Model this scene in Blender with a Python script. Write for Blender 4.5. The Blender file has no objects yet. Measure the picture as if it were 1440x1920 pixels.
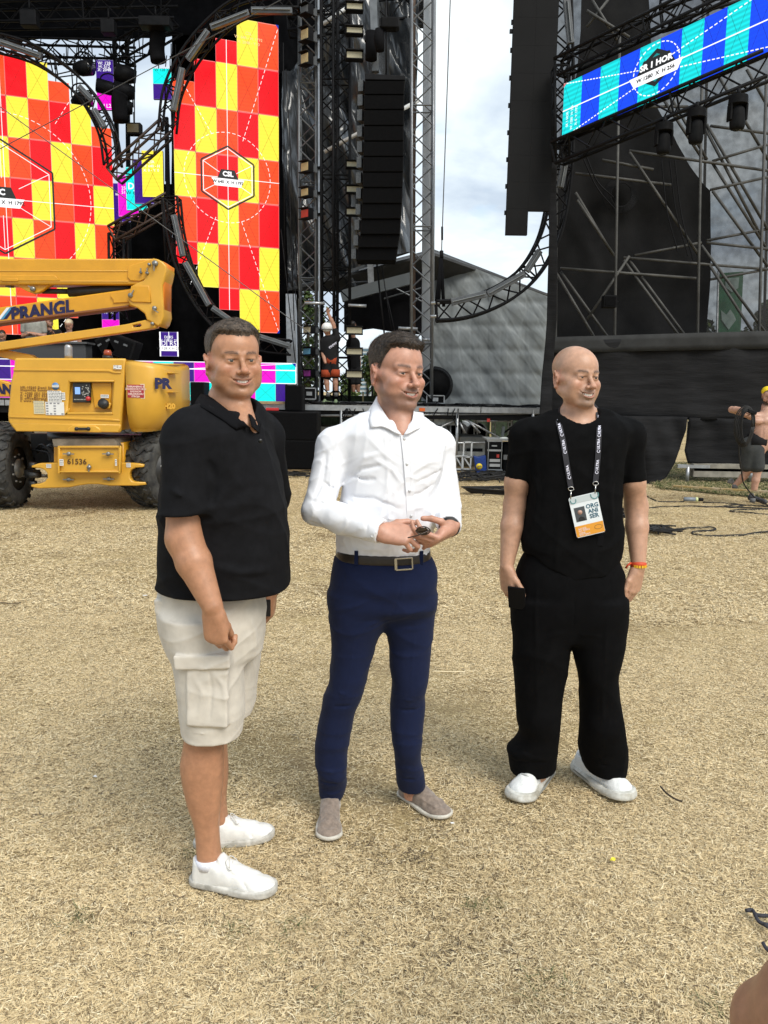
import bpy,bmesh,math,random
import numpy as np
from mathutils import Vector,Matrix,Euler
PI=math.pi
rnd=random.Random(7)
sc=bpy.context.scene
COL=sc.collection
#- camera
FP,CH,HOR,ROLL=1500.0,1.6,735.0,math.radians(0.9)
PITCH=math.atan((960-HOR)/FP)
_cr,_sr,_cp,_sp=math.cos(ROLL),math.sin(ROLL),math.cos(PITCH),math.sin(PITCH)
cam_d=bpy.data.cameras.new('camera')
cam_d.sensor_fit='VERTICAL';cam_d.sensor_height=36;cam_d.lens=36*FP/1920
cam_d.clip_start=0.05;cam_d.clip_end=2000
cam=bpy.data.objects.new('camera',cam_d);COL.objects.link(cam);sc.camera=cam
_R,_U,_F=Vector((1,0,0)),Vector((0,_sp,_cp)),Vector((0,_cp,-_sp))
_r=_R*_cr+_U*_sr;_u=-_R*_sr+_U*_cr
cam.matrix_world=Matrix(((_r.x,_u.x,-_F.x,0),(_r.y,_u.y,-_F.y,0),(_r.z,_u.z,-_F.z,CH),(0,0,0,1)))
def ray(px,py):
 u,v=(px-720)/FP,(960-py)/FP
 su,sv=u*_cr-v*_sr,u*_sr+v*_cr
 return(su,_cp+_sp*sv,-_sp+_cp*sv)
def P(px,py,Y):
 """world point seen at pixel (px,py) of the photograph, at distance Y"""
 x,y,z=ray(px,py);k=Y/y
 return Vector((x*k,Y,CH+z*k))
def G(px,py,z=0.0):
 x,y,dz=ray(px,py);k=(z-CH)/dz
 return Vector((x*k,y*k,z))
def XY(px,py,z):
 return G(px,py,z)
 #- world, sun, exposure
SUN_EL,SUN_AZ=math.radians(48),math.radians(142)
w=bpy.data.worlds.new('World');sc.world=w;w.use_nodes=True
nt=w.node_tree;nt.nodes.clear()
def N(t,**k):
 n=nt.nodes.new(t)
 for a,b in k.items():setattr(n,a,b)
 return n
out=N('ShaderNodeOutputWorld');bg=N('ShaderNodeBackground');bg.inputs[1].default_value=0.1
sky=N('ShaderNodeTexSky',sky_type='NISHITA',sun_disc=False)
sky.sun_elevation=SUN_EL;sky.sun_rotation=SUN_AZ;sky.air_density=1.2;sky.dust_density=2.0
tc=N('ShaderNodeTexCoord')
sepz=N('ShaderNodeSeparateXYZ');nt.links.new(tc.outputs['Generated'],sepz.inputs[0])
mz=N('ShaderNodeMath',operation='MAXIMUM');mz.inputs[1].default_value=0.0;nt.links.new(sepz.outputs[2],mz.inputs[0])
az=N('ShaderNodeMath',operation='ADD');az.inputs[1].default_value=0.35;nt.links.new(mz.outputs[0],az.inputs[0])
comb=N('ShaderNodeCombineXYZ')
for i in range(3):nt.links.new(az.outputs[0],comb.inputs[i])
dv=N('ShaderNodeVectorMath',operation='DIVIDE');nt.links.new(tc.outputs['Generated'],dv.inputs[0]);nt.links.new(comb.outputs[0],dv.inputs[1])
n1=N('ShaderNodeTexNoise');n1.inputs['Scale'].default_value=2.6;n1.inputs['Detail'].default_value=9;n1.inputs['Roughness'].default_value=0.55
n1.inputs['Distortion'].default_value=0.35
nt.links.new(dv.outputs[0],n1.inputs['Vector'])
n2=N('ShaderNodeTexNoise');n2.inputs['Scale'].default_value=5.5;n2.inputs['Detail'].default_value=8;n2.inputs['Distortion'].default_value=0.5
nt.links.new(dv.outputs[0],n2.inputs['Vector'])
r1=N('ShaderNodeValToRGB')
e=r1.color_ramp.elements;e[0].position=0.43;e[0].color=(2.9,3.4,4.0,1);e[1].position=0.79;e[1].color=(6.6,6.7,6.5,1)
m=e.new(0.61);m.color=(4.4,4.9,5.2,1)
nt.links.new(n1.outputs['Fac'],r1.inputs[0])
r2=N('ShaderNodeValToRGB')
e=r2.color_ramp.elements;e[0].position=0.30;e[0].color=(0.55,0.55,0.55,1);e[1].position=0.42;e[1].color=(1,1,1,1)
nt.links.new(n2.outputs['Fac'],r2.inputs[0])
mx=N('ShaderNodeMix',data_type='RGBA');nt.links.new(r2.outputs[0],mx.inputs[0]);nt.links.new(sky.outputs[0],mx.inputs[6]);nt.links.new(r1.outputs[0],mx.inputs[7])
nt.links.new(mx.outputs[2],bg.inputs[0]);nt.links.new(bg.outputs[0],out.inputs[0])
sun_d=bpy.data.lights.new('sun','SUN');sun_d.energy=1.5;sun_d.angle=math.radians(34);sun_d.color=(1,0.95,0.86)
sun=bpy.data.objects.new('sun',sun_d);COL.objects.link(sun)
_s=Vector((math.sin(SUN_AZ)*math.cos(SUN_EL),math.cos(SUN_AZ)*math.cos(SUN_EL),math.sin(SUN_EL)))
sun.rotation_euler=_s.to_track_quat('Z','Y').to_euler();sun.location=(0,-5,20)
sc.view_settings.view_transform='Standard';sc.view_settings.look='None'
sc.view_settings.gamma=1;sc.view_settings.exposure=1.15;sc.view_settings.use_curve_mapping=False
sc.cycles.use_denoising=True
sc.cycles.max_bounces=6;sc.cycles.transparent_max_bounces=12;sc.cycles.glossy_bounces=3
sc.cycles.caustics_reflective=False;sc.cycles.caustics_refractive=False
#- materials
MATS={}
def mat(name,col=(.5,.5,.5),rough=.6,metal=0.,spec=.5,noise=0.,nscale=20.,bump=0.,bscale=60.,emit=None,estr=1.,detail=4,bdist=.01,sheen=0,sss=0,coord='Object',stretch=None,col2=None,attr=None,coat=0):
 if name in MATS:return MATS[name]
 m=bpy.data.materials.new(name);m.use_nodes=True;t=m.node_tree;b=t.nodes['Principled BSDF']
 b.inputs['Roughness'].default_value=rough;b.inputs['Metallic'].default_value=metal
 b.inputs['Specular IOR Level'].default_value=spec
 c=(*col,1)
 b.inputs['Base Color'].default_value=c
 co=t.nodes.new('ShaderNodeTexCoord');src=co.outputs[coord]
 if stretch:
  mp=t.nodes.new('ShaderNodeMapping');mp.inputs['Scale'].default_value=stretch
  t.links.new(src,mp.inputs[0]);src=mp.outputs[0]
 base=None
 if attr:
  a=t.nodes.new('ShaderNodeAttribute');a.attribute_name=attr;base=a.outputs['Color']
 if noise or col2:
  n=t.nodes.new('ShaderNodeTexNoise');n.inputs['Scale'].default_value=nscale;n.inputs['Detail'].default_value=detail
  n.inputs['Roughness'].default_value=.6
  t.links.new(src,n.inputs['Vector'])
  x=t.nodes.new('ShaderNodeMix');x.data_type='RGBA'
  rr=t.nodes.new('ShaderNodeMapRange');rr.inputs[1].default_value=.35;rr.inputs[2].default_value=.65
  t.links.new(n.outputs['Fac'],rr.inputs[0]);t.links.new(rr.outputs[0],x.inputs[0])
  if base is not None:
   x.blend_type='MULTIPLY';x.inputs[0].default_value=1
   mm=t.nodes.new('ShaderNodeMapRange');mm.inputs[1].default_value=.3;mm.inputs[2].default_value=.7
   mm.inputs[3].default_value=1-noise;mm.inputs[4].default_value=1+noise*.6
   t.links.new(n.outputs['Fac'],mm.inputs[0])
   cc=t.nodes.new('ShaderNodeCombineColor')
   for i in range(3):t.links.new(mm.outputs[0],cc.inputs[i])
   t.links.remove(rr.outputs[0].links[0]);x.inputs[0].default_value=1
   t.links.new(base,x.inputs[6]);t.links.new(cc.outputs[0],x.inputs[7])
  else:
   x.inputs[6].default_value=tuple(v*(1-noise)for v in col)+(1,)
   x.inputs[7].default_value=(*(col2 or tuple(min(1,v*(1+noise))for v in col)),1)
  base=x.outputs[2]
 if base is not None:t.links.new(base,b.inputs['Base Color'])
 if bump:
  n=t.nodes.new('ShaderNodeTexNoise');n.inputs['Scale'].default_value=bscale;n.inputs['Detail'].default_value=5
  t.links.new(src,n.inputs['Vector'])
  bp=t.nodes.new('ShaderNodeBump');bp.inputs['Strength'].default_value=bump;bp.inputs['Distance'].default_value=bdist
  t.links.new(n.outputs['Fac'],bp.inputs['Height']);t.links.new(bp.outputs[0],b.inputs['Normal'])
 if emit is not None:
  b.inputs['Emission Color'].default_value=(*emit,1);b.inputs['Emission Strength'].default_value=estr
 if sheen:b.inputs['Sheen Weight'].default_value=sheen;b.inputs['Sheen Roughness'].default_value=.5
 if sss:
  b.inputs['Subsurface Weight'].default_value=sss;b.inputs['Subsurface Radius'].default_value=(.012,.005,.003);b.inputs['Subsurface Scale'].default_value=1
 if coat:b.inputs['Coat Weight'].default_value=coat;b.inputs['Coat Roughness'].default_value=.2
 MATS[name]=m
 return m
 #- object helpers
def link(o,parent=None):
 COL.objects.link(o)
 if parent is not None:o.parent=parent
 return o
def tag(o,label=None,cat=None,group=None,kind=None):
 if label:o['label']=label
 if cat:o['category']=cat
 if group:o['group']=group
 if kind:o['kind']=kind
 return o
def thing(name,label,cat,loc=(0,0,0),group=None,rot=None):
 o=bpy.data.objects.new(name,None);o.empty_display_size=.1;COL.objects.link(o);o.location=loc
 if rot is not None:o.rotation_euler=rot
 return tag(o,label,cat,group)
def mesh_obj(name,verts,faces,m=None,parent=None,smooth=False,off=None):
 me=bpy.data.meshes.new(name)
 v=np.asarray(verts,dtype=float)
 if off is not None:v=v-np.asarray(off,dtype=float)[None,:]
 me.from_pydata(v.tolist(),[],faces if isinstance(faces,list)else faces.tolist());me.update()
 if smooth:me.polygons.foreach_set('use_smooth',[True]*len(me.polygons))
 if m:me.materials.append(m)
 return link(bpy.data.objects.new(name,me),parent)
def share(name,me,parent,loc=(0,0,0),rot=(0,0,0),scale=(1,1,1)):
 o=bpy.data.objects.new(name,me);link(o,parent);o.location=loc;o.rotation_euler=rot;o.scale=scale
 return o
def copy_tree(o,parent=None):
 c=o.copy();COL.objects.link(c);c.parent=parent
 for ch in list(o.children):copy_tree(ch,c)
 return c
def loc_of(parent):
 return np.array(parent.location)if parent is not None else np.zeros(3)
class MB:
 """collects shapes, in world coordinates, into ONE mesh"""
 def __init__(s):s.v=[];s.f=[];s.sm=[]
 def add(s,vs,fs,smooth=False):
  n=len(s.v);s.v+=[tuple(q)for q in vs];s.f+=[tuple(i+n for i in f)for f in fs];s.sm+=[smooth]*len(fs);return s
 def box(s,a,b):
  (x0,y0,z0),(x1,y1,z1)=a,b
  return s.add([(x0,y0,z0),(x1,y0,z0),(x1,y1,z0),(x0,y1,z0),(x0,y0,z1),(x1,y0,z1),(x1,y1,z1),(x0,y1,z1)],[(0,3,2,1),(4,5,6,7),(0,1,5,4),(1,2,6,5),(2,3,7,6),(3,0,4,7)])
 def obox(s,c,h,M=None):
  """box centred c, half sizes h, columns of M are its axes"""
  M=M or Matrix.Identity(3);c=Vector(c);vs=[]
  for k in(-1,1):
   for j,i in((-1,-1),(-1,1),(1,1),(1,-1)):vs.append(c+M@Vector((i*h[0],j*h[1],k*h[2])))
  return s.add(vs,[(0,3,2,1),(4,5,6,7),(0,1,5,4),(1,2,6,5),(2,3,7,6),(3,0,4,7)])
 def beam(s,p,q,wd,ht,up=(0,0,1)):
  p,q=Vector(p),Vector(q);d=(q-p);L=d.length
  if L<1e-6:return s
  d/=L;x=d.cross(Vector(up))
  if x.length<1e-4:x=d.cross(Vector((0,1,0)))
  x.normalize();z=x.cross(d)
  M=Matrix((x,d,z)).transposed()
  return s.obox((p+q)/2,(wd/2,L/2,ht/2),M)
 def tube(s,pts,r,n=8,caps=True,r2=None):
  pts=[Vector(p)for p in pts];m=len(pts);rings=[];prev=None
  for i,p in enumerate(pts):
   d=(pts[min(i+1,m-1)]-pts[max(i-1,0)])
   if d.length<1e-9:d=Vector((0,0,1))
   d.normalize()
   if prev is None:
    x=d.cross(Vector((0,0,1)))
    if x.length<1e-3:x=d.cross(Vector((0,1,0)))
   else:
    x=prev-d*prev.dot(d)
   x.normalize();prev=x;y=d.cross(x)
   rr=r if r2 is None else r+(r2-r)*i/max(1,m-1)
   if isinstance(r,(list,tuple)):rr=r[i]
   rings.append([p+(x*math.cos(a)+y*math.sin(a))*rr for a in[2*PI*k/n for k in range(n)]])
  vs=[v for g in rings for v in g];fs=[]
  for i in range(m-1):
   for k in range(n):
    a,b=i*n+k,i*n+(k+1)%n
    fs.append((a,b,b+n,a+n))
  if caps:fs.append(tuple(range(n-1,-1,-1)));fs.append(tuple((m-1)*n+k for k in range(n)))
  return s.add(vs,fs,n>5)
 def disc(s,c,axis,r,th,n=20):
  c,axis=Vector(c),Vector(axis).normalized()
  return s.tube([c-axis*th/2,c+axis*th/2],r,n)
 def prism(s,pts,dvec):
  """closed polygon pts (world) swept by dvec"""
  n=len(pts);d=Vector(dvec);a=[Vector(p)for p in pts];b=[p+d for p in a]
  return s.add(a+b,[tuple(range(n-1,-1,-1)),tuple(range(n,2*n))]+[(i,(i+1)%n,n+(i+1)%n,n+i)for i in range(n)])
 def sphere(s,c,r,nu=16,nv=10,M=None):
  c=Vector(c);r=Vector(r)if hasattr(r,'__len__')else Vector((r,r,r));vs=[];fs=[]
  for j in range(nv+1):
   t=PI*j/nv
   for i in range(nu):
    a=2*PI*i/nu;q=Vector((r.x*math.sin(t)*math.cos(a),r.y*math.sin(t)*math.sin(a),r.z*math.cos(t)))
    vs.append(c+(M@q if M else q))
  for j in range(nv):
   for i in range(nu):
    a,b=j*nu+i,j*nu+(i+1)%nu;fs.append((a,a+nu,b+nu,b))
  return s.add(vs,fs,True)
 def build(s,name,m=None,parent=None,bevel=0,seg=2,stuff=False,merge=False):
  o=mesh_obj(name,s.v,s.f,m,parent,off=loc_of(parent)if parent is not None and parent.parent is None else(loc_of(parent)+loc_of(parent.parent)if parent is not None else None))
  o.data.polygons.foreach_set('use_smooth',s.sm if not bevel else[True]*len(s.sm))
  if bevel:
   md=o.modifiers.new('bevel','BEVEL');md.width=bevel;md.segments=seg;md.limit_method='ANGLE';md.angle_limit=math.radians(35)
   md.harden_normals=True
  if stuff:o['kind']='stuff'
  return o
def ppoly(pts,Y1,Y2):
 """prism: outline given in photo pixels at depth Y1, running back to Y2"""
 return MB().prism([P(x,y,Y1)for x,y in pts],(0,Y2-Y1,0))
def smooth_path(pts,n=8):
 """Catmull-Rom through pts"""
 p=[Vector(q)for q in pts];p=[p[0]*2-p[1]]+p+[p[-1]*2-p[-2]];o=[]
 for i in range(1,len(p)-2):
  for k in range(n):
   t=k/n;a,b,c,d=p[i-1],p[i],p[i+1],p[i+2]
   o.append(.5*((2*b)+(c-a)*t+(2*a-5*b+4*c-d)*t*t+(3*b-a-3*c+d)*t**3))
 o.append(p[-2]);return o
def bez(pts,n):return smooth_path(pts,n)
_tc={}
def text(name,body,size,m,parent,origin,xdir,zdir,ex=.002,bold=0.0,align='CENTER',space=1.0,squash=1.0):
 """flat lettering standing on the plane (xdir,zdir) at world point origin"""
 cu=bpy.data.curves.new(name,'FONT');cu.body=body;cu.size=size;cu.extrude=ex;cu.offset=bold;cu.align_x=align;cu.align_y='CENTER'
 cu.space_character=space;cu.resolution_u=2
 o=bpy.data.objects.new(name,cu);COL.objects.link(o)
 dg=bpy.context.evaluated_depsgraph_get();me=bpy.data.meshes.new_from_object(o.evaluated_get(dg))
 bpy.data.objects.remove(o);bpy.data.curves.remove(cu)
 x,z=Vector(xdir).normalized(),Vector(zdir).normalized();y=z.cross(x).normalized()
 M=Matrix((x*squash,z,x.cross(z).normalized())).transposed()
 vs=np.empty(len(me.vertices)*3);me.vertices.foreach_get('co',vs);vs=vs.reshape(-1,3)
 vs=vs@np.array(M).T+np.array(origin)
 pl=np.zeros(3);q=parent
 while q is not None:pl=pl+np.array(q.location);q=q.parent
 vs-=pl
 me.vertices.foreach_set('co',vs.ravel());me.update();me.materials.clear();me.materials.append(m);me.name=name
 return link(bpy.data.objects.new(name,me),parent)
 #- ground
def ground_material():
 m=bpy.data.materials.new('dry_ground');m.use_nodes=True;t=m.node_tree;b=t.nodes['Principled BSDF']
 b.inputs['Roughness'].default_value=.95;b.inputs['Specular IOR Level'].default_value=.1
 co=t.nodes.new('ShaderNodeTexCoord').outputs['Object']
 def noise(s,d=6,r=.6,dist=0,vec=None):
  n=t.nodes.new('ShaderNodeTexNoise');n.inputs['Scale'].default_value=s;n.inputs['Detail'].default_value=d;n.inputs['Roughness'].default_value=r
  n.inputs['Distortion'].default_value=dist;t.links.new(vec or co,n.inputs['Vector']);return n.outputs['Fac']
 def ramp(f,stops):
  r=t.nodes.new('ShaderNodeValToRGB');el=r.color_ramp.elements
  el[0].position,el[0].color=stops[0][0],(*stops[0][1],1);el[1].position,el[1].color=stops[-1][0],(*stops[-1][1],1)
  for p,c in stops[1:-1]:q=el.new(p);q.color=(*c,1)
  t.links.new(f,r.inputs[0]);return r.outputs[0]
 def mix(f,a,b_,mode='MIX'):
  x=t.nodes.new('ShaderNodeMix');x.data_type='RGBA';x.blend_type=mode
  if isinstance(f,float):x.inputs[0].default_value=f
  else:t.links.new(f,x.inputs[0])
  t.links.new(a,x.inputs[6]);t.links.new(b_,x.inputs[7]);return x.outputs[2]
 fine=ramp(noise(95,6,.7,1.2),[(.32,(.10,.07,.035)),(.5,(.47,.365,.20)),(.68,(.88,.73,.45))])
 big=ramp(noise(.9,5,.6),[(.34,(.55,.49,.42)),(.47,(.92,.90,.86)),(.7,(1.10,1.08,1.0))])
 mid=ramp(noise(4.5,6,.65),[(.3,(.78,.76,.72)),(.5,(1,1,1)),(.72,(1.06,1.05,1.0))])
 soil=ramp(noise(2.1,6,.7),[(.50,(0,0,0)),(.66,(1,1,1))])
 sx=t.nodes.new('ShaderNodeMath');sx.operation='MULTIPLY';sx.inputs[1].default_value=.7;t.links.new(soil,sx.inputs[0])
 soilc=ramp(noise(60,5,.7),[(.35,(.24,.18,.11)),(.65,(.52,.41,.26))])
 c=mix(sx.outputs[0],fine,soilc);c=mix(1.0,c,big,'MULTIPLY');c=mix(1.0,c,mid,'MULTIPLY')
 t.links.new(c,b.inputs['Base Color'])
 bp=t.nodes.new('ShaderNodeBump');bp.inputs['Strength'].default_value=.8;bp.inputs['Distance'].default_value=.02
 t.links.new(noise(70,6,.75,1.0),bp.inputs['Height']);t.links.new(bp.outputs[0],b.inputs['Normal'])
 return m
xs=sorted(set([-900,-300,-100,-40,-20]+list(np.round(np.arange(-12,12.01,.25),3))+[20,40,100,300,900]))
ys=sorted(set([-60,-20,-5]+list(np.round(np.arange(-1,16.01,.25),3))+[20,30,60,150,400,900,1500]))
gv=[];gf=[]
def gh(x,y):
 if not(-12<x<12 and-1<y<16):return 0.
 return .006*(math.sin(x*1.7+y*.6)+math.sin(y*2.3-x*.9))-.012
for y in ys:
 for x in xs:gv.append((x,y,gh(x,y)))
nx_=len(xs)
for j in range(len(ys)-1):
 for i in range(nx_-1):gf.append((j*nx_+i,j*nx_+i+1,(j+1)*nx_+i+1,(j+1)*nx_+i))
ground=mesh_obj('ground',gv,gf,ground_material(),smooth=True);tag(ground,kind='structure')
def blade_mesh(name,nb,rad,lmin,lmax,wd,mats,seed,up=.35,segs=3):
 r=random.Random(seed);vs=[];fs=[];mi=[]
 for _ in range(nb):
  a=r.uniform(0,2*PI);q=rad*math.sqrt(r.random());x,y=q*math.cos(a),q*math.sin(a);z=r.uniform(-.004,.006)
  d=r.uniform(0,2*PI);L=r.uniform(lmin,lmax);curl=r.gauss(0,1.3);el=r.uniform(-.15,up);k=r.randrange(len(mats));n0=len(vs);p=Vector((x,y,z))
  for s in range(segs+1):
   t=s/segs;dd=d+curl*t;w_=wd*r.uniform(.7,1.2)*(1-.6*t)
   side=Vector((-math.sin(dd),math.cos(dd),r.uniform(-.6,.6)))*w_
   vs+=[tuple(p-side),tuple(p+side)]
   e2=el*(1-1.5*t);p=p+Vector((math.cos(dd)*math.cos(e2),math.sin(dd)*math.cos(e2),math.sin(e2)))*(L/segs)
  for s in range(segs):fs.append((n0+2*s,n0+2*s+1,n0+2*s+3,n0+2*s+2));mi.append(k)
 me=bpy.data.meshes.new(name);me.from_pydata(vs,[],fs);me.update()
 for m_ in mats:me.materials.append(m_)
 me.polygons.foreach_set('material_index',mi)
 return me
def straw(name,c):return mat(name,c,.75,spec=.25)
STRAW=[straw('straw_pale',(.84,.68,.41)),straw('straw_mid',(.60,.47,.27)),straw('straw_gold',(.76,.60,.34)),straw('straw_brown',(.20,.145,.08)),straw('straw_cream',(.90,.78,.53))]
def scatter(name,label_meshes,pts,smin,smax,seed):
 """an object whose geometry nodes put copies of the clump meshes on its own points"""
 me=bpy.data.meshes.new(name);me.from_pydata([tuple(p)for p in pts],[],[]);me.update()
 o=link(bpy.data.objects.new(name,me))
 ng=bpy.data.node_groups.new(name,'GeometryNodeTree');ng.interface.new_socket('Geometry',in_out='INPUT',socket_type='NodeSocketGeometry');ng.interface.new_socket('Geometry',in_out='OUTPUT',socket_type='NodeSocketGeometry')
 gi=ng.nodes.new('NodeGroupInput');go=ng.nodes.new('NodeGroupOutput');ip=ng.nodes.new('GeometryNodeInstanceOnPoints')
 g2i=ng.nodes.new('GeometryNodeGeometryToInstance')
 for k,me_ in enumerate(label_meshes):
  src=bpy.data.objects.new('clump',me_)
  oi=ng.nodes.new('GeometryNodeObjectInfo');oi.inputs['Object'].default_value=src;oi.inputs['As Instance'].default_value=True
  ng.links.new(oi.outputs['Geometry'],g2i.inputs[0])
 ng.links.new(gi.outputs[0],ip.inputs['Points']);ng.links.new(g2i.outputs[0],ip.inputs['Instance']);ip.inputs['Pick Instance'].default_value=True
 rr=ng.nodes.new('FunctionNodeRandomValue');rr.data_type='FLOAT_VECTOR';rr.inputs['Min'].default_value=(-.1,-.1,0);rr.inputs['Max'].default_value=(.1,.1,6.283);rr.inputs['Seed'].default_value=seed
 rs=ng.nodes.new('FunctionNodeRandomValue');rs.data_type='FLOAT';rs.inputs[2].default_value=smin;rs.inputs[3].default_value=smax;rs.inputs['Seed'].default_value=seed+1
 ng.links.new(rr.outputs[0],ip.inputs['Rotation']);ng.links.new(rs.outputs[1],ip.inputs['Scale'])
 ng.links.new(ip.outputs[0],go.inputs[0])
 md=o.modifiers.new('scatter','NODES');md.node_group=ng
 return o
clumps=[blade_mesh('straw_clump',54,.070,.010,.036,.0010,STRAW,100+k)for k in range(7)]
clumps_far=[blade_mesh('straw_clump',56,.15,.014,.042,.0018,STRAW,200+k,segs=2)for k in range(5)]
pn=[];rg=random.Random(5)
def patch(x,y):return .5+.5*(math.sin(x*2.1+1.3*math.sin(y*1.7))*math.sin(y*2.6+1.1*math.sin(x*1.9)))
y=1.7
for _ in range(92000):
 yy=1.75+(6.2-1.75)*rg.random()**1.25
 hw=yy*.55+1.5
 xx=rg.uniform(-hw,hw)
 if rg.random()<.08+.92*patch(xx,yy):pn.append((xx,yy,gh(xx,yy)+.002))
pn=pn[:int(len(pn)*.60)]
s1=scatter('dry_grass',clumps,pn,.7,1.25,3);tag(s1,'short dry straw lying over the trodden ground in the foreground','dry grass',kind='stuff')
pf=[]
for _ in range(32000):
 yy=5.6+(15.5-5.6)*rg.random()**1.2
 hw=yy*.55+1.5;xx=rg.uniform(-hw,hw)
 if rg.random()<.3+.7*patch(xx*.5,yy*.5):pf.append((xx,yy,gh(xx,yy)+.002))
s2=scatter('dry_grass',clumps_far,pf,.8,1.4,9);tag(s2,'dry straw on the trodden field further back towards the stage','dry grass',kind='stuff')
GT=[mat('tuft_green',(.07,.10,.03),.8),STRAW[1]]
gtm=[blade_mesh('green_clump',26,.03,.02,.05,.0011,GT,300+k,up=1.0)for k in range(2)]
pt_=[]
for(px,py)in((372,1600),(560,1745),(512,1790),(462,1740),(1330,1880),(1010,1850),(900,1700),(640,1880),(150,1720)):
 c_=G(px,py)
 for _ in range(7):pt_.append((c_.x+rg.gauss(0,.03),c_.y+rg.gauss(0,.03),gh(c_.x,c_.y)))
tag(scatter('grass_tufts',gtm,pt_,.6,1.1,31),'few small green tufts surviving in the dry ground','grass',kind='stuff')
DKM=[mat('dead_stalk',(.06,.045,.03),.9),mat('dead_leaf',(.12,.085,.05),.9)]
dkm=[blade_mesh('dark_litter',9,.05,.008,.030,.0016,DKM,320+k,up=.3)for k in range(4)]
pd_=[]
for _ in range(150):
 yy=1.9+6.5*rg.random()**1.3;hw=yy*.52+.3;cx_,cy_=rg.uniform(-hw,hw),yy
 for _k in range(rg.choice((1,2,4,14))):x_,y_=cx_+rg.gauss(0,.10),cy_+rg.gauss(0,.07);pd_.append((x_,y_,gh(x_,y_)+.006))
tag(scatter('dark_litter',dkm,pd_,.6,1.3,41),'scattered dark bits of dead stalk and leaf in the straw','litter',kind='stuff')
#- shared materials of the stage
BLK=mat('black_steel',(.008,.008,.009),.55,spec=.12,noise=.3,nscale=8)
GRY=mat('grey_steel',(.13,.14,.15),.45,metal=.4,noise=.2,nscale=6)
ALU=mat('aluminium',(.42,.43,.44),.38,metal=.75,noise=.15,nscale=10)
BARM=mat('light_bar_grey',(.085,.09,.095),.4,noise=.2,nscale=9)
BCLOTH=mat('black_drape',(.008,.008,.009),.95,spec=.05,noise=.3,nscale=2.5,bump=.4,bscale=300,bdist=.002)
PVC=mat('black_pvc',(.055,.060,.066),.26,spec=.9,noise=.2,nscale=4,bump=.15,bscale=30,bdist=.01)
CAB=mat('speaker_black',(.006,.006,.0065),.7,spec=.1,noise=.25,nscale=14,bump=.2,bscale=400,bdist=.001)
WOOD=mat('raw_wood',(.34,.24,.13),.8,noise=.25,nscale=14,stretch=(1,1,8))
CONC=mat('concrete_grey',(.30,.30,.28),.9,noise=.2,nscale=5)
DECKY=17.0
def zpx(px,py,Y):return float(P(px,py,Y).z)
#- trusses
def truss_path(name,label,pts,size,m,group=None,bays=None,up=None,r=.024,cat='truss',n=6):
 """square truss along pts: four chords and zigzag lacing"""
 t=thing(name,label,cat,pts[0],group)
 pts=[Vector(p)for p in pts];n_=len(pts);fr=[];upv=Vector(up or(0,1,0))
 for i in range(n_):
  d=(pts[min(i+1,n_-1)]-pts[max(i-1,0)]).normalized();a=(upv-d*upv.dot(d)).normalized();b=d.cross(a)
  fr.append((a*size/2,b*size/2))
 ch=[[pts[i]+fr[i][0]*sa+fr[i][1]*sb for i in range(n_)]for sa,sb in((-1,-1),(-1,1),(1,1),(1,-1))]
 for c in ch:MB().tube(c,r,n).build('chord',m,t)
 lac=MB();L=sum((pts[i+1]-pts[i]).length for i in range(n_-1));bays=bays or max(2,int(L/(size*.9)))
 cum=[0]
 for i in range(n_-1):cum.append(cum[-1]+(pts[i+1]-pts[i]).length)
 def at(c,s):
  i=0
  while i<n_-2 and cum[i+1]<s:i+=1
  u=(s-cum[i])/max(1e-6,cum[i+1]-cum[i]);return c[i].lerp(c[i+1],min(1,u))
 for k in range(bays):
  s0,s1=L*k/bays,L*(k+1)/bays
  for q in range(4):
   a,b=ch[q],ch[(q+1)%4]
   if(k+q)%2:a,b=b,a
   lac.tube([at(a,s0),at(b,s1)],r*.5,4)
   if k%6==0:lac.tube([at(a,s0),at(b,s0)],r*.6,4)
 lac.build('lacing',m,t,stuff=True)
 return t
def tower(name,label,px0,y0,px1,y1,Y,size,m,group=None,r=.024):
 return truss_path(name,label,[P(px0,y0,Y),P(px1,y1,Y)],size,m,group,r=r)
def bars(name,label,segs,Y,m,wd=.10,group=None,dp=.12,cat='light bar'):
 for k,(x0,y0,x1,y1,*rest)in enumerate(segs):
  lab=rest[0]if rest else label
  a,b=P(x0,y0,Y),P(x1,y1,Y);t=thing(name,lab,cat,(a+b)/2,group)
  MB().beam(a,b,dp,wd,up=(0,1,0)).build('housing',m,t,bevel=.01)
  MB().beam(a.lerp(b,.04)+Vector((0,-dp/2-.004,0)),a.lerp(b,.96)+Vector((0,-dp/2-.004,0)),.008,wd*.55,up=(0,1,0)).build('lens',mat('bar_lens',(.25,.27,.28),.25),t)
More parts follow.
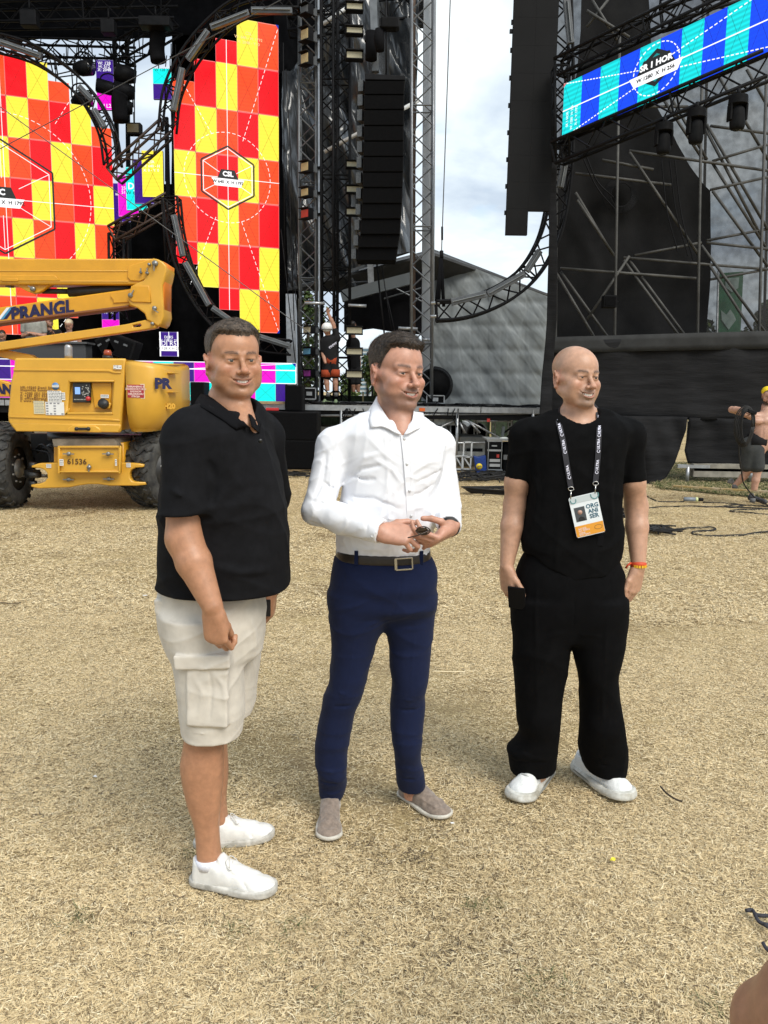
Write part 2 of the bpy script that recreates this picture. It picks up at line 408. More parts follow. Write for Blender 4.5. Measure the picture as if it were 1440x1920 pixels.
  #- black house of the stage
stage=thing('stage_backdrop','black drapes hanging behind and above the stage','backdrop',(-6,24,0))
def drape_mesh(px_poly,Y,name,m,parent,amp=.12,fx=1.6,nx=60,nz=40,seed=1,th=.01,slope=0.,fz=.25):
 """a hanging cloth: grid filling a 4-corner pixel quad (tl, tr, br, bl), pleated in depth"""
 tl,tr_,br_,bl_=[P(x,y,Y+(d or 0))for x,y,d in[(*q,0)[:3]if len(q)==2 else q for q in px_poly]]
 r=np.random.RandomState(seed);ph=r.rand(8)*6.28;vs=[];fs=[]
 for j in range(nz+1):
  v=j/nz
  for i in range(nx+1):
   u=i/nx;p=tl.lerp(tr_,u).lerp(bl_.lerp(br_,u),v);x=p.x
   dz=amp*(.5*math.sin(x*fx*6.28+ph[0]+1.2*math.sin(p.z*fz*3+ph[1]))+.3*math.sin(x*fx*15+ph[2]+2*math.sin(p.z*fz*5+x))+.3*math.sin(p.z*fz*9+x*fx*5+ph[3]))
   vs.append(p+Vector((0,dz,0)))
 for j in range(nz):
  for i in range(nx):a=j*(nx+1)+i;fs.append((a,a+nx+1,a+nx+2,a+1))
 mb=MB();mb.add(vs,fs,True);o=mb.build(name,m,parent)
 if th:sd=o.modifiers.new('cloth','SOLIDIFY');sd.thickness=th;sd.offset=0
 return o
drape_mesh([(-260,345),(322,345),(322,790),(-260,790)],24,'drape',BCLOTH,stage,.15,.5,80,20,3)
drape_mesh([(322,60),(560,60),(560,790),(322,790)],23.4,'drape',BCLOTH,stage,.15,.5,40,20,4)
drape_mesh([(-300,-260),(830,-260),(795,55),(-300,88)],21.5,'drape',BCLOTH,stage,.15,.3,80,16,5)
rf=thing('stage_roof','flat black roof over the stage carrying the rigging','roof',(-6,20,11))
mb=MB();a=P(-300,-330,21.5);b=P(780,-330,21.5);mb.box((a.x,15.5,a.z),(b.x,24,a.z+.2));mb.build('roof_sheet',BCLOTH,rf)
drape_mesh([(-260,-200,-6),(-258,-200),(-258,900),(-260,900,-6)],23.5,'drape',BCLOTH,stage,.05,.3,10,10,6)
for k,(x0,y0,x1,y1,Y)in enumerate([(-40,92,250,100,20.8),(-40,30,330,22,19.6),(230,100,330,40,20.2),(540,45,790,20,19.8)]):
 lab=['dark truss crossing the bright gap under the stage roof','high black truss along the front of the stage roof above the red and yellow screen','short black truss slanting up beside the centre arch','black truss high above the hanging speakers'][k]
 truss_path('roof_truss',lab,[P(x0,y0,Y),P(x1,y1,Y)],.42,BLK,'dark roof trusses',r=.03)
mb=MB();r_=random.Random(3)
for k in range(34):
 x=r_.uniform(60,330);y=r_.uniform(60,110);Y=r_.uniform(20,21);L=r_.uniform(15,60)
 mb.tube([P(x,y,Y),P(x+r_.uniform(-4,4),y+L,Y)],.012,4)
for k in range(16):
 x=r_.uniform(40,220);mb.tube([P(x,85+r_.uniform(-8,30),20.5),P(x+r_.uniform(10,50),100+r_.uniform(0,40),20.5)],.015,4)
o=mb.build('hanging_cables',BLK,None);tag(o,'loose black cables and rods hanging under the stage roof in front of the bright gap','cables',kind='stuff')
for k,(x0,x1,y0,y1)in enumerate([(238,243,60,560),(214,220,60,300),(312,320,220,560)]):
 lab=['dark grey post in the bright gap between the two screens','thin dark post left of the hanging lamps in the gap','dark post under the middle of the centre arch'][k]
 mb=MB();mb.beam(P(x0,y0,20.9+k*.05),P(x1,y1,20.9+k*.05),.09,.09);tag(mb.build('post',BLK),lab,'post')
 #- LED screens
def led_mat(name,c,scan=.12,border=.0):
 if name in MATS:return MATS[name]
 m=bpy.data.materials.new(name);m.use_nodes=True;t=m.node_tree;b=t.nodes['Principled BSDF']
 b.inputs['Base Color'].default_value=(.01,.01,.01,1);b.inputs['Roughness'].default_value=.5;b.inputs['Specular IOR Level'].default_value=.2
 uv=t.nodes.new('ShaderNodeUVMap').outputs[0];sx=t.nodes.new('ShaderNodeSeparateXYZ');t.links.new(uv,sx.inputs[0]);u,v=sx.outputs[0],sx.outputs[1]
 def mth(op,a,b_=None,c_=None):
  n=t.nodes.new('ShaderNodeMath');n.operation=op
  for i,q in enumerate((a,b_,c_)):
   if q is None:continue
   if isinstance(q,(int,float)):n.inputs[i].default_value=q
   else:t.links.new(q,n.inputs[i])
  return n.outputs[0]
 d1=mth('ABSOLUTE',mth('SUBTRACT',u,v));d2=mth('ABSOLUTE',mth('SUBTRACT',mth('ADD',u,v),1.0));dm=mth('MINIMUM',d1,d2)
 line=mth('SMOOTH_MIN',1.0,mth('MULTIPLY',dm,42.0),.1)if False else mth('MINIMUM',mth('MULTIPLY',dm,48.0),1.0)
 edge=mth('MINIMUM',mth('MINIMUM',u,mth('SUBTRACT',1.0,u)),mth('MINIMUM',v,mth('SUBTRACT',1.0,v)))
 el=mth('LESS_THAN',edge,.016)
 wv=mth('MULTIPLY_ADD',mth('SINE',mth('MULTIPLY',v,75.0)),scan*.5,1-scan*.5)
 f=mth('MULTIPLY',mth('MULTIPLY_ADD',line,.62,.38),wv)
 cc=t.nodes.new('ShaderNodeMix');cc.data_type='RGBA';cc.blend_type='MULTIPLY';cc.inputs[0].default_value=1;cc.inputs[6].default_value=(*c,1)
 g=t.nodes.new('ShaderNodeCombineColor')
 for i in range(3):t.links.new(f,g.inputs[i])
 t.links.new(g.outputs[0],cc.inputs[7])
 c2=t.nodes.new('ShaderNodeMix');c2.data_type='RGBA';c2.inputs[7].default_value=(*[min(1,q*.6+.45)for q in c],1);t.links.new(cc.outputs[2],c2.inputs[6]);t.links.new(mth('MULTIPLY',el,border),c2.inputs[0])
 t.links.new(c2.outputs[2],b.inputs['Emission Color']);b.inputs['Emission Strength'].default_value=.56
 MATS[name]=m;return m
LED=dict(R=led_mat('led_red',(1.0,.0,.008),border=.35),Y=led_mat('led_yellow',(1.0,.84,.055),.10,border=.2),O=led_mat('led_orange',(1.0,.075,.012),border=.4),M=led_mat('led_magenta',(.86,.0,.62),border=.5),C=led_mat('led_cyan',(.0,.90,.84),.16,border=.5),V=led_mat('led_purple',(.042,.006,.23),border=.4),B=led_mat('led_blue',(.0,.062,.92)),T=led_mat('led_teal',(.0,.76,.78),.30))
LW=mat('led_white',(.02,.02,.02),.5,emit=(1,1,1),estr=.56);LK=mat('led_black',(.004,.004,.004),.5);LP_=mat('led_pale',(.02,.02,.02),.5,emit=(1,.62,.30),estr=.5);LN_=mat('led_navy',(.005,.005,.01),.5,emit=(.01,.003,.06),estr=1)
_tile={}
def tile_mesh(w_,h_,key,d=.07):
 k=(round(w_,3),round(h_,3),key)
 if k not in _tile:
  me=bpy.data.meshes.new('tile');x,z=w_/2-.002,h_/2-.002
  vs=[(-x,0,-z),(x,0,-z),(x,0,z),(-x,0,z),(-x,d,-z),(x,d,-z),(x,d,z),(-x,d,z)]
  me.from_pydata(vs,[],[(0,1,2,3),(5,4,7,6),(4,0,3,7),(1,5,6,2),(3,2,6,7),(4,5,1,0)]);uv=me.uv_layers.new(name='UVMap')
  for i,q in enumerate([(0,0),(1,0),(1,1),(0,1)]):uv.data[i].uv=q
  me.materials.append(LED[key]);me.materials.append(BLK)
  me.polygons.foreach_set('material_index',[0,1,1,1,1,1]);me.update();_tile[k]=me
 return _tile[k]
class Screen:
 """upright LED wall: origin at its top-left corner, columns go along dirv"""
 def __init__(s,name,label,O,E,w_,h_,cat='LED screen',group=None,upv=None):
  s.O=Vector(O);s.dx=(Vector(E)-s.O).normalized();s.up=Vector(upv).normalized()if upv else Vector((0,0,1));s.w,s.h=w_,h_
  s.n=s.up.cross(s.dx).normalized()*-1
  if s.n.y>0:s.n=-s.n
  s.t=thing(name,label,cat,s.O,group)
  y=-s.n;s.M=Matrix((s.dx,y,s.up)).transposed()
  s.eul=s.M.to_euler()
 def tile(s,c,r,r1,key,cw=1.0):
  h_=(r1-r)*s.h;me=tile_mesh(s.w*cw,h_,key);p=s.dx*((c+cw/2)*s.w)-s.up*((r+r1)/2*s.h)
  return share('led_tile',me,s.t,p,s.eul)
 def pt(s,c,r,d=.006):return s.O+s.dx*(c*s.w)-s.up*(r*s.h)+s.n*d
 def line(s,mb,c0,r0,c1,r1,wd=.013,d=.008):
  a,b=s.pt(c0,r0,d),s.pt(c1,r1,d);mb.beam(a,b,wd,.002,up=s.n)
 def dash(s,mb,c0,r0,c1,r1,n,wd=.011):
  for k in range(n):t0,t1=k/n,(k+.6)/n;s.line(mb,c0+(c1-c0)*t0,r0+(r1-r0)*t0,c0+(c1-c0)*t1,r0+(r1-r0)*t1,wd)
 def circ(s,mb,c,r,R,n=44,wd=.011,a0=0,a1=360):
  for k in range(n):
   t0=math.radians(a0+(a1-a0)*k/n);t1=math.radians(a0+(a1-a0)*(k+.6)/n)
   s.line(mb,c+R*math.cos(t0)/s.w,r-R*math.sin(t0)/s.h,c+R*math.cos(t1)/s.w,r-R*math.sin(t1)/s.h,wd)
 def hexa(s,c,r,R,wd=.034):
  p=[(c+R*math.sin(math.radians(60*k))*1.0/s.w,r-R*math.cos(math.radians(60*k))/s.h)for k in range(7)]
  mb=MB()
  for k in range(6):s.line(mb,*p[k],*p[k+1],wd,.010)
  mb.build('hexagon',LK,s.t);mb=MB();q=[(c+(x-c)*.93,r+(y-r)*.93)for x,y in p]
  for k in range(6):s.line(mb,*q[k],*q[k+1],.014,.010)
  for k in(0,1,2,3,4,5):s.line(mb,c+(q[k][0]-c)*.35,r+(q[k][1]-r)*.35,*q[k],.012,.008)
  mb.build('hexagon_lines',LW,s.t)
 def poly(s,name,pts,m,d):return MB().prism([s.pt(c,r,d)for c,r in pts],s.n*.002).build(name,m,s.t)
 def word(s,body,c,r,size,m,d=.02,bold=.0):return text('lettering',body,size,m,s.t,s.pt(c,r,d),s.dx,s.up,ex=.001,bold=bold)
def seq(c,r):return 'ORY'[(c+r)%3]
cw_px=39.3
S1o,S1e=P(322,22,18.0),P(519,47,18.8)
w1_=((P(519,300,18.8)-P(322,300,18.0))*1.0);w1_.z=0;w1_=w1_.length/5
ztop,zbot=zpx(519,47,18.8),zpx(521,625,18.8);h1_=(ztop-zbot)/7
O1=P(322,100,18.0);O1.z=ztop;E1=P(519,300,18.8);E1.z=ztop
CSL=Screen('led_screen','tall stepped LED screen showing a red, orange and yellow test grid marked CSL',O1,E1,w1_,h1_)
ext=[(1.5,5.5),(1.0,6.0),(.5,6.5),(0,7),(0,7)]
for c,(a,b)in enumerate(ext):
 r=a
 while r<b-1e-6:r2=min(b,math.floor(r+1+1e-6));CSL.tile(c,r,r2,seq(c+1,int(r+1e-6)+1),1.0);r=r2
mb=MB();CSL.line(mb,2.5,.5,2.5,6.5);CSL.line(mb,0,3.5,5,3.5);mb.build('centre_lines',LW,CSL.t)
mb=MB();CSL.dash(mb,4.95,.1,3.2,2.7,20);CSL.dash(mb,.4,1.5,1.8,2.6,12);CSL.dash(mb,4.95,6.95,3.1,4.4,20);CSL.dash(mb,1.9,4.4,.6,6,14);CSL.circ(mb,2.5,3.5,1.03*w1_*2,50)
mb.build('dashed_lines',LW,CSL.t)
CSL.hexa(2.5,3.5,.66)
def badge(S,c,r,t1,t2,sc_=1.0):
 W,H=S.w,S.h;f=lambda x,z:(c+x*sc_/W,r-z*sc_/H)
 S.poly('badge_top',[f(-.23,-.02),f(-.15,.17),f(.15,.17),f(.23,-.02)],LK,.014);S.poly('badge_band',[f(-.36,-.02),f(.36,-.02),f(.28,-.18),f(-.28,-.18)],LW,.014)
 S.word(t1,*f(0,.075),.14*sc_,LW,.018,.006*sc_);S.word(t2,*f(0,-.095),.088*sc_,LK,.018,.003*sc_)
badge(CSL,2.5,3.5,'CSL','W 640  X  H 1792')
for k,s_ in enumerate(('CSL','W: 640 - H: 1792','X: 2048 - Y: 0')):CSL.word(s_,3.55,.30+.10*k,.085,LP_)
MB().prism([CSL.pt(5,0,.01),CSL.pt(4.85,0,.01),CSL.pt(5,.09,.01)],CSL.n*.002).build('corner_mark',LED['B'],CSL.t)
MB().prism([CSL.pt(5,7,.01),CSL.pt(4.85,7,.01),CSL.pt(5,6.91,.01)],CSL.n*.002).build('corner_mark',LED['B'],CSL.t)
YL,YR=18.7,19.45
ztC,zbC=zpx(30,104,YL+.1),zpx(20,628,YL+.1);hC=(ztC-zbC)/7
aC,bC=P(16,280,YL),P(210,280,YR);wC=math.hypot(bC.x-aC.x,bC.y-aC.y)/5
dC=Vector((bC.x-aC.x,bC.y-aC.y,0)).normalized();OC=Vector((aC.x,aC.y,ztC))-dC*wC*5
CS=Screen('led_screen','wide stepped LED screen of red and yellow squares behind the lift',OC,OC+dC,wC,hC)
for c in range(0,10):
 a,b={5:(0.03,7),6:(0.08,7),7:(.5,6.5),8:(1.0,6.0),9:(1.5,5.5)}.get(c,(0,7))
 r=a
 while r<b-1e-6:r2=min(b,math.floor(r+1+1e-6));CS.tile(c,r,r2,seq(c-4,int(r+1e-6)),1.0);r=r2
mb=MB();CS.line(mb,4.75,0,4.75,7);CS.line(mb,0,3.55,10,3.55);mb.build('centre_lines',LW,CS.t)
mb=MB();CS.dash(mb,9.3,5.2,7,9-2.2,12);CS.circ(mb,4.75,3.5,4.1*wC,90);CS.dash(mb,8.4,.6,7.2,1.6,8);mb.build('dashed_lines',LW,CS.t)
CS.hexa(4.6,3.5,1.22,.04);badge(CS,4.6,3.5,'C','W 2048  X  H 1792',1.25)
def small(name,label,x0,y0,x1,y1,Y,key,cols=1,rows=1,keys=None,grp='small DJ screens'):
 a,b=P(x0,y0,Y),P(x1,y0,Y);c=P(x0,y1,Y);S=Screen(name,label,a,Vector((b.x,Y,a.z)),(b.x-a.x)/cols,(a.z-c.z)/rows,group=grp)
 k=0
 for r in range(rows):
  for q in range(cols):S.tile(q,r,r+1,(keys or key)[k%len(keys or key)]);k+=1
 return S
s_=small('led_screen','upright purple and magenta DJ screen high in the gap left of the hanging lamps',179,112,212,206,20.3,'V',1,2,'VM');s_.t.location.z+=0
for k,q in enumerate(('W: 128','H: 512','X: 2048')):s_.word(q,.5,.15+.13*k,.10,LW)
s_.word('DJ L2',.5,1.85,.12,LW)
s_=small('led_screen','small cyan and purple screen beside the centre arch high in the gap',286,128,321,186,20.2,'V',1,2,'CV');s_.word('W 128 X',.5,.12,.09,LK)
s_=small('led_screen','low purple DJ screen behind the magenta one at the foot of the gap',208,343,243,416,19.55,'V');s_.word('W: 256',.5,.3,.08,LW)
s_=small('led_screen','magenta DJ screen between the purple and the cyan screens in the gap',220,328,258,406,19.4,'M');s_.word('256',.35,.32,.10,LW);s_.word('512',.35,.42,.10,LW)
s_=small('led_screen','cyan DJ screen in the middle of the small cluster in the gap',235,313,275,394,19.25,'C');s_.word('DJ',.3,.45,.20,LW,bold=.004);s_.word('W 640',.35,.60,.12,LK)
s_=small('led_screen','dark purple DJ screen behind the single yellow one',250,298,287,382,19.1,'V')
s_=small('led_screen','single yellow screen marked CSR hanging in front of the small purple screens',265,282,305,369,18.95,'Y')
for k,q in enumerate(('CSR','W: 640 - H','X: 0 - Y: 0')):s_.word(q,.45,.25+.09*k,.085,LW)
s_=small('led_screen','upright magenta and cyan DJ screen behind the lower arm of the lift',190,573,223,650,19.2,'V',1,3,'VMC');s_.word('DJ R2',.5,1.75,.14,LW);s_.word('W: 256',.5,.5,.10,LW)
s_=small('led_screen','small dark purple screen reading DJ R5 above the front row of screens',300,622,333,668,18.6,'V')
s_.poly('band',[(.0,.58),(1,.58),(1,.78),(0,.78)],LW,.008)
for q,r,sz in(('DJ R5',.22,.085),('W: 128  H: 256',.35,.07),('DJ R5',.48,.15)):s_.word(q,.5,r,sz,LW)
s_.word('W 128 X H 256',.5,.68,.085,LK);mb=MB();s_.line(mb,.5,.0,.5,.4,.015);s_.line(mb,0,0,0,1,.03);s_.line(mb,1,0,1,1,.03);mb.build('outline',LW,s_.t)
YF=16.9;zt,zm,zb=zpx(519,681,YF),zpx(519,719,YF),zpx(482,753,YF)
aF=P(287,680,YF);bF=P(555,690,YF);wF=(bF.x-aF.x)/7.0
OF=Vector((aF.x-wF*8,YF,zt));FW=Screen('led_screen','low LED wall of magenta, cyan and purple squares along the stage front',OF,OF+Vector((1,0,0)),wF,zt-zm)
k0='MVCMVCMC';row1='VMCVMCVM'+'CVMCVMC';row2='MVCMVCMM'+'MMCVMMCV'
for c in range(15):FW.tile(c,0,1,row1[c])
for c in range(14):FW.tile(c,1,1+(zm-zb)/(zt-zm),{8:'M',9:'C',10:'C',11:'V',12:'M',13:'C'}.get(c,row2[c]))
FW.tile(14,1,1+(zm-zb)/(zt-zm),'V',.48)
mb=MB();FW.line(mb,0,.35,15,.35,.02);FW.line(mb,15,.01,8,.45,.012);FW.line(mb,8,1.55,10.7,1.75,.012);FW.line(mb,0,1.0,15,1.0,.015);FW.line(mb,15,0,15,1,.02);FW.line(mb,0,0,15,0,.015);mb.build('centre_lines',LW,FW.t)
MB().prism([FW.pt(15,0,.01),FW.pt(14.8,0,.01),FW.pt(15,.2,.01)],FW.n*.002).build('corner_mark',LED['B'],FW.t)
#- curved black trusses
def arch(name,label,px,Y,size=.30,r=.028,nsm=6,group='curved black trusses'):
 return truss_path(name,label,smooth_path([P(x,y,Y+(q[0]if q else 0))for x,y,*q in px],nsm),size,BLK,group,r=r)
arch('curved_truss','black truss ring curving over the top right of the main screen',[(-60,72),(0,82),(60,100),(110,130),(150,165),(180,205),(203,255),(212,312)],18.4)
arch('curved_truss','black truss ring sweeping round the upper left of the CSL screen',[(560,5),(500,5),(440,22),(385,70),(345,125),(322,180),(314,245)],17.7)
arch('curved_truss','black truss curving down round the lower left of the CSL screen',[(322,372),(330,440),(350,510),(385,575),(430,620),(490,645),(545,652)],17.7)
for nm,lab,p,q,Y in(('truss','black truss slanting between the two rings above the yellow CSR screen',(214,330),(316,238),18.2),('truss','brown-black truss slanting up to the right below the small screens',(214,440),(322,378),18.3)):
 truss_path(nm,lab,[P(*p,Y),P(*q,Y)],.33,mat('brown_steel',(.035,.018,.012),.5),r=.03)
truss_path('truss','upright black truss leg under the right end of the slanting brown truss',[P(322,378,18.3),P(330,500,18.3)],.33,BLK,r=.03)
truss_path('truss','upright black truss leg standing behind the boom under the small screens',[P(222,440,18.6),P(224,600,18.6)],.33,BLK,r=.03)
bars('light_bar','',[(471,20,548,21,'topmost grey light bar, level, at the crown of the ring over the CSL screen'),(395,52,467,24,'grey light bar sloping up just left of the level one on the CSL ring'),(352,112,390,58,'steep grey light bar on the shoulder of the CSL ring'),(325,208,342,128,'nearly upright grey light bar on the left side of the CSL ring')],17.45,BARM,group='light bars on the ring')
bars('light_bar','',[(326,403,343,481,'grey light bar just below the slanting truss, left of the CSL screen'),(347,492,392,573,'long grey light bar sloping down to the right beside the steps of the CSL screen'),(398,577,434,602,'short grey light bar directly above the grey-haired man'),(482,630,545,650,'grey light bar right under the corner of the CSL screen')],17.45,BARM,group='light bars on the lower ring')
bars('light_bar','',[(0,79,78,106,'greenish grey light bar on the top of the ring over the main screen'),(148,162,173,188,'short pale light bar half way down the ring over the main screen'),(176,205,196,240,'dark light bar low on the ring over the main screen')],18.1,BARM,wd=.09,group='light bars on the left ring')
for k,(x0,y0,x1,y1,lab)in enumerate([(0,279,530,-2,'thin steel wire rising to the right across both screens'),(0,200,585,628,'thin steel wire falling to the right across both screens')]):
 tag(MB().tube([P(x0,y0,16.6),P(x1,y1,16.6)],.009,5).build('wire',mat('wire_grey',(.06,.06,.06),.5)),lab,'wire')
 #- lamps hanging in the gap
def spot(label,px,py,Y,r,L,ang,group):
 t=thing('spotlight',label,'spotlight',P(px,py,Y),group);c=t.location.copy();d=Vector((math.cos(ang),-.3,math.sin(ang))).normalized()
 MB().tube([c-d*L*.5,c-d*L*.1,c+d*L*.5],[r*.7,r,r*1.05],14).build('lamp_head',BLK,t)
 MB().tube([c+d*L*.5,c+d*(L*.5+.02)],r*.9,14).build('lens',mat('dark_glass',(.01,.01,.012),.1),t)
 MB().tube(smooth_path([c+Vector((-r*1.2,0,0)),c+Vector((-r*1.1,0,r*1.6)),c+Vector((0,0,r*2.1)),c+Vector((r*1.1,0,r*1.6)),c+Vector((r*1.2,0,0))],3),.018,5).build('bracket',BLK,t)
for a in[('black spotlight on the left of the ring, highest of the left pair',156,128,20.0,.17,.42,0),('black spotlight lower on the left, just behind the ring',152,188,20.0,.18,.40,.1),('black spotlight at the top of the cluster in the middle of the gap',236,140,19.9,.19,.46,3.0),('black spotlight in the middle of the cluster in the gap',234,172,19.9,.19,.46,3.1),('lowest black spotlight of the cluster in the gap',232,201,19.9,.18,.40,3.1),('black spotlight pushed out left of the cluster',203,165,19.8,.15,.5,3.0)]:spot(*a,'spotlights hanging in the gap')
def boxy(name,label,cat,px,py,Y,h,m,parts=(),group=None):
 t=thing(name,label,cat,P(px,py,Y),group);c=t.location.copy();MB().obox(c,h).build('housing',m,t,bevel=.02)
 MB().tube([c+Vector((0,0,h[2])),c+Vector((0,0,h[2]+.25))],.02,6).build('hanger',m,t)
 return t,c
t,c=boxy('floodlight','square black floodlight hanging alone below the spotlight cluster','floodlight',252,243,19.6,(.17,.10,.13),BLK);MB().obox(c+Vector((0,-.11,0)),(.13,.01,.09)).build('lens',mat('amber_dark',(.10,.08,.04),.3),t)
t,c=boxy('beam_lamp','long black rigging box hanging high between the two rings','rigging box',292,44,19,(.34,.16,.10),BLK);t,c=boxy('winch','dark chain winch high above the main screen','winch',56,36,19,(.18,.12,.16),BLK)
t,c=boxy('winch','second dark chain winch high between the main screen and the long box','winch',204,52,19,(.15,.12,.14),BLK)
for k,(x,lab)in enumerate([(226,'black bag hanging from the roof beside the hanging box'),(297,'long black cable bag hanging under the rigging box')]):
 tag(MB().tube(smooth_path([P(x,175 if k==0 else 60,19.3),P(x-3,190 if k==0 else 90,19.3),P(x,228 if k==0 else 116,19.3)],4),.17,10).build('cable_bag',BCLOTH),lab,'cable bag')
for x,y0,y1,lab in((252,100,236,'fine chain holding the square floodlight'),(302,-20,70,'chain running up from the cable bag'),(310,276,340,'chain hanging below the centre of the gap')):tag(MB().tube([P(x,y0,19.6),P(x,y1,19.6)],.014,5).build('chain',BLK),lab,'chain')
#- drapes, towers and lamps in the middle
WING=thing('wing_drape','crumpled shiny black tarpaulin hung behind the speaker tower','tarpaulin',(-1.5,19.8,0))
def crumple(px_poly,Y,name,m,parent,amp,seed,nx=90,nz=110,diag=.8,poly=None):
 """a tarpaulin with diagonal creases"""
 tl,tr_,br_,bl_=[P(q[0],q[1],Y+(q[2]if len(q)>2 else 0))for q in px_poly];r=np.random.RandomState(seed)
 W=[(r.uniform(1.5,7),r.uniform(-1,1)*diag+diag*.6,r.rand()*6.28,r.rand()*6.28,r.uniform(.4,1.2))for _ in range(9)];vs=[];fs=[]
 for j in range(nz+1):
  v=j/nz
  for i in range(nx+1):
   u=i/nx;p=tl.lerp(tr_,u).lerp(bl_.lerp(br_,u),v);h=0
   for(f,dg,a,b,g)in W:
    ph=f*(p.x+dg*p.z*.45)*2.2+a+1.3*math.sin(p.z*g+b);s=math.sin(ph);h+=(abs(s)**.6*(1 if s>0 else-1))/f
   vs.append(p+Vector((0,h*amp,0)))
 for j in range(nz):
  for i in range(nx):a=j*(nx+1)+i;fs.append((a,a+nx+1,a+nx+2,a+1))
 mb=MB();mb.add(vs,fs,True);return mb.build(name,m,parent)
crumple([(528,130),(606,100),(606,515),(540,545)],20.6,'drape',PVC,WING,.24,5,50,90)
crumple([(590,-40),(672,-60),(672,540),(600,520)],20.2,'drape',PVC,WING,.24,6,50,100)
crumple([(655,-60),(786,-60),(776,470),(655,505)],19.6,'drape',PVC,WING,.26,7,80,110)
crumple([(505,-60),(600,-60),(600,125),(520,140)],21.0,'drape',BCLOTH,WING,.12,8,30,30)
TOW='stage towers'
tower('truss_tower','grey laced truss tower with amber floodlights, left of the black double tower',578,-30,578,752,18.2,.36,GRY,TOW,r=.028)
tower('truss_tower','black laced tower behind the climbing worker, left one of the dark pair',618,-30,618,752,17.95,.34,BLK,TOW,r=.028)
tower('truss_tower','black laced tower carrying the right column of floodlights',641,-30,641,752,17.8,.34,BLK,TOW,r=.028)
tower('truss_tower','silver grey truss tower right of the hanging speakers',792,-30,790,748,17.6,.44,mat('tower_grey',(.20,.21,.225),.4,metal=.5,noise=.15,nscale=5),TOW,r=.030)
for k,(x0,x1,Y,wd,lab,m)in enumerate([(599,601,18.0,.07,'slim bright steel pole between the grey tower and the black tower',ALU),(806,801,18.1,.26,'broad grey aluminium post just behind the silver tower',mat('post_grey',(.34,.36,.38),.5,metal=.3)),(776,776,18.4,.07,'brown stained post inside the silver tower',mat('rust_brown',(.13,.085,.06),.8)),(546,549,18.6,.22,'galvanised steel post left of the grey tower',ALU)]):
 mb=MB();mb.beam(P(x0,-30 if k!=3 else 552,Y),P(x1,752,Y),wd,wd);tag(mb.build('steel_post',m),lab,'post')
for k,(x0,y0,x1,y1)in enumerate([(531,80,534,520),(536,130,560,560),(541,300,552,620),(527,430,556,700),(553,540,574,760),(706,490,722,640),(716,500,739,650),(722,540,749,660)]):
 lab=['black rope hanging straight down beside the right edge of the CSL screen','black rope slanting across the crumpled drape','thin rope in front of the galvanised post','long rope slanting from the screen towards the trees','rope in front of the green trees left of the tower','thick dark line hanging under the speaker stack','thin line right of the thick one under the speaker stack','thin blue-hooked line right under the speaker stack'][k]
 tag(MB().tube([P(x0,y0,17.5),P(x1,y1,17.5)],.022 if k==5 else .011,6).build('rope',BLK),lab,'rope')
AMB=mat('amber_reflector',(.52,.40,.20),.3,noise=.1,nscale=40);PALE=mat('cream_reflector',(.50,.45,.30),.35,noise=.08,nscale=40)
REFL={'a':AMB,'c':PALE,'r':mat('red_reflector',(.5,.03,.02),.3),'b':mat('painted_sky_reflection',(.15,.38,.55),.2),'m':mat('painted_magenta_reflection',(.35,.05,.30),.25),'g':mat('grey_reflector',(.12,.12,.12),.3)}  # blue sky and magenta screen reflections are painted in as flat reflector colours
def flood(label,x0,y0,x1,y1,Y,key,side,group):
 a,b=P(x0,y0,Y),P(x1,y1,Y);c=(a+b)/2;w_,h_=(b.x-a.x)/2,(a.z-b.z)/2;t=thing('floodlight',label,'floodlight',c,group)
 ang=-.75 if side<0 else .08;R_=Matrix.Rotation(ang,3,'Z');ww=w_/max(.6,math.cos(ang))
 MB().obox(c,(ww,.07,h_),R_).build('housing',BLK,t,bevel=.008);MB().obox(c+R_@Vector((0,-.074,0)),(ww*.86,.006,h_*.68),R_).build('reflector',REFL[key],t)
 for k in(-1,1):MB().obox(c+R_@Vector((0,-.10,k*h_*.98)),(ww*1.0,.045,.008),R_).build('visor',BLK,t)
 e=P(610 if side<0 else 648,(y0+y1)/2-1,Y+.15);MB().beam(c+Vector((ww*.7*-side*(1 if side<0 else 1),.08,0))if side<0 else c+Vector((-ww*.8,.08,0)),e,.05,.05).build('bracket',BLK,t)
 if side<0:MB().prism([c+Vector((w_*1.1,.05,h_*.5)),c+Vector((w_*2.2,.05,h_*.8)),c+Vector((w_*2.3,.05,-h_*.8)),c+Vector((w_*1.1,.05,-h_*.5))],(0,.03,0)).build('yoke',BARM,t)
for k,(y0,y1,key,d)in enumerate([(10,30,'g','topmost, unlit grey'),(53,80,'a','second from the top,'),(99,124,'a','third from the top, above the long gap,'),(303,325,'a','first below the long gap,'),(352,371,'a','just above the red one,'),(391,412,'r','the red one,')]):
 flood('left-facing floodlight high on the grey tower, '+d.strip(','),568,y0,584,y1,17.8,key,-1,'left column of floodlights')
for k,(y0,y1,key,d)in enumerate([(611,626,'c','with cream glass beside the white helmet'),(651,667,'b','with a painted blue sky reflection, beside the worker'),(692,708,'m','with a painted magenta screen reflection, low by the worker')]):
 flood('small floodlight low on the grey tower '+d,572,y0,588,y1,17.8,key,-1,'lower left floodlights')
for k,(y0,y1,d)in enumerate([(7,24,'topmost'),(52,68,'second from the top'),(97,115,'third from the top'),(303,317,'first below the long gap'),(349,364,'second below the long gap'),(391,406,'third below the long gap')]):
 flood('wide cream floodlight beside the speaker stack, '+d,648,y0,681,y1,17.4,'c',1,'right column of floodlights')
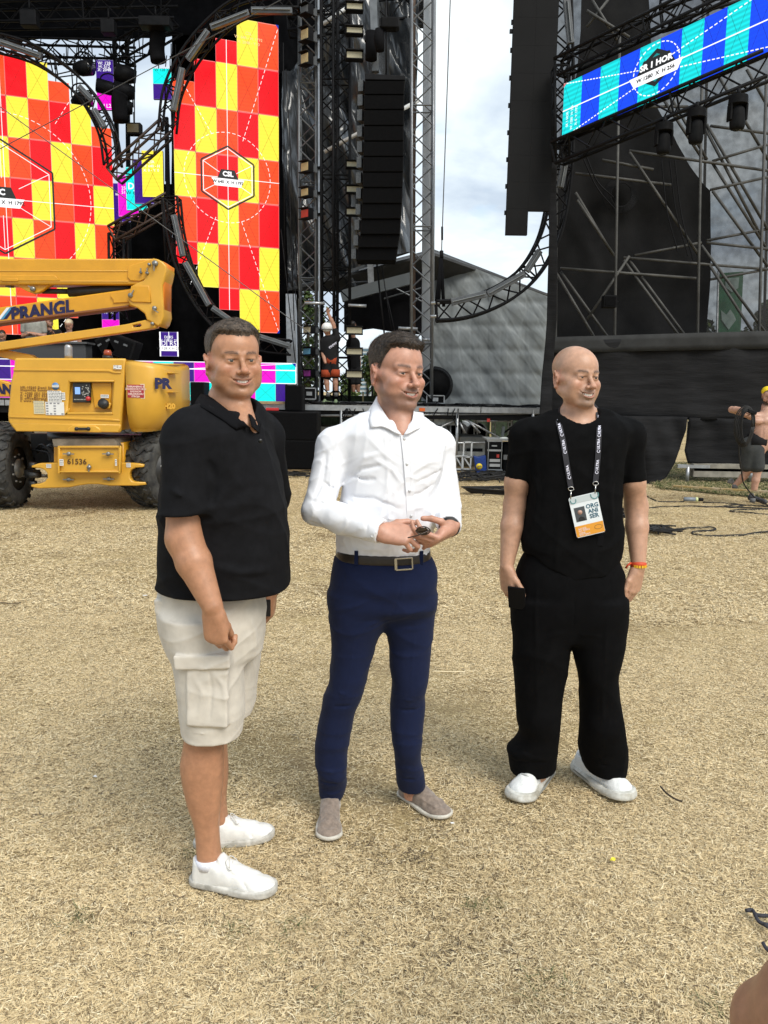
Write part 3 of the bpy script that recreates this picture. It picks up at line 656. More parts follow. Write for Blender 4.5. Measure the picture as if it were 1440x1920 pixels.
for k,(y0,y1,d)in enumerate([(612,628,'top one of the three beside the white-shirted man'),(652,667,'middle one of the three beside the white-shirted man'),(694,710,'bottom one of the three beside the white-shirted man')]):
 flood('wide cream floodlight on the black tower, '+d,648,y0,680,y1,17.4,'c',1,'lower right floodlights')
for(x0,y0,x1,y1,lab)in((571,568,609,569,'short silver tube fixed across the grey tower above the worker'),(653,572,687,574,'short silver tube sticking out right of the black tower'),(747,615,783,617,'silver tube sticking out left of the silver tower'),(791,636,806,638,'small silver stub on the silver tower')):
 tag(MB().tube([P(x0,y0,17.5),P(x1,y1,17.5)],.035,10).build('tube',ALU),lab,'tube')
for(x0,y0,x1,y1,lab)in((608,285,785,188,'long bright tube slanting up behind the towers'),(606,45,672,0,'bright tube slanting up at the top behind the black towers')):
 tag(MB().tube([P(x0,y0,19.2),P(x1,y1,19.2)],.045,8).build('tube',mat('bright_tube',(.72,.73,.72),.4)),lab,'tube')
LAr=thing('line_array','tall hanging stack of black line array speakers curving slightly back, centre of the picture','speaker stack',P(720,140,16.3));GR=mat('grille_black',(.0045,.0045,.005),.85,spec=.06,bump=.4,bscale=500,bdist=.001,noise=.2,nscale=30)
yy=[150,177,205,235,264,293,322,351,381,410,439,464,488];cxs=[(684,759),(683,758),(682,758),(682,757),(682,757),(681,757),(680,756),(680,755),(679,754),(677,752),(675,750),(671,746),(668,742)]
for k in range(12):
 (xa,xb),(xc,xd)=cxs[k],cxs[k+1];Y0_=16.3+.004*k*k;a,b,c,d=P(xa,yy[k]+1.3,Y0_),P(xb,yy[k]+1.3,Y0_),P(xd,yy[k+1],Y0_+.03),P(xc,yy[k+1],Y0_+.03)
 mb=MB();mb.prism([a,b,c,d],(0,.55,0));cb=mb.build('cabinet',CAB,LAr,bevel=.012)
 e=.03;m0=[a.lerp(c,e),b.lerp(d,e),c.lerp(a,e),d.lerp(b,e)];MB().prism([q+Vector((0,-.012,0))for q in m0],(0,.010,0)).build('grille',GR,cb)
 s0=P(xa-7,yy[k]+4,Y0_+.3);MB().obox(s0+Vector((.03,0,-.10)),(.05,.12,.10),Matrix.Rotation(-.3,3,'Z')).build('side_grille',mat('side_grey',(.09,.095,.10),.5,noise=.4,nscale=50),cb)
MB().prism([P(684,137,16.3),P(760,142,16.3),P(760,150,16.3),P(684,149,16.3)],(0,.6,0)).build('bumper',BLK,LAr,bevel=.01)
MB().tube([P(724,142,16.5),P(724,-30,16.5)],.016,6).build('chain',BLK,LAr)
hh=thing('chain_hoist','dark electric chain hoist above the speaker stack','hoist',P(730,46,16.5));c=hh.location.copy();MB().obox(c,(.16,.12,.10)).build('motor',CAB,hh,bevel=.03)
for k in(-1,1):MB().obox(c+Vector((k*.17,0,0)),(.02,.10,.08)).build('end_cap',BLK,hh,bevel=.01)
MB().tube([P(712,55,16.5),P(711,75,16.5),P(713,96,16.5)],[.09,.11,.08],10).build('chain_bag',BCLOTH,hh)
tag(MB().beam(P(699,-30,17.2),P(704,135,17.2),.14,.14).build('steel_post',GRY),'grey box section hanging down to the top of the speaker stack','post')
tag(MB().beam(P(683,73,17),P(703,70,17),.10,.10).build('clamp',BLK),'black clamp beside the grey box section over the speakers','clamp')
tag(MB().tube([P(696,60,17),P(696,112,17)],.12,10).build('cable_bag',BCLOTH),'black cable bag hanging left of the chain hoist','cable bag')
wt=thing('guy_wire','single wire hanging in the open sky with a turnbuckle near its foot','wire',P(836,200,15.5));MB().tube([P(845,-20,15.5),P(828,470,15.5)],.010,5).build('wire',mat('wire_grey',(.06,.06,.06),.5),wt)
MB().tube([P(829,425,15.5),P(829,450,15.5)],.020,8).build('turnbuckle',BLK,wt);MB().tube([P(828,470,15.5),P(828,484,15.5)],.035,8).build('shackle',BLK,wt)
sl_=thing('sling','pair of black slings carrying the left end of the long curved truss','sling',P(828,486,15.5))
for x in(817,822,832):MB().tube([P(827,484,15.5),P(x,575,15.5)],.035,6).build('strap',BCLOTH,sl_)
RP=[(818,584),(850,582),(885,575),(920,562),(952,545),(983,520),(1008,488),(1028,448),(1041,400),(1049,345),(1053,290),(1054,200),(1052,100),(1048,-30)]
truss_path('curved_truss','long black curved truss sweeping up from the grey tent to the blue screen',smooth_path([P(x,y,15.3)for x,y in RP],5),.34,BLK,'curved black trusses',r=.030)
bars('light_bar','',[(846,567,912,551,'grey light bar at the lower left end of the long curved truss'),(914,552,984,513,'grey light bar in the middle of the long curved truss'),(987,509,1012,470,'short grey light bar where the long curved truss turns up'),(1050,352,1060,300,'upright light bar below the end of the blue screen'),(1062,0,1070,82,'upright light bar above the end of the blue screen')],15.0,BARM,wd=.085,group='light bars on the long curved truss')
for(x,y)in((812,568),(811,593)):tag(MB().tube([P(x-4,y,15.3),P(x+12,y,15.3)],.030,8).build('end_pin',ALU),'bright steel pin at the %s end chord of the long curved truss'%('upper' if y<580 else 'lower'),'pin')
DK=mat('screen_back',(.011,.011,.0115),.8,spec=.12,noise=.12,nscale=1.2,bump=.1,bscale=80);Yd=14.4
DS=thing('led_screen','tall dark switched-off side screen hanging against the sky, stepped at its foot','LED screen',P(990,200,Yd))
cols=[(0,440),(0,396)]
zs=[zpx(948,440,Yd)];hz=(zpx(960,0,Yd)-zs[0])/8.6;x0,x1=P(948,440,Yd).x,P(1031,396,Yd).x;xm=P(989.5,420,Yd).x;zstep=zpx(989,395,Yd)
for c_,(xa,xb,z0)in enumerate(((x0,xm,zs[0]),(xm,x1,zstep))):
 z=z0;k=0
 while z<zpx(960,0,Yd)+1.2:
  zz=zs[0]+hz*(math.floor((z-zs[0])/hz+1e-4)+1);MB().box((xa+.0008,Yd,z+.0008),(xb-.0008,Yd+.09,zz-.0008)).build('panel',DK,DS);z=zz
  if c_==0:MB().box((xa-.03,Yd+.02,z-.10),(xa-.001,Yd+.06,z-.03)).build('latch',BLK,DS)
MB().box((x0-.05,Yd+.02,zpx(955,60,Yd)),(x0-.002,Yd+.07,zpx(955,53,Yd))).build('latch',BLK,DS)
#- blue screen on the right wing
a_,b_=P(1058,158,14.0),P(1440,-23,12.0);c_=P(1058,261,14.0);wB=(Vector((b_.x-a_.x,b_.y-a_.y,b_.z-a_.z))).length/9.65
SB=Screen('led_screen','long slanting LED banner of blue and turquoise stripes marked SR 1 HOR',a_,b_,wB,(a_.z-c_.z),upv=(0,0,1))
for c in range(12):
 p0=a_+(b_-a_).normalized()*(c*wB);p1=a_+(b_-a_).normalized()*((c+1)*wB);dz=Vector((0,0,-(a_.z-c_.z)));nn=Vector((SB.dx.y,-SB.dx.x,0)).normalized()
 me=bpy.data.meshes.new('tile');q=[p0+dz,p1+dz,p1,p0];vs=[v-a_ for v in q]+[v-a_-nn*.08 for v in q]
 me.from_pydata([tuple(v)for v in vs],[],[(0,1,2,3),(5,4,7,6),(4,0,3,7),(1,5,6,2),(3,2,6,7),(4,5,1,0)]);uv=me.uv_layers.new(name='UVMap')
 for i,w__ in enumerate([(0,0),(1,0),(1,1),(0,1)]):uv.data[i].uv=w__
 me.materials.append(LED['TB'[c%2]]);me.materials.append(BLK);me.polygons.foreach_set('material_index',[0,1,1,1,1,1]);me.update();share('led_tile',me,SB.t)
SB.n=nn;HB=a_.z-c_.z
def bpnt(c,r,d=.01):return a_+(b_-a_).normalized()*(c*wB)+Vector((0,0,-HB*r))+nn*d
def bline(mb,c0,r0,c1,r1,wd=.016):mb.beam(bpnt(c0,r0),bpnt(c1,r1),wd,.002,up=nn)
mb=MB();bline(mb,0,.5,4.1,.5);bline(mb,5.6,.5,12,.5);mb.build('centre_lines',LW,SB.t)
mb=MB()
for(c0,r0,c1,r1)in((0,.0,4.2,.40),(0,1,4.2,.62),(5.6,.36,11,-.1),(5.6,.60,11,1.02)):
 for k in range(26):t0,t1=k/26,(k+.62)/26;bline(mb,c0+(c1-c0)*t0,r0+(r1-r0)*t0,c0+(c1-c0)*t1,r0+(r1-r0)*t1,.014)
for k in range(30):
 t0,t1=2*PI*k/30,2*PI*(k+.6)/30;R_=.36;bline(mb,4.85+R_*math.cos(t0)/wB,.48-R_*math.sin(t0)/HB,4.85+R_*math.cos(t1)/wB,.48-R_*math.sin(t1)/HB,.014)
mb.build('dashed_lines',LW,SB.t)
hx=lambda R_,d:[bpnt(4.85+R_*math.sin(math.radians(60*k))/wB*.9,.46-R_*math.cos(math.radians(60*k))/HB,d)for k in range(6)]
MB().prism(hx(.27,.012),nn*.002).build('hexagon',LK,SB.t);MB().prism(hx(.20,.015),nn*.002).build('hexagon',LED['T'],SB.t)
f=lambda x,z,d=.018:bpnt(4.85+x/wB,.46-z/HB,d)
MB().prism([f(-.30,-.02),f(-.20,.16),f(.20,.16),f(.30,-.02)],nn*.002).build('badge_top',LK,SB.t);MB().prism([f(-.42,-.02,.019),f(.42,-.02,.019),f(.34,-.17,.019),f(-.34,-.17,.019)],nn*.002).build('badge_band',LW,SB.t)
bx_=(b_-a_).normalized();zz_=Vector((0,0,1))-bx_*bx_.z;
text('lettering','SR 1 HOR',.118,LW,SB.t,f(0,.06,.023),bx_,Vector((0,0,1)),ex=.001,bold=.005);text('lettering','W 1280  X  H 256',.078,LK,SB.t,f(0,-.095,.024),bx_,Vector((0,0,1)),ex=.001,bold=.003)
for k,s_ in enumerate(('SR 1 HOR','W: 1280  H: 256','X: 0  Y: 1792')):text('lettering',s_,.055,LW,SB.t,bpnt(.28+.25*k,.68,.012),Vector((0,0,1)),-bx_,ex=.001)
for r in(0,1):MB().prism([bpnt(0,r,.012),bpnt(.18,r,.012),bpnt(0,abs(r-.07),.012)],nn*.002).build('corner_mark',LED['R'],SB.t)
off=Vector((0,0,0))
truss_path('truss','black truss running along the top of the blue screen',[P(1048,128,14.1),P(1440,-62,12.1)],.26,BLK,'trusses of the blue screen',r=.026)
truss_path('truss','black truss running along the foot of the blue screen and carrying three moving heads',[P(1045,288,14.1),P(1440,122,12.1)],.34,BLK,'trusses of the blue screen',r=.028)
truss_path('truss','black truss slanting behind the top of the blue screen at the right edge',[P(1240,30,15.5),P(1440,-30,15.0)],.4,BLK,'trusses of the blue screen',r=.028)
tower('truss','upright black truss at the left end of the blue screen',1050,128,1052,300,14.2,.22,BLK,'trusses of the blue screen',r=.024)
for k,(x,y0,y1,Y)in enumerate([(1246,232,290,12.8),(1307,205,271,12.5),(1385,180,245,12.1)]):
 lab=['left','middle','right'][k]+' black moving-head lamp of the three hanging under the blue screen'
 t=thing('moving_head',lab,'moving head lamp',P(x,y0,Y),'moving head lamps');a=P(x,y0,Y);b=P(x,y1,Y);h=a.z-b.z;r_=.135
 MB().tube([a+Vector((0,0,.10)),a],.03,8).build('clamp',BLK,t);MB().tube([a,a-Vector((0,0,h*.26))],[r_*.95,r_],18).build('base',CAB,t,bevel=.008)
 for s in(-1,1):MB().prism([a+Vector((s*r_*.92,-.07,-h*.25)),a+Vector((s*r_*.92,.07,-h*.25)),a+Vector((s*r_*.92,.07,-h*.72)),a+Vector((s*r_*.92,-.07,-h*.72))],(-s*.03,0,0)).build('yoke_arm',CAB,t,bevel=.006)
 hd=t;MB().tube(smooth_path([a-Vector((0,0,h*.32)),a-Vector((0,.01,h*.45)),a-Vector((0,.02,h*.75)),a-Vector((0,.03,h*.95)),a-Vector((0,.03,h))],3),[r_*q for q in(.45,.55,.66,.72,.75,.77,.78,.78,.76,.72,.66,.55,.40)],18).build('lamp_head',CAB,t)
 MB().sphere(a-Vector((0,.02,h*.93)),(r_*.62,r_*.62,r_*.35)).build('lens',mat('dark_glass',(.01,.01,.012),.1),t)
 #- scaffold tower behind black mesh
SCP=mat('scaffold_pipe',(.055,.054,.050),.65,metal=.15,noise=.3,nscale=4);SC=thing('scaffold_tower','tall scaffold of steel tubes standing behind black netting on the right','scaffold',(4.5,15.5,0))
segs=[(1180,283,1440,320),(1079,325,1260,347),(1129,300,1225,318),(1180,285,1311,480),(1325,233,1440,431),(1322,240,1426,441),(1245,188,1318,299),(1262,190,1326,300),(1332,236,1440,250),(1336,302,1440,271),(1332,356,1440,332),(1325,451,1440,429),(1325,455,1440,467),(1190,479,1315,455),(1079,361,1148,476),(1082,375,1152,480),(1336,358,1440,500),(1336,306,1440,470),(1051,503,1305,522),(1169,483,1440,505),(1332,524,1440,505),(1315,460,1440,630),(1329,495,1436,661),(1051,509,1167,670),(1037,502,1138,672),(1169,488,1303,670),(1180,488,1316,672),(1100,20,1180,70),(1110,0,1160,80),(1100,50,1140,0),(1180,480,1100,600),(1170,200,1290,200),(1340,130,1440,300),(1400,130,1440,200)]
for k,(x0,y0,x1,y1)in enumerate(segs):MB().tube([P(x0,y0,15.75+.03*(k%3)),P(x1,y1,15.75+.03*(k%3))],.027,6).build('brace',SCP,SC)
for k,(x0,x1,y0,y1,Y)in enumerate([(1044,1040,300,905,15.6),(1078,1070,335,905,16.6),(1162,1148,60,905,15.6),(1174,1162,60,905,16.4),(1198,1186,60,905,16.8),(1319,1303,-10,905,15.6),(1328,1310,-10,905,16.4),(1437,1415,140,905,15.6),(1104,1098,-10,905,16.9),(1446,1425,100,905,16.6)]):
 MB().tube([P(x0,y0,Y),P(x1,y1,Y)],.027,6).build('standard',SCP,SC)
def net_mat(name,col,alpha,sc_=55):
 m=bpy.data.materials.new(name);m.use_nodes=True;t=m.node_tree;b=t.nodes['Principled BSDF'];b.inputs['Base Color'].default_value=(*col,1);b.inputs['Roughness'].default_value=.85;b.inputs['Specular IOR Level'].default_value=.2
 co=t.nodes.new('ShaderNodeTexCoord');n=t.nodes.new('ShaderNodeTexNoise');n.inputs['Scale'].default_value=sc_;n.inputs['Detail'].default_value=4;t.links.new(co.outputs['Object'],n.inputs['Vector'])
 n3=t.nodes.new('ShaderNodeTexNoise');n3.inputs['Scale'].default_value=1.5;n3.inputs['Detail'].default_value=3;t.links.new(co.outputs['Object'],n3.inputs['Vector'])
 r=t.nodes.new('ShaderNodeMapRange');r.inputs[1].default_value=.35;r.inputs[2].default_value=.65;r.inputs[3].default_value=max(0,alpha-.05);r.inputs[4].default_value=min(1,alpha+.05);t.links.new(n.outputs['Fac'],r.inputs[0])
 a=t.nodes.new('ShaderNodeMath');a.operation='MULTIPLY_ADD';a.inputs[1].default_value=.12;t.links.new(n3.outputs['Fac'],a.inputs[0]);s2=t.nodes.new('ShaderNodeMath');s2.operation='SUBTRACT';s2.inputs[1].default_value=.06;t.links.new(r.outputs[0],a.inputs[2]);t.links.new(a.outputs[0],s2.inputs[0]);t.links.new(s2.outputs[0],b.inputs['Alpha'])
 MATS[name]=m;return m
NET1=net_mat('black_net_open',(.03,.03,.03),.80,6);NET2=mat('black_net_dense',(.014,.014,.0145),.95,spec=.06,noise=.25,nscale=1.2,bump=.3,bscale=40,bdist=.01)
NT=thing('scaffold_netting','black netting stretched over the scaffold on the right','netting',(5,15.3,3))
Yn=15.2
def grid_poly(name,rows,Y,m,parent,amp=.03,seed=1,nx=40,sub=4,th=0):
 """cloth from rows (y, x_left, x_right): pixel rows at depth Y, gently uneven"""
 r=np.random.RandomState(seed);ph=r.rand(6)*6.28;R2=[]
 for i in range(len(rows)-1):
  for k in range(sub):u=k/sub;R2.append(tuple(a+(b-a)*u for a,b in zip(rows[i],rows[i+1])))
 R2.append(tuple(rows[-1]));vs=[];fs=[]
 for row in R2:
  y,xl,xr=row[:3];dy=row[3]if len(row)>3 else 0
  for i in range(nx+1):
   u=i/nx;p=P(xl+(xr-xl)*u,y+dy*u,Y);h=amp*(math.sin(p.x*2.3+ph[0]+math.sin(p.z*1.3))+.6*math.sin(p.x*6+p.z*2.2+ph[1])+.5*math.sin(p.z*4.1+p.x+ph[2])+.35*math.sin(p.x*13+3*math.sin(p.z*2+ph[3])))
   vs.append(p+Vector((0,h,0)))
 for j in range(len(R2)-1):
  for i in range(nx):a=j*(nx+1)+i;fs.append((a,a+nx+1,a+nx+2,a+1))
 mb=MB();mb.add(vs,fs,True);o=mb.build(name,m,parent)
 if th:sd=o.modifiers.new('cloth','SOLIDIFY');sd.thickness=th
 return o
grid_poly('open_net',[(-60,1040,1520),(300,1040,1520),(645,1030,1520)],Yn+1.1,NET1,NT,.03,2,60,12)
grid_poly('dense_net',[(-60,1090,1214),(60,1088,1222),(140,1080,1226),(198,1062,1230),(257,1050,1264),(302,1045,1288),(344,1042,1316),(358,1041,1331),(462,1038,1333),(519,1036,1331),(575,1034,1326),(640,1030,1323)],Yn+.95,NET2,NT,.035,3,50,4)
SK_=thing('scaffold_skirt','black cloth skirt round the foot of the scaffold, in overlapping bands','skirt',(4.5,15,0));SKM=mat('black_skirt',(.014,.014,.015),.85,spec=.12,noise=.3,nscale=3,bump=.35,bscale=14,bdist=.02,stretch=(.4,1,3))
grid_poly('upper_band',[(640,1028,1520,-14),(700,1024,1520,-6),(781,1020,1520,10)],Yn-.15,SKM,SK_,.03,5,60,8,th=.01)
grid_poly('valance',[(632,1030,1520,-14),(662,1028,1520,-10)],Yn-.22,mat('grey_net_band',(.013,.0135,.0135),.8,noise=.3,nscale=5),SK_,.02,6,60,3,th=.01)
grid_poly('left_flap',[(776,1020,1292,6),(810,1018,1288,4),(843,1018,1279),(870,1019,1266),(895,1020,1250),(913,1022,1225)],Yn-.35,SKM,SK_,.085,7,60,5,th=.01)
grid_poly('right_flap',[(783,1292,1520,6),(820,1290,1520,6),(845,1285,1520,10),(868,1290,1520,14)],Yn-.2,SKM,SK_,.05,8,40,5,th=.01)
grid_poly('side_fold',[(300,1030,1046),(420,1028,1044),(600,1026,1044),(680,1020,1040),(760,1012,1036),(790,1010,1034)],Yn-.4,SKM,SK_,.06,9,8,8,th=.01)
tag(MB().box(tuple(P(1288,850,15.3)-Vector((.02,0,0))),tuple(P(1288,790,15.3)+Vector((.04,.04,0)))).build('steel_post',ALU),'short bright post in the slit between the two black flaps','post')
sp_=thing('loudspeaker','small black box speaker fixed to the scaffold netting','speaker',P(1142,566,15.0));c=sp_.location.copy();MB().obox(c,(.12,.10,.11)).build('cabinet',CAB,sp_,bevel=.015);MB().obox(c+Vector((0,-.105,0)),(.09,.006,.08)).build('grille',GR,sp_);MB().tube([c+Vector((.12,0,0)),P(1158,566,15.2)],.02,6).build('bracket',BLK,sp_)
cbx=thing('cable_coil','coil of black cable hung inside the scaffold netting','cable coil',P(1165,365,15.9))
for k in range(7):q=P(1165,365,15.9);MB().tube([q+Vector((math.cos(a)*(.20+.02*k),.01*k,math.sin(a)*(.22+.015*k)))for a in[2*PI*j/20 for j in range(21)]],.012,5).build('loop',BLK,cbx)
for(x0,y0,x1,y1)in((1090,290,1160,400),(1100,295,1150,370),(1240,300,1270,470),(1255,300,1290,480),(1265,300,1300,490)):tag(MB().tube(smooth_path([P(x0,y0,15.7),P((x0+x1)/2-5,(y0+y1)/2+8,15.7),P(x1,y1,15.7)],5),.014,5).build('cable',BLK),{1090:'longer loose cable hanging beside the coil on the scaffold',1100:'shorter loose cable hanging beside the coil on the scaffold',1240:'left one of three cables hanging near the edge of the dense netting',1255:'middle one of three cables hanging near the edge of the dense netting',1265:'right one of three cables hanging near the edge of the dense netting'}[x0],'cable','cables on the scaffold')
#- tent, trees and buildings behind
TARP=mat('grey_tarp',(.27,.295,.305),.5,spec=.35,noise=.07,nscale=1.1,bump=.2,bscale=9,bdist=.02)
TN=thing('tent','grey tarpaulin tent behind the stage, right of the silver tower','tent',(3,22,0));Yt=21.0
nr=70;rows=[]
def tarp(nx=170,nz=130):
 r=np.random.RandomState(12);W=[(r.uniform(1,6),r.uniform(-1.2,1.2),r.rand()*6.28,r.rand()*6.28,r.uniform(.5,1.6))for _ in range(12)];vs=[];fs=[]
 top=lambda x:float(np.interp(x,[800,812,860,1030],[474,478,491,557]));bot=lambda x:float(np.interp(x,[800,830,900,1030],[752,757,762,768]))
 for j in range(nz+1):
  for i in range(nx+1):
   x=803+228*i/nx;y=top(x)+(bot(x)-top(x))*j/nz;p=P(x,y,Yt);h=0
   for(f,dg,a,b,g)in W:s=math.sin(f*(p.x+dg*p.z)*1.8+a+1.5*math.sin(p.z*g+p.x*.7+b));h+=(abs(s)**.5*(1 if s>0 else-1))/(f+.6)
   h=h*.032+.02*abs(math.sin(p.z*5.2))**8+.02*abs(math.sin(p.x*3.1))**10;vs.append(p+Vector((0,h,0)))
 for j in range(nz):
  for i in range(nx):a=j*(nx+1)+i;fs.append((a,a+nx+1,a+nx+2,a+1))
 mb=MB();mb.add(vs,fs,True);return mb
tarp().build('side_wall',TARP,TN)
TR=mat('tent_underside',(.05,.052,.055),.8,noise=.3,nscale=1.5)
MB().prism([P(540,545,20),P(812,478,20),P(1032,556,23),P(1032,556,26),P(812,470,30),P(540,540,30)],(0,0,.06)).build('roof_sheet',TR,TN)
MB().prism([P(645,555,19.9),P(812,500,19.9),P(812,628,19.9),P(760,626,19.9),P(700,616,19.9),P(645,622,19.9)],(0,.05,0)).build('interior_shade_sheet',BCLOTH,TN)  # black sheet added in place of the shaded tent interior
MB().beam(P(640,556,19.4),P(775,521,19.4),.18,.26).build('roof_beam',mat('beam_grey',(.17,.19,.20),.5,metal=.3),TN)
MB().beam(P(650,510,19.7),P(772,470,19.7),.05,.06).build('rafter',GRY,TN);MB().beam(P(694,490,19.5),P(696,535,19.5),.14,.14).build('strut',ALU,TN)
for(x0,y0,x1,y1)in((720,560,790,540),(740,540,800,570),(660,530,690,528)):MB().tube([P(x0,y0,19.8),P(x1,y1,19.8)],.02,5).build('rafter',GRY,TN)
LEAF=[mat('leaf_%s'%n,c,.7,spec=.25,noise=.3,nscale=2)for n,c in(('dark',(.020,.034,.012)),('mid',(.045,.075,.020)),('light',(.085,.125,.035)))]
BARK=mat('bark',(.06,.045,.03),.9,noise=.3,nscale=10)
def crown_mesh(blobs,n,size,seed):
 r=random.Random(seed);vs=[];fs=[];mi=[]
 for c,rad in blobs:
  for _ in range(int(n*(rad/1.0)**1.6)):
   d=Vector((r.gauss(0,1),r.gauss(0,1),r.gauss(0,1))).normalized()*rad*(r.random()**.35)*r.uniform(.75,1.12);d.z*=.85;p=Vector(c)+d
   a=Vector((r.gauss(0,1),r.gauss(0,1),r.gauss(0,.7))).normalized()*size*r.uniform(.6,1.3);b=a.cross(Vector((r.gauss(0,1),r.gauss(0,1),r.gauss(0,1)))).normalized()*size*.5;k=len(vs)
   vs+=[tuple(p-a),tuple(p+b),tuple(p+a),tuple(p-b)];fs.append((k,k+1,k+2,k+3));mi.append(r.choices((0,1,2),(.4,.4,.2))[0])
 me=bpy.data.meshes.new('crown');me.from_pydata(vs,[],fs);me.update()
 for m_ in LEAF:me.materials.append(m_)
 me.polygons.foreach_set('material_index',mi);return me
def tree(label,px,top,wpx,Y,seed,n=170,group='trees behind the stage',base=0,size=.22):
 b=P(px,700,Y);b.z=0;t=thing('tree',label,'tree',b,group);r=random.Random(seed);H=zpx(px,top,Y);R_=wpx/2*Y/FP
 pts=[Vector((0,0,0))+Vector((r.uniform(-.2,.2),r.uniform(-.2,.2),H*q))for q in(0,.2,.4,.62,.85)];MB().tube([b+q for q in pts],[H*.030,H*.026,H*.020,H*.012,H*.005],8).build('trunk',BARK,t)
 blobs=[]
 for k in range(14):
  a=r.uniform(0,6.28);q=r.uniform(.1,.75);z=r.uniform(.28 if base==0 else base,.88);w__=math.sin(min(1,(1.05-z)/.5)*PI/2);blobs.append(((R_*q*w__*math.cos(a),R_*q*w__*math.sin(a)*.8,H*z),R_*r.uniform(.32,.55)*max(.5,w__)))
  br=MB().tube([b+Vector((0,0,H*z*.75)),b+Vector(blobs[-1][0])],[H*.010,H*.004],5)
  if k<5:br.build('branch',BARK,t)
 blobs.append(((0,0,H*.88),R_*.35));me=crown_mesh(blobs,n,size,seed);me.name='crown';o=share('crown',me,t);return t
tree('bushy green tree seen between the galvanised post and the grey tower',575,520,120,38,1,200,size=.16)
tree('pale green tree just left of the white-shirted man\'s head, under the tent roof',712,636,70,60,2,150,size=.25)
tree('small dark tree low behind the flight cases under the tent roof',660,690,60,50,3,120)
tree('tall dark tree at the right edge behind the netting',1445,548,150,50,4,240,size=.25)
tree('dark green tree behind the netting, left of the banner',1310,590,130,55,5,200,size=.25)
tree('lower green tree behind the banner and the netting',1385,612,130,60,6,200,size=.25)
tree('green tree behind the under side of the deck, right of centre',930,770,180,45,7,160)
tree('dark tree hidden behind the scaffold skirt',1200,690,220,60,8,120)
BD=thing('office_tower','pale glass office tower far off, seen under the tent roof beside the white-shirted man','building',P(690,740,110));bz0=zpx(690,652,110);x0,x1=P(672,700,110).x,P(699,700,110).x
MB().box((x0,110,0),(x1,122,bz0)).build('wall',mat('tower_white',(.52,.56,.58),.5),BD);
nfl=13
for k in range(nfl):z=bz0*(k+.25)/nfl;MB().box((x0+.25,109.9,z),(x1-.25,109.97,z+bz0/nfl*.45)).build('window',mat('blue_glass',(.10,.17,.22),.15,spec=.8),BD)
MB().box(((x0+x1)/2+.15,109.7,bz0*.1),((x0+x1)/2+.45,109.88,bz0*.92)).build('dark_strip',BLK,BD)
BN=thing('banner','tall green banner with pale emblems hanging behind the netting','banner',P(1372,640,24));gm=mat('banner_green',(.03,.15,.075),.7);Yb=24
MB().prism([P(1350,512,Yb),P(1394,509,Yb),P(1388,636,Yb),P(1343,638,Yb)],(0,.02,0)).build('cloth',gm,BN);MB().tube([P(1347,508,Yb),P(1338,905,Yb)],.035,6).build('pole',ALU,BN)
gw=mat('banner_mark',(.30,.40,.38),.7);MB().prism([P(x,y,Yb-.02)for x,y in((1360,522),(1386,520),(1384,540),(1372,548),(1360,538))],(0,-.01,0)).build('emblem',gw,BN);MB().prism([P(x,y,Yb-.02)for x,y in((1352,582),(1362,590),(1369,580),(1376,590),(1380,600),(1366,618),(1353,600))],(0,-.01,0)).build('emblem',gw,BN)
#- stage deck and what stands under it
DK_=thing('stage_deck','raised stage deck with aluminium edge on scaffold legs','stage',(0,17,0));zd=zpx(900,764,17.0);xl,xr_=-14.0,P(1030,765,17).x
MB().box((xl,17.0,zd-.10),(xr_,24,zd)).build('deck',mat('deck_ply',(.11,.10,.085),.8,noise=.3,nscale=3),DK_)
x=xl;k=0
while x<xr_-.1:
 x2=min(x+2.0,xr_);MB().box((x+.01,16.93,zd-.11),(x2-.01,16.998,zd+.004)).build('edge_rail',ALU,DK_);x=x2
MB().box((xl,17.0,zd-.26),(xr_,17.06,zd-.115)).build('added_shade_strip',BLK,DK_)  # black strip added for the shaded gap below the deck edge
P_=lambda a,b,r_,nm='ledger',m=ALU:MB().tube([a,b],r_,7).build(nm,m,DK_)
P_(P(440,781,17.0),P(1030,775,17.0),.026);P_(P(760,832,17.1),P(938,830,17.1),.03)
for k,x in enumerate((460,560,640,700,757,858,1000)):MB().tube([P(x,768,16.96),Vector((P(x,768,16.96).x,16.96,0))],.032,8).build('leg',ALU,DK_)
for x in(600,820,862,990):q=P(x,768,19);MB().tube([q,Vector((q.x,19,0))],.03,6).build('leg',GRY,DK_)
for(x0,y0,x1,y1)in((862,780,938,822),(762,832,857,786),(862,778,895,789),(895,789,958,789),(958,789,985,780),(880,790,900,812),(985,782,940,815),(1000,790,950,820),(862,792,872,812),(800,785,850,830)):P_(P(x0,y0,17.05),P(x1,y1,17.05),.022,'brace',ALU if x0<960 else BLK)
MB().box(tuple(P(700,795,17.2)),tuple(P(857,780,17.2)+Vector((0,.1,0)))).build('beam',mat('galv_beam',(.30,.32,.32),.45,metal=.4,noise=.3,nscale=12),DK_)
for k in range(9):x=765+k*10;P_(P(x,795,17.25),P(x+(8 if k%2 else-2),832,17.25),.018,'lattice')
cw_=thing('concrete_block','low pale concrete counterweight under the deck, right of the white-shirted man','concrete block',P(888,850,17.6));MB().box(tuple(P(861,852,17.5)),tuple(P(914,819,17.5)+Vector((0,1,0)))).build('block',CONC,cw_,bevel=.03);MB().box(tuple(P(875,848,17.45)),tuple(P(905,841,17.45)+Vector((0,.04,0)))).build('slot',BLK,cw_)
tag(MB().box(tuple(P(840,856,17.4)),tuple(P(1010,849,17.4)+Vector((0,.5,0)))).build('ballast_beam',mat('pale_beam',(.36,.37,.36),.7,noise=.2,nscale=8)),'long pale ballast beam lying on the ground under the deck','beam')
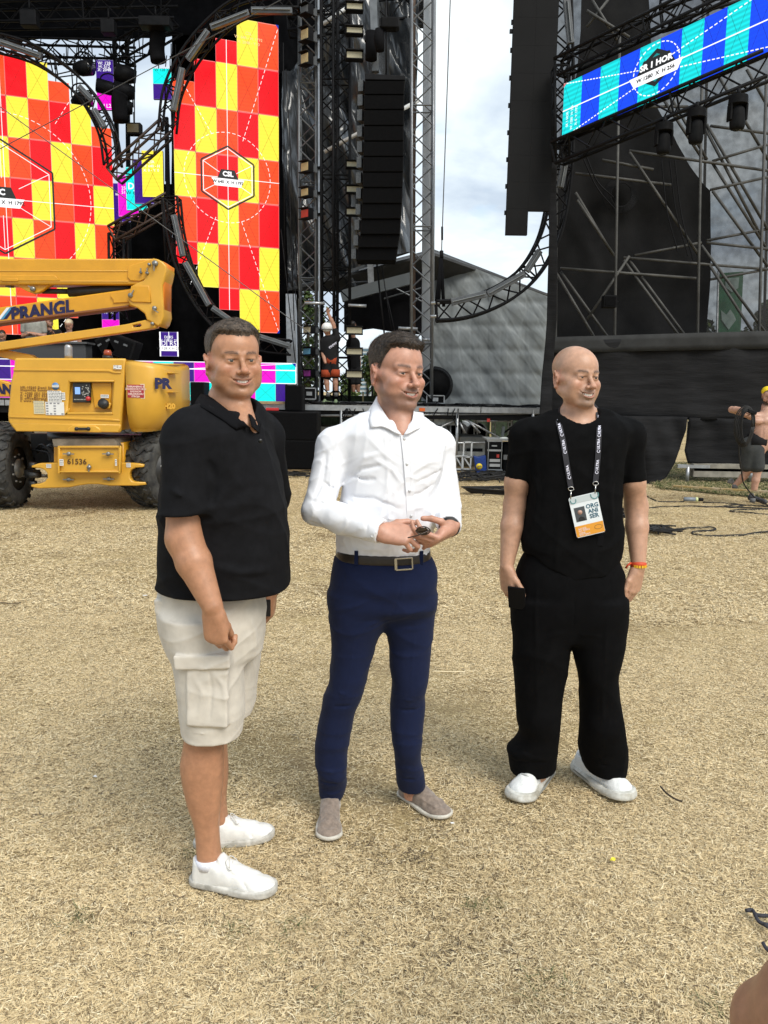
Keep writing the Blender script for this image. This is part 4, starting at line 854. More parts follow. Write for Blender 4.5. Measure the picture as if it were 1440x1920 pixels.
tag(MB().box(tuple(P(596,868,17.4)),tuple(P(640,800,17.4)+Vector((0,.8,0)))).build('concrete_block',CONC,bevel=.03),'pale concrete block under the deck between the black subwoofers and the white-shirted man','concrete block')
tag(MB().box(tuple(P(838,868,17.9)),tuple(P(858,818,17.9)+Vector((0,.8,0)))).build('concrete_block',CONC,bevel=.03),'concrete block just left of the deck leg, behind the silver folding frame','concrete block')
dr=thing('fence','dark mesh fence far behind the deck, seen underneath it','fence',(2,30,0))
for k in range(14):x=P(560+40*k,800,30).x;MB().beam((x,30,0),(x,30,1.6),.06,.06).build('post',BLK if k%3 else mat('post_yellowish',(.45,.38,.20),.7),dr)
MB().box((P(540,800,30).x,30.1,0),(P(1100,800,30).x,30.14,1.45)).build('mesh_panel',mat('fence_green',(.025,.04,.022),.9,noise=.5,nscale=9),dr)
for k,(xa,xb,lab)in enumerate(((838,872,'white van seen under the deck, left one'),(882,908,'white van seen under the deck, right one'))):
 v_=thing('van',lab,'van',P((xa+xb)/2,810,27),'white vans seen under the deck');a,b=P(xa,812,27),P(xb,795,27);MB().prism([Vector((a.x,27,.45)),Vector((b.x,27,.45)),Vector((b.x,27,b.z*.72)),Vector((b.x-.2,27,b.z)),Vector((a.x,27,b.z))],(0,3.5,0)).build('body',mat('van_white',(.65,.66,.66),.4),v_,bevel=.04)
 MB().box((a.x+.1,26.97,b.z*.66),(b.x-.3,26.995,b.z*.92)).build('windscreen',mat('dark_glass',(.01,.01,.012),.1),v_)
 for q in(a.x+.2,b.x-.2):MB().disc((q,27.05,.32),(0,1,0),.32,.2,16).build('wheel',mat('tyre',(.02,.02,.02),.8),v_)
for k,x in enumerate((892,925,956)):
 t_=thing('ladder_frame','white upright ladder frame under the deck, %s of three'%('left','middle','right')[k],'frame',P(x,812,19.5),'white frames under the deck')
 for s in(-3,3):MB().beam(P(x+s,780,19.5),P(x+s,815,19.5),.03,.03).build('upright',mat('white_paint',(.6,.6,.6),.5),t_)
 for y in(784,792,800,808):MB().beam(P(x-3,y,19.5),P(x+3,y,19.5),.02,.02).build('rung',MATS['white_paint'],t_)
for(x,y)in((916,788),(838,838)):tag(MB().box(tuple(P(x-3,y+3,16.9)),tuple(P(x+3,y-3,16.9)+Vector((0,.03,0)))).build('marker_tape',mat('red_tape',(.5,.04,.03),.5)),'small red marker on the %s of the deck frame'%('horizontal pipe' if y<800 else 'left leg'),'marker')
tag(MB().box(tuple(P(786,771,16.9)),tuple(P(797,765,16.9)+Vector((0,.03,0)))).build('orange_tag',mat('orange_tag',(.8,.15,.02),.5)),'small orange tag on the deck edge beside the white-shirted man\'s chin','tag')
Ys=15.9
def sub(label,x0,x1,y0,y1,Y,dp=.8,grp='subwoofers before the stage',wood=False):
 t=thing('subwoofer',label,'speaker',P((x0+x1)/2,y1,Y),grp);a,b=P(x0,y1,Y),P(x1,y0,Y);MB().box((a.x+.004,Y,a.z+.004),(b.x-.004,Y+dp,b.z-.004)).build('cabinet',CAB,t,bevel=.012);MB().box((a.x+.03,Y-.012,a.z+.03),(b.x-.03,Y-.001,b.z-.03)).build('grille',GR,t);return t
for k,(x0,x1,d)in enumerate([(489,596,'right'),(382,488,'middle'),(275,381,'left, behind the grey-haired man\'s back,'),(168,274,'far left, behind the lift,')]):
 sub('upper black subwoofer of the front row, %s stack'%d,x0,x1,773,825,Ys);sub('lower black subwoofer of the front row, %s stack'%d,x0,x1,826,879,Ys)
sub('small upright black box on the stage edge, right of the LED wall',534,568,722,771,16.3,.5,'upright black boxes on the stage edge');sub('small upright black box on the stage edge, left of the grey-haired man\'s face',357,383,716,766,16.3,.5,'upright black boxes on the stage edge')
for k,x in enumerate((488,590)):
 pl=thing('pallet','wooden pallet under the %s part of the subwoofer row'%('left' if k==0 else 'right'),'pallet',P(x-50,885,Ys),'pallets');a,b=P(x-100,880,Ys),P(x,880,Ys);h_=a.z
 for j in range(5):MB().box((a.x,Ys+.02+j*.18,max(.02,h_-.03)),(b.x-.02,Ys+.12+j*.18,max(.04,h_-.008))).build('board',WOOD,pl)
 for j in range(3):q=a.x+(b.x-a.x)*(.06+.42*j);MB().box((q,Ys+.02,0),(q+.10,Ys+.9,max(.03,h_-.035))).build('block',WOOD,pl)
tag(MB().box(tuple(P(298,766,16.5)),tuple(P(356,758,16.5)+Vector((0,.3,0)))).build('platform',ALU),'aluminium platform edge under the LED wall behind the lift','platform');tag(MB().box(tuple(P(470,767,16.5)),tuple(P(534,757,16.5)+Vector((0,.3,0)))).build('platform',ALU),'aluminium platform edge under the LED wall beside the grey-haired man\'s neck','platform')
tag(MB().box(tuple(P(476,757,16.45)),tuple(P(534,753,16.45)+Vector((0,.3,0)))).build('plank',WOOD),'wooden plank under the right end of the LED wall','plank')
tag(MB().box(tuple(P(498,770,16.2)),tuple(P(522,765,16.2)+Vector((0,.1,0)))).build('toolbox',mat('red_plastic',(.5,.03,.03),.4),bevel=.01),'flat red box on the stage edge near the grey-haired man\'s shoulder','box')
bt=thing('dj_booth','long dark grey DJ booth behind the lift','booth',P(80,668,17.3));a,b=P(-60,670,17.3),P(160,645,17.3);MB().box((a.x,17.3,zd+.05),(b.x,17.7,b.z)).build('front',mat('booth_grey',(.045,.047,.05),.6),bt,bevel=.02);MB().box((a.x,17.25,b.z+.002),(b.x+.05,17.75,b.z+.04)).build('top',mat('booth_top',(.07,.072,.075),.5),bt)
for k,(px,py,an,lab)in enumerate(((206,650,.5,'black wedge monitor tilted up behind the beacon of the lift, left one'),(232,652,-.35,'black stage monitor with two handles leaning behind the lift, right one'))):
 t=thing('stage_monitor',lab,'monitor speaker',P(px,py,17.45),'stage monitors');c=t.location.copy();R_=Matrix.Rotation(-an,3,'Y');MB().obox(c,(.30 if k else .16,.25,.22),R_).build('cabinet',CAB,t,bevel=.02);MB().obox(c+R_@Vector((0,-.255,0)),(.24 if k else .12,.006,.17),R_).build('grille',GR,t)
 for s in(-1,1):MB().obox(c+R_@Vector((s*.10,-.265,.08)),(.045,.004,.02),R_).build('handle',BARM,t)
def case_(label,x0,y0,x1,y1,Y,dp=.6,grp=None,m=None):
 t=thing('flight_case',label,'flight case',P((x0+x1)/2,y1,Y),grp);a,b=P(x0,y1,Y),P(x1,y0,Y);MB().box((a.x,Y,a.z),(b.x,Y+dp,b.z)).build('body',m or CAB,t,bevel=.01);e=.022
 for(p,q)in(((a.x,a.z),(b.x,a.z)),((a.x,b.z),(b.x,b.z)),((a.x,a.z),(a.x,b.z)),((b.x,a.z),(b.x,b.z))):MB().beam((p[0],Y-.006,p[1]),(q[0],Y-.006,q[1]),e,.014,up=(0,1,0)).build('edge_trim',ALU,t)
 MB().box(((a.x+b.x)/2-.06,Y-.02,(a.z+b.z)/2-.04),((a.x+b.x)/2+.06,Y-.008,(a.z+b.z)/2+.04)).build('latch',ALU,t);return t
case_('black flight case with aluminium edges at the climbing worker\'s feet',568,728,592,748,17.4);case_('low flight case under the cable drum behind the silver tower',800,742,833,756,17.8)
cd=thing('cable_drum','round black fan or cable drum standing behind the foot of the silver tower','cable drum',P(815,722,18.0));c=cd.location.copy();MB().disc(c,(0,1,0),.33,.25,24).build('drum',CAB,cd)
for k in range(6):MB().tube([c+Vector((math.cos(a)*(.34+.012*k),-.12+.04*k,math.sin(a)*(.34+.012*k)))for a in[2*PI*j/24 for j in range(25)]],.018,5).build('cable_turn',BLK,cd)
tag(MB().box(tuple(P(696,743,19)),tuple(P(700,700,19)+Vector((0,.1,0)))).build('cable_post',BLK),'thin black post in front of the pale office tower','post')
mb=MB();r_=random.Random(9)
for k in range(46):
 x=r_.uniform(560,1015);y0=762;a=P(x,y0,17.2);a.z=zd+.02;pts=[a]
 for j in range(5):a=a+Vector((r_.uniform(-.35,.35),r_.uniform(-.1,.25),0));a.z=zd+.02+r_.uniform(0,.05);pts.append(a.copy())
 mb.tube(smooth_path(pts,3),.012,4)
for k in range(14):
 x=r_.uniform(640,860);a=P(x,766,16.88);mb.tube(smooth_path([a,a+Vector((r_.uniform(-.1,.1),-.03,-.15)),a+Vector((r_.uniform(-.2,.2),-.02,-.04-r_.uniform(.1,.4)))],4),.012,4)
tag(mb.build('deck_cables',BLK),'tangle of thin black cables along the edge of the stage deck','cables',kind='stuff')
Yr=float(G(940,890).y)
rk=thing('rack_case','open black amplifier rack with silver edges, left of the bald man','rack case',P(928,888,Yr));
def rb(x0,y0,x1,y1,dY0,dY1,name,m,bv=0):a,b=P(x0,y1,Yr+dY0),P(x1,y0,Yr+dY0);return MB().box((a.x,Yr+dY0,a.z),(b.x,Yr+dY1,b.z)).build(name,m,rk,bevel=bv)
rb(915,826,941,882,0,.6,'body',BLK);
for(x0,y0,x1,y1)in((914,825,917,883),(939,827,942,884),(914,825,942,828),(914,843,942,846),(914,880,942,883)):rb(x0,y0,x1,y1,-.02,.02,'edge_trim',ALU)
rb(919,830,938,842,-.012,.0,'drawer',CAB);rb(922,835,932,837,-.03,-.013,'handle',ALU);rb(918,848,938,858,-.012,.0,'amplifier',CAB);rb(918,861,938,866,-.016,.0,'patch_panel',mat('panel_silver',(.45,.45,.44),.4));rb(918,870,938,875,-.016,.0,'patch_panel',MATS['panel_silver']);rb(931,852,936,858,-.016,-.012,'red_mark',mat('red_tape',(.5,.04,.03),.5))
rb(943,832,975,884,.08,.8,'second_case',CAB,.01);rb(944,853,955,862,.05,.079,'vent_panel',mat('panel_grey',(.2,.2,.2),.5));rb(913,824,972,826,-.03,.8,'lid',mat('lid_grey',(.28,.28,.27),.6))
for x in(917,938,950,970):q=P(x,887,Yr+.1);MB().disc((q.x,Yr+.1,.05),(1,0,0),.05,.03,12).build('castor',BLK,rk)
lp=thing('work_lamp','small white work lamp lying on top of the rack case','lamp',P(945,822,Yr+.2));c=lp.location.copy();MB().sphere(c,(.09,.07,.03)).build('dome',mat('lamp_white',(.75,.75,.68),.3),lp);MB().tube(smooth_path([c+Vector((.08,0,0)),c+Vector((.16,0,.05)),c+Vector((.25,.05,.0))],4),.03,8).build('hood',BLK,lp)
tag(MB().beam(P(942,818,Yr+.5),P(944,800,Yr+.5),.10,.05).build('grey_stand',mat('stand_grey',(.10,.11,.11),.5)),'grey tapering stand behind the work lamp','stand')
bg_=thing('shopping_bag','blue shopping bag with a yellow round logo standing left of the rack case','bag',P(900,888,Yr));Yg=Yr-.05
MB().prism([P(888,855,Yg),P(897,857,Yg),P(911,854,Yg),P(913,886,Yg),P(893,887,Yg)],(0,.18,0)).build('bag_body',mat('bag_blue',(.012,.045,.22),.35,noise=.25,nscale=25,bump=.5,bscale=25,bdist=.01),bg_,bevel=.012)
lg_=MB().disc(P(898.5,874.5,Yg-.008),(0,1,0),.062,.006,20).build('logo',mat('logo_yellow',(.85,.62,.02),.4),bg_);text('lettering','LIDL',.045,mat('logo_blue',(.02,.04,.2),.5),bg_,P(898.5,874.5,Yg-.013),(1,0,.12),(0,0,1),ex=.001,bold=.001)
fr=thing('folding_frame','silver folding frame like a chair standing on the grass beside the deck leg','folding chair',P(868,888,Yr));Yq=Yr-.05
for(x0,y0,x1,y1,dy)in((870,828,867,889,0),(885,828,881,888,0),(869,829,885,829,0),(853,856,885,857,0),(854,857,852,890,-.15),(867,857,866,892,-.15),(853,879,867,880,-.15),(868,879,882,880,0),(856,858,866,876,-.1),(870,858,881,874,0),(884,832,884,856,.02)):
 MB().beam(P(x0,y0,Yq+dy),P(x1,y1,Yq+dy),.028,.028).build('tube',mat('pale_alu',(.55,.56,.56),.4,metal=.5),fr)
MB().prism([P(853,856,Yq-.15),P(870,856,Yq-.15),P(885,856,Yq+.25),P(868,855,Yq+.25)],(0,0,.02)).build('seat',mat('pale_alu',(.55,.56,.56),.4,metal=.5),fr)
#- cables on the ground
CBL=mat('rubber_cable',(.016,.015,.014),.6,spec=.3)
def gcable(label,pts,r=.012,group='black cables on the grass',z=.012,m=CBL,name='cable'):
 q=[G(x,y)for x,y in pts]
 for p in q:p.z=z
 q=smooth_path(q,6)
 for i,p in enumerate(q):p.z=z+gh(p.x,p.y)+.003*math.sin(i*.7)
 return tag(MB().tube(q,r,6).build(name,m),label,'cable',group)
gcable('black cable running from behind the bald man to a grey connector',[(1160,905),(1185,912),(1211,930),(1222,936),(1234,940),(1262,941),(1282,940)])
gcable('black cable leaving the grey connector to the right and looping back under the worker',[(1318,941),(1360,942),(1380,944),(1394,947),(1375,951),(1357,949),(1372,946),(1400,946),(1450,950)])
gcable('long thin cable running nearly level below the connector',[(1150,953),(1213,952),(1245,950),(1283,949),(1330,950),(1367,950),(1410,952),(1460,955)])
gcable('cable looping back on itself at the right edge below the worker\'s feet',[(1460,953),(1420,955),(1385,956),(1371,958),(1372,960),(1400,962),(1460,967)])
gcable('dark cable with an open loop on the grass right of the bald man\'s arm',[(1236,992),(1262,992),(1300,990),(1325,989),(1339,990),(1340,993),(1325,995),(1305,996),(1298,998),(1303,1001),(1330,1003),(1385,1003),(1410,1000),(1450,996)],.014)
cn=thing('connector','grey cable connector with a pale ring lying on the grass right of the bald man','connector',G(1300,940));a,b=G(1282,940),G(1318,941);a.z=b.z=.035;MB().tube([a,a.lerp(b,.6)],.032,10).build('plug',mat('grey_plastic',(.22,.25,.28),.4),cn);MB().tube([a.lerp(b,.6),a.lerp(b,.72)],.035,10).build('ring',mat('pale_ring',(.65,.70,.35),.4),cn);MB().tube([a.lerp(b,.72),b],.026,10).build('socket',BLK,cn)
def heap(label,x0,x1,y0,y1,n,seed,r=.012,cat='cable heap',z=.10):
 q=random.Random(seed);mb=MB()
 for k in range(n):
  p=[G(q.uniform(x0,x1),q.uniform(y0,y1))for _ in range(2)];a,b=p;m_=a.lerp(b,.5)+Vector((q.uniform(-.2,.2),q.uniform(-.2,.2),0));pts=[a,m_,b,b+Vector((q.uniform(-.3,.3),q.uniform(-.2,.2),0))]
  for w__ in pts:w__.z=q.uniform(.01,z)
  mb.tube(smooth_path(pts,4),r,5)
 o=mb.build('cable_heap',CBL);tag(o,label,cat,kind='stuff');return o
heap('tangled heap of black cables along the foot of the deck behind the white-shirted man',842,960,888,905,44,1);heap('loose cables lying by the pallet between the black and the white shirt',520,600,886,896,14,2,z=.05)
heap('small black heap of cable on the grass just right of the bald man\'s arm',1216,1242,990,1001,16,4,.010,z=.05);heap('dark cable bundle on the grass behind the bald man\'s left side',1158,1175,955,972,10,5,.010,z=.05)
co=thing('cable_coil','flat coil of black cable lying on the grass left of the bald man','cable coil',G(918,925));c=G(922,926)
for k in range(8):MB().tube([c+Vector((math.cos(a)*(.34+.02*k)+.02*math.sin(3*a+k),math.sin(a)*(.14+.012*k),.015+.012*k+.01*math.sin(2*a+k)))for a in[2*PI*j/28 for j in range(29)]],.011,5).build('loop',CBL,co)
gcable('cable rising in an arc from the coil left of the bald man',[(905,928),(925,915),(945,913),(960,916)])
#- right side: grass strip, edging, rail
gs=MB();a,b,c,d=G(1238,917),G(1520,940),G(1520,872),G(1200,868)
gs.prism([Vector((p.x,p.y,.0))for p in(a,b,c,d)],(0,0,.012));o=gs.build('lawn',mat('lawn_green',(.030,.045,.014),.9,noise=.5,nscale=14,bump=.6,bscale=60,bdist=.02));tag(o,kind='structure')
gb=[blade_mesh('grass_clump',60,.12,.03,.08,.0028,[LEAF[1],LEAF[2],straw('straw_mid',(.60,.47,.27))],400+k,up=1.2)for k in range(3)]
rg2=random.Random(8);pts=[]
for _ in range(2600):u,v=rg2.random(),rg2.random();q=(a.lerp(b,u)).lerp(d.lerp(c,u),v);pts.append((q.x,q.y,.012))
tag(scatter('green_grass',gb,pts,.8,1.3,21),'strip of green grass under the scaffold at the right','grass',kind='stuff')
for k,(x0,y0,x1,y1)in enumerate(((1262,916,1350,922),(1351,922,1520,932))):
 p0,p1=G(x0,y0),G(x1,y1);tag(MB().beam(p0+Vector((0,0,.03)),p1+Vector((0,0,.03)),.14,.06).build('kerb_board',mat('board_yellow',(.50,.30,.04),.6,noise=.35,nscale=5,col2=(.42,.33,.22))),('worn wooden board edging the grass, left of the worker' if k==0 else 'yellow board edging the grass behind the worker'),'board','boards along the grass')
rl=thing('low_rail','low weathered bench of planks and brackets standing on the grass under the black skirt','bench',G(1350,905));Yb2=14.9
for(y,h_)in((880,.09),(891,.12)):MB().box(tuple(P(1300,y+3,Yb2)),tuple(P(1500,y-4+6,Yb2)+Vector((0,.2,h_)))).build('plank',mat('grey_plank',(.24,.22,.18),.8,noise=.25,nscale=6),rl)
MB().beam(P(1270,874,Yb2),P(1330,875,Yb2),.06,.06).build('rail',ALU,rl)
for x in(1290,1410,1480):q=P(x,875,Yb2);MB().tube([q,Vector((q.x,Yb2,0))],.035,8).build('post',ALU,rl)
def scrap(label,px,py,r_,m,seed,n=6,name='paper_scrap',z=.006):
 q=random.Random(seed);c=G(px,py);pts=[c+Vector((math.cos(2*PI*k/n)*r_*q.uniform(.6,1.2),math.sin(2*PI*k/n)*r_*q.uniform(.5,1.1),z+q.uniform(0,.008)))for k in range(n)]
 return tag(MB().prism(pts,(0,0,.0015)).build(name,m),label,'litter')
PW=mat('paper_white',(.75,.75,.74),.7)
scrap('small white paper scrap on the ground beside the cargo shorts',272,1119,.030,PW,1);scrap('tiny white crumb on the straw at lower left',178,1460,.008,PW,2);scrap('small cream pebble on the ground left of the white sneakers',181,1587,.010,mat('pebble',(.55,.42,.25),.7),3);scrap('round pale pebble near the lower left corner',266,1868,.011,mat('pebble',(.55,.42,.25),.7),4)
scrap('tiny yellow leaf on the ground right of centre',1149,1617,.010,mat('leaf_yellow',(.75,.65,.05),.6),5,name='leaf');scrap('small white scrap beside the right loafer',848,1548,.008,PW,6)
def twig(label,pts,r_=.004,m=None,name='twig'):
 q=[G(x,y)for x,y in pts]
 for p in q:p.z=.012
 return tag(MB().tube(smooth_path(q,4),r_,5).build(name,m or BARK),label,'twig')
twig('thin dark twig on the ground right of the bald man\'s shoe',[(1238,1480),(1250,1493),(1265,1503),(1279,1508)]);twig('long pale straw lying right of the navy trousers',[(812,1262),(840,1263),(872,1263)],.0025,STRAW[4],'straw');twig('dark thin twig lying at the left edge of the ground',[(0,1133),(20,1134),(40,1133)],.004)
rt=thing('dry_root','dark twisted scrap of root or fabric at the right edge of the ground','root',G(1425,1725))
for k,pts in enumerate([[(1398,1714),(1410,1713),(1418,1722),(1444,1724)],[(1415,1722),(1424,1736),(1444,1742)],[(1432,1740),(1440,1745)],[(1430,1775),(1436,1785),(1446,1792)]]):
 q=[G(x,y)for x,y in pts]
 for p in q:p.z=.012
 MB().tube(smooth_path(q,4),[.006]*(len(smooth_path(q,4))),6).build('strand',mat('dark_root',(.035,.035,.045),.8,noise=.4,nscale=90),rt)
 #- yellow boom lift
YEL=mat('lift_yellow',(.62,.335,.035),.38,spec=.5,noise=.05,nscale=3,coat=.08,bump=.05,bscale=200,bdist=.001);YBM=mat('boom_yellow',(.62,.30,.014),.40,spec=.5,noise=.06,nscale=4,coat=.1)
DRK=mat('machine_black',(.015,.015,.015),.5,noise=.3,nscale=12);PIN=mat('pin_grey',(.25,.25,.24),.35,metal=.6);NVY=mat('print_navy',(.008,.008,.06),.5);BRN=mat('print_brown',(.22,.10,.02),.6)
YW=float(G(25,961).y)
LF=thing('boom_lift','yellow articulated boom lift with folded arm standing before the stage','boom lift',G(160,955))
def plate(name,outline,Y,th,m,parent,holes=(),bev=.012,flat=False):
 """flat plate with rounded edges; outline and holes in photo pixels at depth Y, th metres thick going back"""
 cu=bpy.data.curves.new(name,'CURVE');cu.dimensions='2D';cu.fill_mode='BOTH';cu.extrude=th/2-bev;cu.bevel_depth=bev;cu.bevel_resolution=1;cu.offset=-bev
 for poly_ in(outline,*holes):
  s=cu.splines.new('POLY');s.points.add(len(poly_)-1)
  for k,(x,y)in enumerate(poly_):q=P(x,y,Y);s.points[k].co=(q.x,q.z,0,1)
  s.use_cyclic_u=True
 o=bpy.data.objects.new(name,cu);COL.objects.link(o);dg=bpy.context.evaluated_depsgraph_get();me=bpy.data.meshes.new_from_object(o.evaluated_get(dg));bpy.data.objects.remove(o);bpy.data.curves.remove(cu)
 n=len(me.vertices);co=np.empty(n*3);me.vertices.foreach_get('co',co);co=co.reshape(-1,3);pl=np.zeros(3);q=parent
 while q is not None:pl=pl+np.array(q.location);q=q.parent
 w_=np.stack([co[:,0],Y+th/2-co[:,2],co[:,1]],1)-pl;me.vertices.foreach_set('co',w_.ravel());me.materials.clear();me.materials.append(m);me.name=name;me.update()
 return link(bpy.data.objects.new(name,me),parent)
LO=LF
def wheel(px,py_c,Y,r_,wd,steer,label=None):
 c=P(px,py_c,Y);c.z=r_-.005;ax=Matrix.Rotation(steer,3,'Z')@Vector((1,0,0));fw=Matrix.Rotation(steer,3,'Z')@Vector((0,1,0));up=Vector((0,0,1))
 wh=bpy.data.objects.new('wheel',None);link(wh,LF);wh.location=c-LF.location
 mb=MB();prof=[(-wd/2+.02,r_*.56),(-wd/2,r_*.62),(-wd/2-.012,r_*.78),(-wd/2,r_*.90),(-wd/2+.03,r_*.955),(0,r_*.965),(wd/2-.03,r_*.955),(wd/2,r_*.90),(wd/2+.012,r_*.78),(wd/2,r_*.62),(wd/2-.02,r_*.56)]
 n=44;vs=[];fs=[]
 for i in range(n):
  a=2*PI*i/n;rad=fw*math.cos(a)+up*math.sin(a)
  for(x,rr)in prof:vs.append(c+ax*x+rad*rr)
 k=len(prof)
 for i in range(n):
  for j in range(k-1):a0=i*k+j;b0=((i+1)%n)*k+j;fs.append((a0,b0,b0+1,a0+1))
 mb.add(vs,fs,True)
 nl=22
 for i in range(nl):
  for s in(-1,1):
   a0=2*PI*(i+(.5 if s>0 else 0))/nl;seg=4;q=[]
   for j in range(seg+1):
    u=j/seg;a=a0+.20*u+(.06*math.sin(u*9));x=s*(.004+(wd/2+.006)*(1-u));rr=r_*(1.0 if u>.12 else .965);wl=.030-.006*u;rad=fw*math.cos(a)+up*math.sin(a);tn=fw*-math.sin(a)+up*math.cos(a);q.append((c+ax*x,rad,tn,rr,wl))
   vs=[];fs=[]
   for(p,rad,tn,rr,wl)in q:vs+=[p+rad*(r_*.93)-tn*wl*1.2,p+rad*rr-tn*wl,p+rad*rr+tn*wl,p+rad*(r_*.93)+tn*wl*1.2]
   for j in range(seg):
    for t_ in range(3):a1=j*4+t_;fs.append((a1,a1+1,a1+5,a1+4))
   fs+=[(0,3,2,1),tuple(seg*4+t_ for t_ in range(4))];mb.add(vs,fs,False)
 mb.build('tyre',mat('tyre_rubber',(.028,.028,.029),.75,spec=.3,noise=.35,nscale=9,col2=(.07,.068,.062)),wh)
 mb=MB();mb.tube([c-ax*(wd/2-.03),c+ax*(wd/2-.03)],r_*.57,28);mb.build('rim',DRK,wh)
 mb=MB();mb.tube([c-ax*(wd/2+.0),c+ax*(wd/2+.0)],r_*.24,20)
 for k_ in range(9):
  a=2*PI*k_/9;rad=fw*math.cos(a)+up*math.sin(a);mb.tube([c+rad*r_*.36-ax*(wd/2-.01),c+rad*r_*.36+ax*(wd/2-.01)],.016,6)
 mb.build('hub',PIN,wh);return wh
RW=.52
wheel(10,890,YW+RW,RW,.40,.05);wheel(300,888,YW+RW+.15,RW,.40,-.42);wheel(24,870,YW+RW+2.3,RW,.40,0);wheel(256,870,YW+RW+2.2,RW,.40,0)
Yc=YW+.12
plate('axle_plate',[(72,869),(109,868),(225,868),(257,869),(269,871),(269,876),(254,877),(246,881),(243,887),(243,896),(247,902),(253,904),(272,904),(273,909),(255,911),(205,911),(185,908),(165,908),(145,911),(130,914),(72,916),(58,913),(58,909),(74,907),(84,903),(89,896),(88,887),(83,881),(76,878),(59,877),(59,873)],Yc,.12,YEL,LF)
plate('chassis_box',[(100,830),(232,830),(232,908),(100,908)],Yc+.13,2.2,YBM,LF,bev=.02)
plate('box_top',[(97,823),(214,823),(222,838),(100,838)],Yc-.02,.8,mat('dusty_steel',(.20,.17,.13),.8,noise=.3,nscale=8),LF,bev=.01)
plate('access_door',[(112,837),(223,837),(224,885),(111,886)],Yc-.09,.075,YEL,LF,bev=.01)
for(x0,x1,y0,y1)in((108,112,836,888),(222,226,836,888),(110,225,836,840),(110,225,883,886)):plate('door_rim',[(x0,y0),(x1,y0),(x1,y1),(x0,y1)],Yc-.12,.05,YEL,LF,bev=.006)
def bolt(px,py,Y,parent=LF,r_=.026,pin=True):
 c=P(px,py,Y);o=MB().disc(c,(0,1,0),r_,.03,12).build('bolt',PIN,parent)
 if pin:MB().beam(c+Vector((-.07,-.01,0)),c+Vector((.07,-.01,0)),.022,.014).build('latch_bar',PIN,parent)
for x,y in((129,851),(203,851),(129,899),(204,898)):bolt(x,y,Yc-.12 if y<880 else Yc-.02)
bolt(167,876,Yc-.12,pin=False);MB().beam(P(167,870,Yc-.12),P(167,884,Yc-.12),.02,.015,up=(1,0,0)).build('latch_bar',PIN,LF)
text('lettering','61536',.10,NVY if 0 else mat('print_dark_brown',(.07,.03,.01),.5),LF,P(144,866,Yc-.098),(1,0,0),(0,0,1),ex=.001,bold=.001)
ST=mat('sticker_white',(.72,.72,.70),.5);INK=mat('print_ink',(.03,.03,.04),.6)
def sticker(x0,y0,x1,y1,Y,parent=LF,lines=0,m=ST,ink=INK,blocks=0,seed=1):
 a,b=P(x0,y1,Y),P(x1,y0,Y);o=MB().box((a.x,Y-.004,a.z),(b.x,Y,b.z)).build('sticker',m,parent);W,H=b.x-a.x,b.z-a.z
 if lines:
  mb=MB();r=random.Random(seed)
  for k in range(lines):
   z=b.z-H*(k+.8)/(lines+.6);x=a.x+W*.08
   while x<b.x-W*.12:l=r.uniform(.06,.2)*W;mb.box((x,Y-.0055,z),(min(x+l,b.x-W*.06),Y-.0042,z+H*.35/(lines+1)));x+=l+W*.04
  mb.build('print',ink,o)
 if blocks:
  mb=MB();r=random.Random(seed)
  for i in range(blocks):
   for j in range(blocks):
    if r.random()<.6:mb.box((a.x+W*(i+.2)/blocks,Y-.0055,a.z+H*(j+.2)/blocks),(a.x+W*(i+.8)/blocks,Y-.0042,a.z+H*(j+.75)/blocks))
  mb.build('print',ink,o)
 return o
for(x0,y0,x1,y1)in((112,861,119,873),(216,861,219,873),(87,870,96,877),(237,868,245,876)):sticker(x0,y0,x1,y1,Yc-(.125 if y0<865 else .005),lines=3)
for s,xk in((-1,62),(1,268)):
 for(x,y,r_)in((xk,872,.05),(xk,907,.05),(xk-s*2,890,.09)):MB().tube([P(x,y-5,Yc+.15),P(x,y+5,Yc+.15)],r_,10).build('knuckle',DRK,LF)
 MB().beam(P(xk-s*8,888,Yc+.3),P(xk+s*10,888,Yc+.35),.12,.10).build('hub_carrier',DRK,LF);MB().tube([P(xk-s*30,893,Yc+.25),P(xk+s*4,890,Yc+.25)],.022,8).build('tie_rod',PIN,LF)
hs=MB();r_=random.Random(4)
for k in range(12):
 x=238+r_.uniform(-3,22);y=818+r_.uniform(0,10);hs.tube(smooth_path([P(x,y,Yc+.6),P(x-6+r_.uniform(-4,8),y+18,Yc+.45),P(x+r_.uniform(-8,12),y+38,Yc+.4),P(x+r_.uniform(0,16),y+52,Yc+.35)],5),.014,5)
for k in range(9):
 x=60+r_.uniform(0,25);hs.tube(smooth_path([P(x,845+r_.uniform(-5,5),Yc+.6),P(x+14,838+r_.uniform(-5,8),Yc+.5),P(x+30,850,Yc+.45),P(x+30+r_.uniform(-4,6),870,Yc+.4)],5),.014,5)
hs.build('hoses',DRK,LF,stuff=True)
MB().box(tuple(P(60,872,Yc+1.0)),tuple(P(262,816,Yc+1.0)+Vector((0,.3,0)))).build('dark_bay',DRK,LF)
MB().tube([P(160,812,Yc+1.1),P(160,826,Yc+1.1)],.50,28).build('slew_ring',DRK,LF)
Yk=YW+.02
plate('cowl',[(27,673),(30,671),(233,672),(235,675),(226,809),(223,811),(30,809),(22,801),(15,790),(14,778),(18,735),(20,716),(25,693)],Yk,.07,YEL,LF,holes=[[(131,716),(212,716),(209,773),(125,773)]],bev=.022)
plate('cowl_back',[(32,675),(233,675),(225,807),(34,806),(20,780)],Yk+.075,1.25,YEL,LF,bev=.05)
